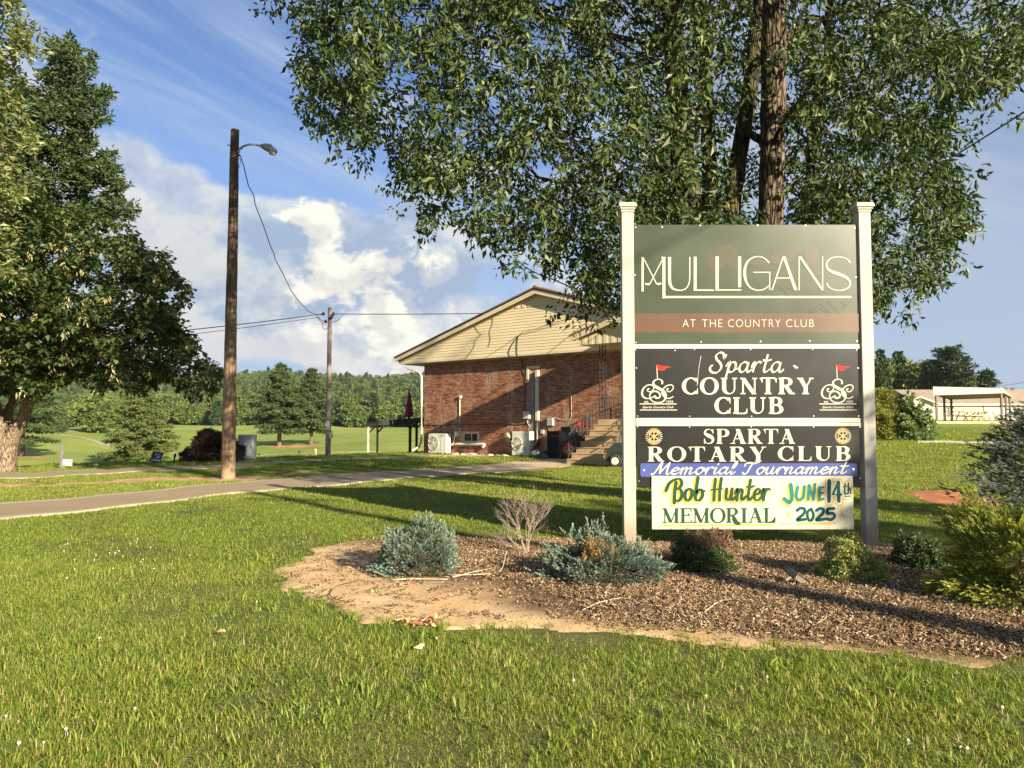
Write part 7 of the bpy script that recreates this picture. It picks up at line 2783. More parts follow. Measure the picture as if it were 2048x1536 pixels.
def shrub(name, label, loc, rad, n, per, spread, size, mat, seed, cat='shrub', shape=.4, up=.3, droop=-.3, lump=.16, lf=4.0, base=0.0, core=.6, group=None, fold=.2, twigs=True, cut=0.0, part='foliage', lumps2=0.0, spray=None):
    r = np.random.default_rng(seed)
    root = tag(empty(name, loc), label, cat, group)
    d = r.normal(0, 1, (n, 3))
    d[:, 2] = np.abs(d[:, 2]) * (1) - .22 * r.random(n)
    d /= np.linalg.norm(d, axis=1, keepdims=True)
    ph = r.random(9) * 6.28
    lp = 1 + lump * np.sin(d[:, 0] * lf + ph[0]) * np.sin(d[:, 1] * lf + ph[1]) + lump * np.sin(d[:, 2] * lf * 1.3 + ph[2] + d[:, 0] * lf * .8) + lump * .6 * np.sin(d[:, 0] * lf * 2.3 + d[:, 1] * lf * 2 + ph[3]) * np.sin(d[:, 2] * lf * 2.1 + ph[4])
    lp = lp + .07 * np.sin(d[:, 0] * 17 + ph[5]) * np.sin(d[:, 1] * 17 + ph[6]) + .05 * np.sin(d[:, 2] * 19 + d[:, 0] * 9 + ph[7])
    k = np.where(r.random(n) < .72, .90 + .12 * r.random(n), core + (1 - core) * r.random(n))
    C = d * (lp * k)[:, None] * np.array(rad)
    C[:, 2] += base
    C[:, 2] = np.maximum(C[:, 2], .015)
    vb = np.clip((k - .55) * 1.6 + .25 * r.normal(size=n), 0, 1)  # inner foliage darker: shade in the gaps between tufts put into the colour
    if spray:
        Dn = d * np.array([1, 1, .9]) + np.array([0, 0, spray[2]]) + r.normal(0, .28, (n, 3))
        V, T, A = sprays(C, Dn, per, spray[0], spray[1], size, seed + 1, shape=shape)
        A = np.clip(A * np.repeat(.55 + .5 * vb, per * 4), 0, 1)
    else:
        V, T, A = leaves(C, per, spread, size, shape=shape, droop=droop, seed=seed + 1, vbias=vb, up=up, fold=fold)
    V[:, 2] = np.maximum(V[:, 2], .004)
    link(part, np_mesh(part, V, None, T, attrs={'v': A}), mat, root)
    if twigs:
        b = MB()
        for q in range(26):
            c_ = C[r.integers(0, n)]
            limb(b, (c_[0] * .08, c_[1] * .08, -.02), c_ * .95, .010 * max(rad) * 2, .004, sag=.02, wob=.3, seed=seed * 7 + q, sides=5)
        b.build('stems', M_TWIG2, root)['kind'] = 'stuff'
    return root, C


M_TWIG2 = simple('brown_stem', (0.13, 0.09, 0.06), .85, .2, 15)


def bedpt(px, py):
    g_ = gnd(px, py)
    return np.array([g_[0], g_[1], bedz(g_[0], g_[1]) - .01])


M_JUN = leafmat('blue_juniper', [(0.050, 0.078, 0.056), (0.115, 0.160, 0.118), (0.21, 0.270, 0.205), (0.36, 0.42, 0.33)], trans=.12, rough=.6, spec=.3)
M_DEADJ = leafmat('dead_juniper', [(0.22, 0.11, 0.045), (0.38, 0.22, 0.085), (0.52, 0.34, 0.14)], trans=.2, rough=.7, spec=.2)
p = bedpt(836, 1154)
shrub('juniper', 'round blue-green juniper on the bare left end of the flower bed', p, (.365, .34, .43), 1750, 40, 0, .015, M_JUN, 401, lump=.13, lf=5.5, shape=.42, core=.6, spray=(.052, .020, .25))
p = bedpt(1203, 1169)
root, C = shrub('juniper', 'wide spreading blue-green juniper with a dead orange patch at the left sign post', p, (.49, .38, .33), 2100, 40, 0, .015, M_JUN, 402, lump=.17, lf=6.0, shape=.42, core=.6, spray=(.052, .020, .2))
r = np.random.default_rng(77)
b = MB()
dp = np.array([-.05, -.22, .27]) + r.normal(0, 1, (75, 3)) * np.array([.075, .05, .035])
V, T, A = sprays(dp, np.array([0, -.5, 1.0]) + r.normal(0, .4, (75, 3)), 30, .07, .02, .02, 78, shape=.35)
tag(link('dead_foliage', np_mesh('dead_foliage', V, None, T, attrs={'v': A}), M_DEADJ, root), 'dead orange-brown patch')
tips = np.array([(-.14, .08, .36), (-.26, .05, .33), (.0, .05, .36), (.36, .02, .27), (.33, -.05, .22), (-.05, .1, .34)])
tc = np.repeat(tips, 6, 0) + r.normal(0, .04, (36, 3))
V, T, A = sprays(tc, np.array([0, 0, 1.0]) + r.normal(0, .3, (36, 3)), 44, .12, .022, .018, 79, shape=.40)
link('foliage', np_mesh('foliage', V, None, T, attrs={'v': A}), M_JUN, root)

M_BOX = leafmat('boxwood_leaves', [(0.07, 0.10, 0.022), (0.18, 0.22, 0.05), (0.33, 0.35, 0.10), (0.55, 0.52, 0.22)], trans=.25, rough=.45, spec=.4)
M_BOXD = leafmat('boxwood_dark', [(0.020, 0.038, 0.012), (0.040, 0.068, 0.020), (0.07, 0.105, 0.032), (0.11, 0.14, 0.05)], trans=.2, rough=.45, spec=.4)
M_BROWNB = leafmat('brown_bush_twigs', [(0.13, 0.08, 0.045), (0.22, 0.14, 0.08), (0.36, 0.25, 0.15)], trans=.15, rough=.7, spec=.2)
p = bedpt(1402, 1150)
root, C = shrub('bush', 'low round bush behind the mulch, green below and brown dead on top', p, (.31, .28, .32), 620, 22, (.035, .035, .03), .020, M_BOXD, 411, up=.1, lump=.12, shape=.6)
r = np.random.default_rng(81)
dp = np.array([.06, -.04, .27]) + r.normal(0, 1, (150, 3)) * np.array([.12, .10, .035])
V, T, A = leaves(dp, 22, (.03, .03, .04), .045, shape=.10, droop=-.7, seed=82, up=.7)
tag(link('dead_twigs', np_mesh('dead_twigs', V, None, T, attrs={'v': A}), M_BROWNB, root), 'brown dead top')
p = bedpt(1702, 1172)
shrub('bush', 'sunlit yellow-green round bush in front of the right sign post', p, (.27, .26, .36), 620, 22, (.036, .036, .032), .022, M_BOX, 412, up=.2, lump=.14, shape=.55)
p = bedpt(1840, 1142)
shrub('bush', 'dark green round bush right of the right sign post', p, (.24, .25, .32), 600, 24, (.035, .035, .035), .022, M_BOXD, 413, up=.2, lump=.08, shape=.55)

M_GOLD1 = leafmat('golden_cypress', [(0.060, 0.095, 0.014), (0.13, 0.17, 0.022), (0.28, 0.30, 0.045), (0.50, 0.47, 0.11)], trans=.3, rough=.55, spec=.3)
p = bedpt(2092, 1222)
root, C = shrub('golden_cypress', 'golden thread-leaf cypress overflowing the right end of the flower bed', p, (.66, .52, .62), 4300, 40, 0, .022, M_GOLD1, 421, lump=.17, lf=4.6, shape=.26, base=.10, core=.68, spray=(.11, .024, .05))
# golden fronds standing out of the mound
r = np.random.default_rng(83)
fr = []
b = MB()
for i in range(120):
    c_ = C[r.integers(0, len(C))]
    if c_[2] < .25:
        continue
    d_ = c_ / np.linalg.norm(c_) + np.array([r.normal(0, .3), r.normal(0, .3), .25])
    d_ /= np.linalg.norm(d_)
    ln = .10 + .12 * r.random()
    for q in range(6):
        fr.append(c_ * .96 + d_ * ln * q / 5 + np.array([0, 0, -.05 * (q / 5) ** 2]))
    b.tube(np.array([c_ * .9, c_ * .96 + d_ * ln]), .003, 4, cap=False)
fr = np.array(fr)
V, T, A = sprays(fr, fr / np.linalg.norm(fr, axis=1, keepdims=True) + r.normal(0, .35, fr.shape), 14, .05, .008, .018, 84, shape=.25, v0=.6, v1=1.0)
link('fronds', np_mesh('fronds', V, None, T, attrs={'v': A}), M_GOLD1, root)
b.build('frond_stems', M_TWIG2, root)['kind'] = 'stuff'

M_SPRUCE = leafmat('blue_spruce', [(0.035, 0.052, 0.052), (0.075, 0.105, 0.102), (0.15, 0.19, 0.18), (0.36, 0.40, 0.35)], trans=.1, rough=.6, spec=.3)
p = onground(2078, 11.8)
root = pine('young blue spruce with silvery bough tips at the right edge of the picture', p, 1.72, 1.20, .10, M_SPRUCE, M_TWIG2, 431, levels=15, trunk_r=.06, size=.026, shape=.16, sp=.065, per=110, tilt=.22, nbr=(10, 13), dens=1.8, spray=(.10, .020, 0), prof=lambda f: (1 - f) ** .6 + .05)
root['category'] = 'spruce'
root.name = 'spruce_tree'

# bare dead shrub
M_BARE = simple('bare_pinkish_twig', (0.26, 0.20, 0.15), .8, .2, 15)
p = bedpt(1053, 1118)
root = tag(empty('dead_shrub', p), 'leafless dead shrub with a fan of bare twigs between the two blue junipers', 'shrub')
r = np.random.default_rng(91)
bb = MB()


def grow(b, A, d, ln, rad, lvl):
    A = np.asarray(A, float)
    n_ = 4
    P = [A]
    dd = np.array(d, float)
    for q in range(n_):
        dd = dd + r.normal(0, .10, 3)
        dd /= np.linalg.norm(dd)
        P.append(P[-1] + dd * ln / n_)
    b.tube(np.array(P), np.linspace(rad, rad * .6, n_ + 1), 5, cap=False)
    if lvl <= 0:
        return
    for q in range(4 if lvl > 1 else 5):
        t_ = 1 + r.integers(1, n_)
        nd = dd + r.normal(0, .36, 3) * np.array([1, 1, .5])
        nd[2] = abs(nd[2]) * .9 + .1
        nd /= np.linalg.norm(nd)
        grow(b, P[min(t_, n_)], nd, ln * (.50 + .25 * r.random()), rad * .52, lvl - 1)


for (dx, dy, dz, ln, rad) in ((-.75, .0, .75, .27, .008), (-.45, .1, .95, .30, .009), (-.15, -.1, 1, .32, .010), (.08, .1, 1, .34, .010), (.40, 0, .95, .30, .009), (.25, -.2, .9, .27, .008), (-.9, .1, .45, .20, .006), (-.3, .2, 1, .30, .008)):
    sb = MB()
    grow(sb, (r.normal(0, .02), r.normal(0, .02), 0), np.array([dx, dy, dz]) / np.linalg.norm([dx, dy, dz]), ln * 1.10, rad * .9, 3)
    sb.build('stem', M_BARE, root)

# dark red weeping maple left of the grey cabinet
M_REDL = leafmat('dark_red_maple', [(0.014, 0.009, 0.008), (0.028, 0.016, 0.012), (0.05, 0.028, 0.020), (0.09, 0.055, 0.036)], trans=.2, rough=.6, spec=.3)
p = gnd(425, 924)
hh = hpx(866, 924, p[1])
shrub('weeping_maple', 'dark red weeping maple mounded beside the grey cabinet', p, (hpx(0, 53, p[1]), hpx(0, 40, p[1]), hh), 900, 26, (.10, .10, .05), .13, M_REDL, 441, cat='shrub', up=0, droop=.6, lump=.10, shape=.22, core=.4)

# shrubs in the far right bed
M_YG = leafmat('yellow_green_shrub', [(0.07, 0.10, 0.016), (0.14, 0.17, 0.026), (0.25, 0.25, 0.045), (0.36, 0.33, 0.08)], trans=.3, rough=.6)
M_LG = leafmat('pale_leaf_shrub', [(0.05, 0.09, 0.02), (0.09, 0.145, 0.035), (0.17, 0.23, 0.07), (0.42, 0.45, 0.28)], trans=.3, rough=.5)
p = onground(1762, 36.5)
shrub('shrub', 'yellow-green feathery shrub half hidden by the right sign post', p, (hpx(0, 36, 36.5), .8, hpx(795, 884, 36.5)), 520, 30, (.16, .16, .14), .16, M_YG, 451, lump=.15, shape=.3)
p = onground(1822, 36.0)
shrub('shrub', 'loose pale green leafy shrub beside the concrete walk', p, (hpx(0, 32, 36), .7, hpx(820, 886, 36)), 330, 26, (.16, .16, .15), .17, M_LG, 452, lump=.22, lf=6, shape=.6)
p = onground(1814, 36.6)
r = np.random.default_rng(95)
tp = []
for i in range(26):
    t_ = i / 25
    tp.append([.15 * math.sin(i) + .3 * (1 - t_) * r.normal(), r.normal(0, .15), 1.0 + t_ * (hpx(806, 886, 36) - 1.0)])
o = tag(empty('sapling', p), 'slender pale sapling standing up through the leafy shrub by the walk', 'shrub')
V, T, A = leaves(np.array(tp), 26, (.17, .17, .10), .17, shape=.6, droop=.2, seed=96)
link('foliage', np_mesh('foliage', V, None, T, attrs={'v': A}), M_LG, o)
MB().tube([(0, 0, 0), (.05, 0, 1.0), (0, 0, hpx(806, 886, 36))], [.03, .02, .008], 6).build('stem', M_TWIG2, o)
p = onground(1757, 38.5)
shrub('arborvitae', 'tall narrow dark green evergreen rising just behind the right sign post', p, (hpx(0, 20, 38.5), .6, hpx(757, 884, 38.5)), 620, 30, (.13, .13, .13), .14, M_FAR3, 453, lump=.08, shape=.35, cat='shrub')
p = onground(1785, 60)
shrub('shrub', 'dull purple-brown shrub above the yellow-green one, in front of the dark woods', p, (hpx(0, 24, 60), 1., hpx(806, 850, 60)), 300, 24, (.3, .3, .25), .3, M_REDL, 454, lump=.12, shape=.5)
# strip of dark mulch below them
bare_sheet('far_bed', [onground(1745, 35.2)[:2], onground(1850, 35.4)[:2], onground(1856, 36.6)[:2], onground(1745, 38)[:2]], simple('dark_mulch', (0.12, 0.08, 0.05), .95, .3, 3), mound=.03, step=.2, wob=.08)

# ================================================================== POLES, WIRES, SMALL THINGS
m, t = newmat('creosoted_pole_shade_top')
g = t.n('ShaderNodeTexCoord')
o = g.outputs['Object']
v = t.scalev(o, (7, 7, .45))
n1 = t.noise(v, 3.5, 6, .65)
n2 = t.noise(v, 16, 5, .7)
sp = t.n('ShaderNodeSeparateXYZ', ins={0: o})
hz = t.smooth(t.m('ADD', sp.outputs[2], t.m('MULTIPLY', t.m('SUBTRACT', n1, .5), 5.0)), 1.5, 7.5)  # top darkened: creosote plus the tree crown's shade put into the colour
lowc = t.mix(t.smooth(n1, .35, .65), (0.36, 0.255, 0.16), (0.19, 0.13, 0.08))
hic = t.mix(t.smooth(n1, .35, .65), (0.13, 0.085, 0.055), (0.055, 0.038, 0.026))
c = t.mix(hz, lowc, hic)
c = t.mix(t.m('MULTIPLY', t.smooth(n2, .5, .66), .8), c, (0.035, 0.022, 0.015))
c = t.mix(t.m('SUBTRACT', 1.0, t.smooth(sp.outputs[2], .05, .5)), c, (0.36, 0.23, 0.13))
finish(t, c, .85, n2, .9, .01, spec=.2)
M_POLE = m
M_POLE2 = simple('grey_pole', (0.24, 0.21, 0.17), .85, .3, 3, stretch=(6, 6, .6), bump=.7, dirt=(0.30, 0.17, 0.10), spec=.2)
M_GALV = simple('galvanised_arm', (0.30, 0.30, 0.28), .45, .12, 8, metallic=.5, bump=.05)

g_ = gnd(456, 958)
PY = g_[1]
zt_ = at(468, 260, PY)[2]
lamp = tag(empty('street_light', g_), 'tall brown timber pole with a curved arm and street light', 'street light')
b = MB()
n_ = 26
zz = np.linspace(-.3, zt_ - g_[2], n_)
a_ = rng.normal(0, .004, (n_, 2))
b.tube(np.stack([a_[:, 0], a_[:, 1], zz], -1), np.linspace(hpx(0, 14.0, PY), hpx(0, 8.3, PY), n_), 18)
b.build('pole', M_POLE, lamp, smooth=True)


def lp(px, py, dY=0.0):
    return at(px, py, PY + dY) - g_


arm = catmull([lp(477.5, 306), lp(479, 299), lp(487, 292.5), (lp(500, 289)), lp(512, 289.5), lp(524, 292.5)], 5)
MB().tube(arm, .030, 8).build('arm', M_GALV, lamp, smooth=True)
b = MB()
b.tube(catmull([lp(522, 291.5), lp(530, 293.5), lp(538, 297), lp(546, 301), lp(554, 305)], 3), [.05, .06, .085, .09, .10, .10, .10, .10, .10, .09, .08, .07, .03], 10)
b.build('lamp_head', M_GALV, lamp, smooth=True)
b = MB().tube([lp(539, 296), lp(540.5, 289)], .05, 10)
b.build('photocell', M_GREY, lamp)
MB().tube([lp(541, 303.5), lp(550, 308)], [.085, .06], 10).build('lens', simple('lamp_lens', (.45, .45, .40), .2, .05, 5), lamp)
b = MB().tube([lp(455, 289.5), lp(460, 291)], .015, 6).tube([lp(476, 296), lp(484, 298)], .02, 6).tube([lp(476, 310), lp(480, 311)], .03, 6)
b.build('bolts', M_IRON, lamp)['kind'] = 'stuff'
MB().tube(catmull([lp(478, 316), lp(481.5, 322), lp(478.5, 332), lp(475, 342)], 4), .008, 5).build('loose_wire', M_CABLE, lamp)

# second pole
g2_ = gnd(656, 913)
PY2 = g2_[1]
zt2 = at(656, 615.5, PY2)[2]
up2 = tag(empty('utility_pole', g2_), 'slim grey utility pole carrying wires beyond the second path', 'utility pole')
n_ = 18
b = MB()
b.tube(np.stack([np.zeros(n_), np.zeros(n_), np.linspace(-.3, zt2 - g2_[2], n_)], -1), np.linspace(hpx(0, 5.6, PY2), hpx(0, 3.9, PY2), n_), 14)
b.build('pole', M_POLE2, up2, smooth=True)


def l2(px, py, dY=-.2):
    return at(px, py, PY2 + dY) - g2_


for k_, (px, py) in enumerate(((647, 627.5), (667, 628), (651.5, 643), (663.5, 634))):
    MB().tube([l2(px - 2.5, py), l2(px - 1, py), l2(px + 1, py), l2(px + 2.5, py)], [.05, .09, .09, .05], 10).build('insulator', M_IRON, up2)
b = MB()
for pts in ([(632, 629), (638, 637), (645, 641), (652, 643.5)], [(633, 630), (640, 642), (648, 648), (651, 650)], [(688, 628.5), (680, 636), (673, 642), (662, 645)], [(646, 642), (645, 652), (650, 660), (655, 656)]):
    b.tube(catmull([l2(*q) for q in pts], 4), .012, 5)
b.build('jumper_wires', M_CABLE, up2)['kind'] = 'stuff'
b = MB().box(l2(656, 851, -.12), (.16, .12, .42), bev=.02)
b.build('white_meter', M_WHITE, up2)
MB().tube([l2(653, 848.5, -.15), l2(653, 848.5, -.28)], .08, 12).build('white_meter_dial', M_WHITE, up2)
MB().tube([l2(661, 871.5, .0), l2(661, 871.5, -.08)], .13, 14).build('round_sign', M_WHITE, up2)


def wire(label, A, B, sag, r_=.016, n=14, wob=0.0, name='wire'):
    A, B = np.asarray(A, float), np.asarray(B, float)
    t_ = np.linspace(0, 1, n * 3)[:, None]
    P = A * (1 - t_) + B * t_
    P[:, 2] -= sag * 4 * (t_ * (1 - t_))[:, 0]
    if wob:
        P[1:-1] += np.random.default_rng(3).normal(0, wob, (len(P) - 2, 3))
    o = MB().tube(P, r_, 5).build(name, M_CABLE)
    return tag(o, label, 'wire', None)


topA = g_ + lp(479.5, 309)
topB = g2_ + l2(647, 627.5)
wire('slack black wire drooping from the street light arm to the slim pole', topA, topB, 1.35, .014, wob=.012)
wire('upper of the two wires running left from the slim pole behind the broad-leaved tree', topB, at(-120, 700, 27), .15, .020)
wire('lower thinner wire running left from the slim pole behind the broad-leaved tree', g2_ + l2(640, 634), at(-120, 716, 28), .15, .013)
eh = hw(*(lambda q: (q[0], VR - .03, q[1]))(L(968, 627, VR)))
wire('wire running right from the slim pole to the clubhouse rake', g2_ + l2(667, 628), eh, .02, .018)
# pole near the road behind the viewer's right shoulder, whose wire crosses the upper right corner
rp = np.array([12.0, -6.0, 0.0])
up3 = tag(empty('utility_pole', rp), 'roadside utility pole standing outside the picture on the right', 'utility pole')
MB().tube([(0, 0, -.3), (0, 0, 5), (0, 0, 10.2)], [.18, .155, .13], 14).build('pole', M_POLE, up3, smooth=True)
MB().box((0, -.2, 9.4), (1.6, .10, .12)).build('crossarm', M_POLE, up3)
e2 = hw(*(lambda q: (q[0], VS - .12, q[1]))(L(1232, 600, VS - .12)))
mid = at(2048, 224, 13.4)
A_ = rp + [0, 0, 9.6]
P = catmull([A_, mid, at(1880, 303, 16.5), at(1560, 440, 23), e2], 8)
tag(MB().tube(P, .015, 6).build('wire', M_CABLE), 'black service wire slanting down across the upper right corner into the big tree', 'wire')

# small ornamental tree outside the picture on the right: its shade falls on the sign's lower right corner
st_ = round_tree('small roadside tree standing outside the picture on the right', (12.9, -0.2, 0.0), 6.3, 1.55, 3.5, M_BIGLEAF, M_BARK, 505, n=260, per=30, size=.13, trunk_r=.11, sp=.20, shape=.45)

# grey cabinet
g3_ = gnd(494, 921)
root = tag(empty('utility_cabinet', g3_), 'plain grey metal cabinet standing between the brown pole and the golf course', 'cabinet')
W3, H3 = hpx(478.5, 509.5, g3_[1]), hpx(869.5, 921, g3_[1])
M_CAB = simple('grey_cabinet_paint', (0.42, 0.45, 0.44), .42, .10, 2.5, bump=.03, dirt=(.22, .25, .26))
MB().box((0, 0, H3 / 2), (W3, .45, H3), bev=.015).build('body', M_CAB, root)
b = MB().box((0, -.228, H3 / 2), (W3 - .05, .01, H3 - .06))
b.build('door', M_CAB, root)
MB().box((W3 * .38, -.24, H3 * .52), (.025, .02, .10)).build('handle', M_IRON, root)
MB().box((0, 0, .03), (W3 + .1, .55, .06)).build('plinth', M_CONC, root)

# tee signs and markers beyond the second path
def std(px, py, Y=None):
    return gnd(px, py)


M_GWOOD = simple('grey_timber', (0.17, 0.16, 0.15), .8, .25, 4, stretch=(5, 5, 1), bump=.4)
M_BGREY = simple('blue_grey_panel', (0.33, 0.37, 0.40), .5, .08, 3)
g4_ = gnd(123.5, 938)
k4 = g4_[1] / F
root = tag(empty('sign_post', g4_), 'short grey timber post beside a small pale blank board on the grass at left', 'post')
MB().box((0, 0, 48 * k4 / 2), (6 * k4, 6 * k4, 48 * k4), bev=.01).build('post', M_GWOOD, root)
b = MB().box((12 * k4, -.02, 13 * k4), (19 * k4, .03, 13 * k4), M=np.array(Matrix.Rotation(.06, 3, 'Y')))
b.build('board', M_BGREY, root)
MB().box((5 * k4, 0, 6 * k4), (.03, .03, 12 * k4)).build('board_leg', M_GWOOD, root)
g5_ = gnd(310, 929)
k5 = g5_[1] / F
root = tag(empty('tee_sign', g5_), 'slanted dark tee board with pale markings on a short stand at the path edge', 'sign')
MB().box((0, 0, 6 * k5), (8 * k5, .08, 14 * k5)).build('stand', M_GWOOD, root)
Mx = np.array(Matrix.Rotation(R(52), 3, 'X') @ Matrix.Rotation(R(16), 3, 'Y'))
bd = MB().box((3 * k5, 0, 15 * k5), (20 * k5, 22 * k5, .03), M=Mx).build('board', simple('dark_board', (.02, .03, .045), .3, .1, 5), root)
b = MB()
for (u_, v_, w_, h_) in ((-.15, .2, .10, .25), (.1, .28, .25, .10), (.12, .08, .2, .07), (.1, -.08, .28, .06), (0, -.38, .8, .16)):
    b.box(np.array((3 * k5, 0, 15 * k5)) + Mx @ np.array((u_ * 20 * k5, v_ * 22 * k5, .017)), (w_ * 20 * k5, h_ * 22 * k5, .004), M=Mx)
b.build('board_print', M_BGREY, root)['kind'] = 'stuff'
g6_ = gnd(348.5, 928)
k6 = g6_[1] / F
root = tag(empty('ball_washer', g6_), 'little black post-mounted ball washer right of the slanted tee board', 'ball washer')
MB().tube([(0, 0, 0), (0, 0, 15 * k6)], [2.0 * k6, 1.6 * k6], 8).build('post', M_BLACKM, root)
MB().box((1.0 * k6, 0, 16.5 * k6), (4.2 * k6, 4 * k6, 7 * k6), bev=.01).build('body', M_BLACKM, root)
MB().tube([(2 * k6, 0, 19 * k6), (2 * k6, 0, 21.5 * k6)], 1.0 * k6, 8).build('knob', M_BLACKM, root)
g7_ = gnd(192, 932)
k7 = g7_[1] / F
o = tag(MB().box((0, 0, 2 * k7), (6 * k7, .2, 2.5 * k7), M=np.array(Matrix.Rotation(.4, 3, 'Y'))).build('tee_marker', M_WHITE, None, g7_), 'tiny white marker lying in the grass left of the wide conifer', 'marker')
for k_, (px, py, lab) in enumerate(((519, 919, 'small orange and white course marker just right of the grey cabinet'), (600, 914, 'small orange and white course marker below the taller fairway pine'), (632, 909.5, 'small orange and white course marker left of the slim grey pole'))):
    q = gnd(px, py)
    kk = q[1] / F
    o = tag(empty('marker_stake', q), lab, 'marker', 'small course markers')
    MB().tube([(0, 0, 0), (0, 0, 12 * kk)], .7 * kk, 6).build('stake', M_WHITE, o)
    MB().box((-1.5 * kk, 0, 10.0 * kk), (4 * kk, .02, 3.5 * kk)).build('flag', simple('faded_orange', (.60, .24, .10), .7, .1, 5) if k_ == 0 else bpy.data.materials['faded_orange'], o)
q = gnd(625, 912.5)
tag(MB().box((0, 0, .05), (hpx(0, 32, q[1]), .5, .10), bev=.02).build('stone_slab', M_CONC, None, q), 'low pale slab lying in the grass left of the slim grey pole', 'slab')

# shelter beside the clubhouse corner
Ysh = 41.5
q0 = onground(737, Ysh)
kk = Ysh / F
root = tag(empty('shelter', q0), 'low timber shelter with a black sloping beam at the clubhouse corner', 'shelter')
zA, zB = at(736, 850, Ysh)[2] - q0[2], at(846, 838, Ysh)[2] - q0[2]
xB = (846 - 737) * kk
M_BTIM = simple('black_timber', (.03, .028, .026), .7, .2, 4, stretch=(1, 4, 4), bump=.3)
M_WTIM = simple('pale_timber', (.50, .45, .36), .75, .2, 4, stretch=(4, 4, 1), bump=.3)
b = MB().prism([(-.1, 0, zA - .10), (xB + .8, 0, zB - .08), (xB + .8, 0, zB + .14), (-.1, 0, zA + .10)], (0, .09, 0))
fix_normals(b.build('front_beam', M_BTIM, root))
b = MB().prism([(-.12, -.02, zA + .105), (xB + .8, -.02, zB + .145), (xB + .8, -.02, zB + .175), (-.12, -.02, zA + .135)], (0, 3.0, 0))
fix_normals(b.build('roof', M_BTIM, root))
b = MB().prism([(-.1, 2.8, zA - .10), (xB + .8, 2.8, zB - .08), (xB + .8, 2.8, zB + .14), (-.1, 2.8, zA + .10)], (0, .09, 0))
fix_normals(b.build('back_beam', M_BTIM, root))
for (x_, y_, m_, w_) in ((0, .05, M_WTIM, 4), (0.0, 2.85, M_WTIM, 4), ((820.5 - 737) * kk, .05, M_BTIM, 5), ((820.5 - 737) * kk, 2.85, M_BTIM, 5)):
    zt3 = zA + (zB - zA) * x_ / xB - .10
    b = MB().box((x_, y_, zt3 / 2 - .15), (w_ * kk, w_ * kk, zt3 + .3))
    b.build('post', m_, root)
    for s_ in ((1, -1) if x_ > 1 else (1,)):
        b = MB().tube([(x_, y_, zt3 - .35), (x_ + s_ * .33, y_, zt3 - .02)], .045, 4)
        b.build('brace', M_BTIM, root)
# red closed umbrella
q1 = onground(818.5, 43.5)
ku = 43.5 / F
root = tag(empty('umbrella', q1), 'closed dark red patio umbrella beyond the clubhouse corner', 'umbrella')
zt4 = at(818.5, 778, 43.5)[2] - q1[2]
MB().tube([(0, 0, 0), (0, 0, zt4)], .025, 8).build('pole', M_BLACKM, root)
b = MB()
zb4 = at(818.5, 832, 43.5)[2] - q1[2]
zz4 = np.linspace(zt4 - .05, zb4, 8)
n_ = 12
ring = []
for i, z_ in enumerate(zz4):
    rr_ = .02 + .19 * (i / 7) ** .9
    a = np.arange(n_) * 2 * math.pi / n_
    q_ = rr_ * (1 + .3 * np.cos(a * 4 + i * .1))
    ring.append(np.stack([q_ * np.cos(a), q_ * np.sin(a), np.full(n_, z_) + .03 * np.cos(a * 4) * (i == 7)], -1))
V = np.vstack(ring)
Qs = [(i * n_ + j, i * n_ + (j + 1) % n_, (i + 1) * n_ + (j + 1) % n_, (i + 1) * n_ + j) for i in range(7) for j in range(n_)]
b.add(V, Qs)
b.build('canopy', simple('dark_red_fabric', (.26, .018, .022), .8, .15, 5), root, smooth=True)
MB().tube([(0, 0, zb4 + .02), (0, 0, zb4 - .14)], [.10, .06], 10).build('tie', M_BLACKM, root)

# fallen spotlight on the mulch
q = bedpt(1590, 1182)
root = tag(empty('spotlight', q + [0, 0, .01]), 'toppled black box spotlight lying on the mulch', 'spotlight')
ks = q[1] / F
M_SPOT = simple('black_plastic', (.02, .02, .018), .35, .1, 12, bump=.02)
M_SPOTF = simple('bronze_face', (.26, .21, .14), .4, .1, 12, bump=.02)
Mx = Matrix.Rotation(R(38), 3, 'Y') @ Matrix.Rotation(R(-30), 3, 'Z')
b = MB()
b.box((2 * ks, 0, 15 * ks), (40 * ks, 16 * ks, 13 * ks), M=np.array(Mx), bev=.006)
b.build('housing', M_SPOT, root)
c_ = np.array((2 * ks, 0, 15 * ks)) + np.array(Mx) @ np.array((12 * ks, -8.2 * ks, -1 * ks))
MB().box(c_, (20 * ks, 1.4 * ks, 10 * ks), M=np.array(Mx)).build('face', M_SPOTF, root)
MB().tube([(-20 * ks, 0, 6 * ks), (-6 * ks, 0, 14 * ks)], 3.2 * ks, 10).build('knuckle', M_SPOTF, root)
MB().tube([(-24 * ks, 0, 3 * ks), (-18 * ks, 0, 7 * ks)], 4.2 * ks, 10).build('collar', M_SPOT, root)
MB().box((-38 * ks, -.01, 1.0 * ks), (32 * ks, 4 * ks, 4 * ks), rz=.25).build('stake', M_SPOT, root)
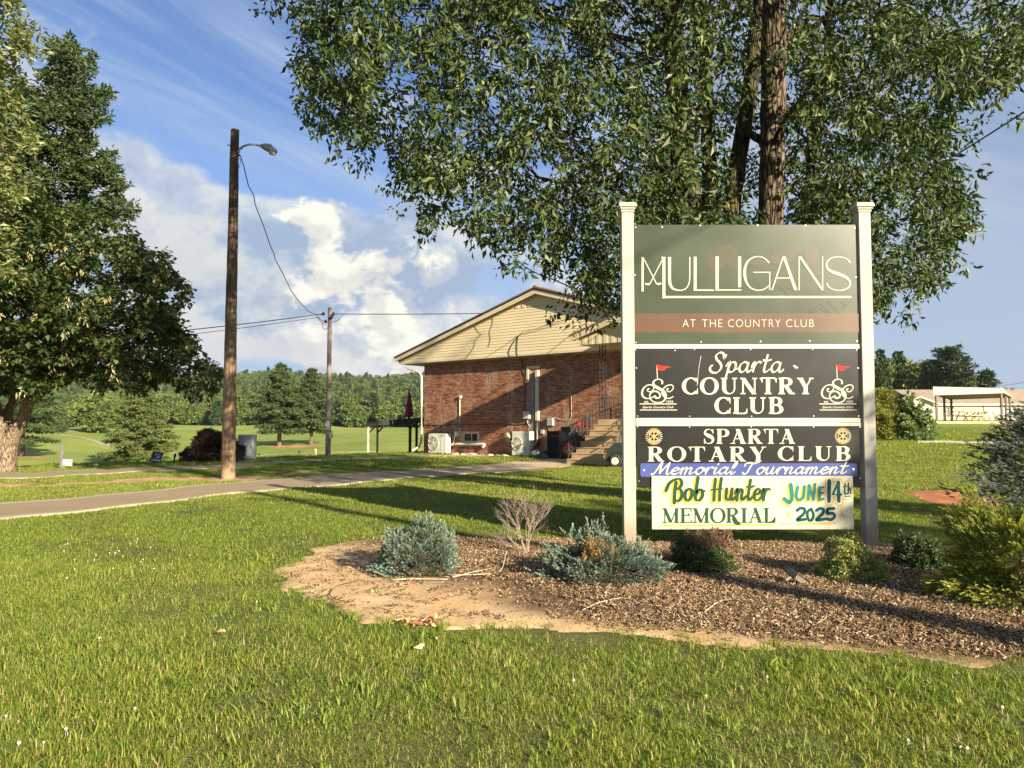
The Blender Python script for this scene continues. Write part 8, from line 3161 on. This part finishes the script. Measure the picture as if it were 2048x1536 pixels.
# black plastic scrap and edging on the bed
q = bedpt(1500, 1128)
ks = q[1] / F
a = np.linspace(0, math.pi * 1.1, 9)
tag(MB().tube(np.stack([22 * ks * np.cos(a), 8 * ks * np.sin(a), 3 * ks + 4 * ks * np.sin(a)], -1), .012, 5).build('plastic_edging', M_SPOT, None, q), 'curl of black plastic edging poking out of the mulch under the banner', 'edging')
q = bedpt(847, 1252)
b = MB()
rr5 = np.random.default_rng(17)
M_LEAFD = leafmat('dry_leaf', [(.28, .10, .05), (.50, .22, .10), (.75, .55, .35)], trans=.15)
V, T, A = leaves(rr5.normal(0, 1, (9, 3)) * [.07, .03, .004] + [0, 0, .035], 4, (.03, .03, .01), .06, shape=.6, droop=.0, seed=5)
tag(link('dry_leaf_litter', np_mesh('dry_leaf_litter', V, None, T, attrs={'v': A}), M_LEAFD, None, q), 'little heap of curled red-brown dry leaves at the front edge of the bed', 'leaves', kind='stuff')
for k_, (px, py, lab) in enumerate(((455, 1281, 'single curled cream leaf lying on the lawn in the lower left'), (850, 1305, 'curled pale leaf on the lawn in front of the bed, nearer its left part'), (878, 1286, 'small yellow leaf on the lawn just in front of the dry leaf heap'))):
    q = gnd(px, py)
    V, T, A = leaves(np.array([[0, 0, .055]]), 2, (.012, .012, .004), .06, shape=.5, droop=.1, seed=60 + k_, fold=.5)
    tag(link('fallen_leaf', np_mesh('fallen_leaf', V, None, T, attrs={'v': np.full(len(A), .95)}), M_LEAFD, None, q), lab, 'leaf')

# ================================================================== PAVILION, TABLES AND LOW WHITE BUILDING (right)
def gpt(px, Y):
    return onground(px, Y)


M_ALU = simple('pale_metal_cladding', (.33, .33, .28), .45, .08, 1.5, bump=.05, dirt=(.42, .40, .34))
M_PPOST = simple('grey_brown_timber', (.15, .125, .105), .8, .2, 3, stretch=(5, 5, 1), bump=.3)
YA = 58.0
A0 = gpt(1873, YA)
zg = float(hgt(A0[0] + 3, YA + 3)) + .05
dv = np.array([.6, .8, 0])
XB = (2003 - 1024) / F * YA
pav = tag(empty('pavilion', (A0[0], YA, zg)), 'open shed-roofed picnic pavilion on timber posts at the right', 'pavilion')
k8 = YA / F
LXp = XB - A0[0]
hL = 1.45 + (850 - 791) * k8 - zg
hR = 1.45 + (850 - 786.5) * k8 - zg
tL = 1.45 + (850 - 775) * k8 - zg
tR = 1.45 + (850 - 778) * k8 - zg
for j in range(3):
    for (x_, h_) in ((0, hL), (LXp, hR)):
        o_ = dv * 4.0 * j
        MB().box((x_ + o_[0], o_[1], h_ / 2), (.135, .135, h_ + .1)).build('post', M_PPOST, pav)
nf = 24
for i in range(nf):       # fascia cladding, sheet by sheet
    x0_, x1_ = -.28 + (LXp + .40) * i / nf, -.28 + (LXp + .40) * (i + 1) / nf
    f0, f1 = i / nf, (i + 1) / nf
    P = [(x0_, -.12 - .012 * (i % 2), hL + (hR - hL) * f0), (x1_ - .006, -.12 - .012 * (i % 2), hL + (hR - hL) * f1), (x1_ - .006, -.12 - .012 * (i % 2), tL + (tR - tL) * f1), (x0_, -.12 - .012 * (i % 2), tL + (tR - tL) * f0)]
    fix_normals(MB().prism(P, (0, .03, 0)).build('fascia_sheet', M_ALU, pav))
er = dv * 8.4
tB = tR - .42
P0 = np.array([LXp + .14, -.10, hR]); P1 = P0 + er
P = [P0, (P1[0], P1[1], hR - .12), (P1[0], P1[1], tB), (P0[0], P0[1], tR)]
fix_normals(MB().prism(P, (.03, 0, 0)).build('end_fascia', M_ALU, pav))
P = [(-.30, -.13, tL + .01), (LXp + .18, -.13, tR + .01), (LXp + .18 + er[0], -.13 + er[1], tB + .01), (-.30 + er[0], -.13 + er[1], tL - .42)]
fix_normals(MB().prism(P, (0, 0, .05)).build('roof', M_ALU, pav))
P = [(-.2, 0, hL + .02), (LXp + .1, 0, hR + .02), (LXp + .1 + er[0], er[1], hR - .1), (-.2 + er[0], er[1], hL - .1)]
fix_normals(MB().prism(P, (0, 0, .06)).build('ceiling', M_PPOST, pav))
P = [(-.35, -.5, -.4), (LXp + .4, -.5, -.4), (LXp + .4 + er[0], er[1], -.4), (-.35 + er[0], er[1], -.4)]
fix_normals(MB().prism(P, (0, 0, .41)).build('slab', M_CONC, pav))

M_YELT = simple('yellow_table_paint', (.66, .56, .24), .5, .08, 4)


def picnic(x, y, z, rz, label):
    root = tag(empty('picnic_table', (x, y, z), rz), label, 'picnic table', 'yellow picnic tables under the pavilion')
    for i in range(5):
        MB().box((0, -.30 + .15 * i, .76), (1.85, .14, .04)).build('top_plank', M_YELT, root)
    for s_ in (-1, 1):
        for i in range(2):
            MB().box((0, s_ * (.60 + .14 * i), .45), (1.85, .13, .04)).build('bench_plank', M_YELT, root)
        for e_ in (-1, 1):
            MB().tube([(e_ * .65, s_ * .72, 0), (e_ * .65, s_ * .22, .74)], .055, 4).build('leg', M_YELT, root)
        MB().box((s_ * .65, 0, .41), (.05, 1.45, .09)).build('crossbar', M_YELT, root)
    return root


t_x = (1945 - 1024) / F * 61.0
picnic((1938 - 1024) / F * 60.6, 60.6, zg + .02, R(5), 'leftmost yellow picnic table under the pavilion')
picnic((1953 - 1024) / F * 62.6, 62.6, zg + .02, R(8), 'yellow picnic table standing behind the leftmost one under the pavilion')
picnic((1971 - 1024) / F * 61.2, 61.2, zg + .02, R(82), 'yellow picnic table standing endways at the right end of the pavilion')

YB2 = 78.0
kb = YB2 / F
M_WALLW = simple('cream_wall_paint', (.56, .53, .43), .75, .06, .8, bump=.05, dirt=(.5, .45, .33))
M_BLOCK = simple('cream_block', (.46, .41, .32), .85, .15, 2, bump=.3)
M_TANROOF = simple('tan_roof_sheet', (.76, .63, .46), .6, .05, 1, bump=.03)
zgb = float(hgt((1900 - 1024) * kb, YB2)) - .1
wb = tag(empty('clubhouse_annex', ((1860 - 1024) * kb, YB2, zgb)), 'long low cream building with a tan ribbed metal roof behind the pavilion', 'building')


def wz(py):
    return 1.45 + (850 - py) * kb - zgb


def wx(px):
    return (px - 1860) * kb


x_end = wx(2230)
fix_normals(MB().box(((wx(1858) + x_end) / 2, 5.0, wz(806) / 2 - .2), (x_end - wx(1858), 10.0, wz(806) + .4)).build('wall', M_WALLW, wb))
# block infill, block by block
for j in range(9):
    for i in range(13):
        x_ = wx(1859) + .40 * i + (.2 if j % 2 else 0)
        if x_ > wx(1957):
            continue
        z_ = .12 + .20 * j
        cx_ = x_ + .2
        if wx(1893) < cx_ < wx(1903.5) and wz(834) < z_ < wz(814):
            continue
        MB().box((cx_, -.045, z_), (.388, .09, .188)).build('block', M_BLOCK, wb)
for j in range(4):
    for i in range(2):
        c_ = (wx(1895.7 + 5 * i), -.05, wz(817 + 5 * j))
        b = MB()
        for s_ in (-1, 1):
            b.box((c_[0] + s_ * .095, c_[1], c_[2]), (.03, .10, .22))
            b.box((c_[0], c_[1], c_[2] + s_ * .095), (.16, .10, .03))
        b.build('breeze_block', M_BLOCK, wb)
        MB().box((c_[0], -.006, c_[2]), (.2, .006, .2)).build('vent', M_DARK, wb)
# roof sheets
ridge_y, eave_y = 5.0, -.35
zr2, ze2 = wz(776), wz(808)
nsh = 64
xs_ = np.linspace(wx(1838), x_end, nsh + 1)
for i in range(nsh):
    P = [(xs_[i] + .02, eave_y, ze2), (xs_[i + 1] - .02, eave_y, ze2), (xs_[i + 1] - .02, ridge_y, zr2), (xs_[i] + .02, ridge_y, zr2)]
    b = MB().add(P, [(0, 1, 2, 3)])
    b.add([(xs_[i] - .035, eave_y, ze2 + .09), (xs_[i] + .035, eave_y, ze2 + .09), (xs_[i] + .035, ridge_y, zr2 + .09), (xs_[i] - .035, ridge_y, zr2 + .09),
           (xs_[i] - .035, eave_y, ze2 - .01), (xs_[i] + .035, eave_y, ze2 - .01), (xs_[i] + .035, ridge_y, zr2 - .01), (xs_[i] - .035, ridge_y, zr2 - .01)],
          [(0, 1, 2, 3), (0, 3, 7, 4), (1, 5, 6, 2), (0, 4, 5, 1)])
    b.build('roof_sheet', M_TANROOF, wb)
fix_normals(MB().add([(wx(1838), ridge_y, zr2), (x_end, ridge_y, zr2), (x_end, 10.3, ze2), (wx(1838), 10.3, ze2)], [(0, 1, 2, 3)]).build('back_roof', M_TANROOF, wb))
MB().box(((wx(1850) + x_end) / 2, eave_y - .04, ze2 - .08), (x_end - wx(1850), .06, .16)).build('eave_board', M_CREAMTRIM, wb)
MB().tube([(wx(1968), -.06, 0), (wx(1968), -.06, ze2 - .1)], .05, 6).build('downspout', M_WHITE, wb)
# gabled wing at its left end
wing = [(wx(1799), -1.2, 0), (wx(1849), -1.2, 0), (wx(1849), -1.2, wz(807)), (wx(1824), -1.2, wz(796.5)), (wx(1799), -1.2, wz(806))]
fix_normals(MB().prism(wing, (0, 4, 0)).build('wing_wall', M_WALLW, wb))
for s_ in (-1, 1):
    xa_ = wx(1824) + s_ * (wx(1862) - wx(1824))
    P = [(wx(1824), -1.7, wz(793.5)), (xa_, -1.7, wz(808)), (xa_, -1.7, wz(810.5)), (wx(1824), -1.7, wz(796))]
    fix_normals(MB().prism(P, (0, 5, 0)).build('wing_roof', M_CREAMTRIM, wb))
b = MB().box((wx(1855), -.4, wz(806) / 2), (.3, .9, wz(806)))
b.build('wing_pier', M_WALLW, wb)
M_BLUEB = simple('blue_banner', (.10, .33, .60), .5, .1, 3, bump=0)
bn2 = MB().box((wx(1825), -1.24, wz(824.5)), (20 * kb, .04, 6.5 * kb)).build('blue_banner', M_BLUEB, wb)
MB().box((wx(1825), -1.24, wz(838)), (26 * kb, .04, 12 * kb)).build('lower_banner', M_WHITE, wb)
b = MB()
for i in range(6):
    b.box((wx(1815 + 4 * i), -1.263, wz(836 + (i % 3) * 2)), (2.5 * kb, .004, 2.5 * kb))
b.build('lower_banner_print', M_BLUEB, wb)['kind'] = 'stuff'
# far little pole
q = onground(1757.5, 118)
k9 = 118 / F
root = tag(empty('utility_pole', q), 'far slender pole with crossarm and lamp just right of the right sign post', 'utility pole')
zt9 = 1.45 + (850 - 746) * k9 - q[2]
MB().tube([(0, 0, 0), (0, 0, zt9)], [.15, .11], 8).build('pole', M_POLE2, root)
MB().box((.1, 0, zt9 - .7), (1.2, .1, .12)).build('crossarm', M_POLE2, root)
MB().tube([(0, 0, zt9 - .3), (.35, -.2, zt9 + .05), (.6, -.3, zt9 + .05)], .04, 6).build('lamp_arm', M_GALV, root)
MB().box((.72, -.3, zt9 + .03), (.3, .16, .12), bev=.02).build('lamp_head', M_WHITE, root)
wire('far thin wire leaving the slender pole towards the right', q + np.array([.5, 0, zt9 - .6]), onground(1900, 150) + np.array([0, 0, 8.0]), .5, .03)
wire('thin wire running to the right edge above the low cream building', onground(1975, 118) + np.array([0, 0, 5.2]), at(2080, 755, 100), .4, .025)

# ================================================================== AIR
hz_m, t = newmat('thin_air')
vol = t.n('ShaderNodeVolumePrincipled', ins={'Color': (0.80, 0.88, 1.0), 'Density': 0.00011, 'Anisotropy': 0.3})
ov = t.n('ShaderNodeOutputMaterial')
t.link(vol.outputs[0], ov.inputs['Volume'])
b = MB().box((0, 600, 45), (3900, 1900, 112))
tag(b.build('haze', hz_m), kind='stuff')
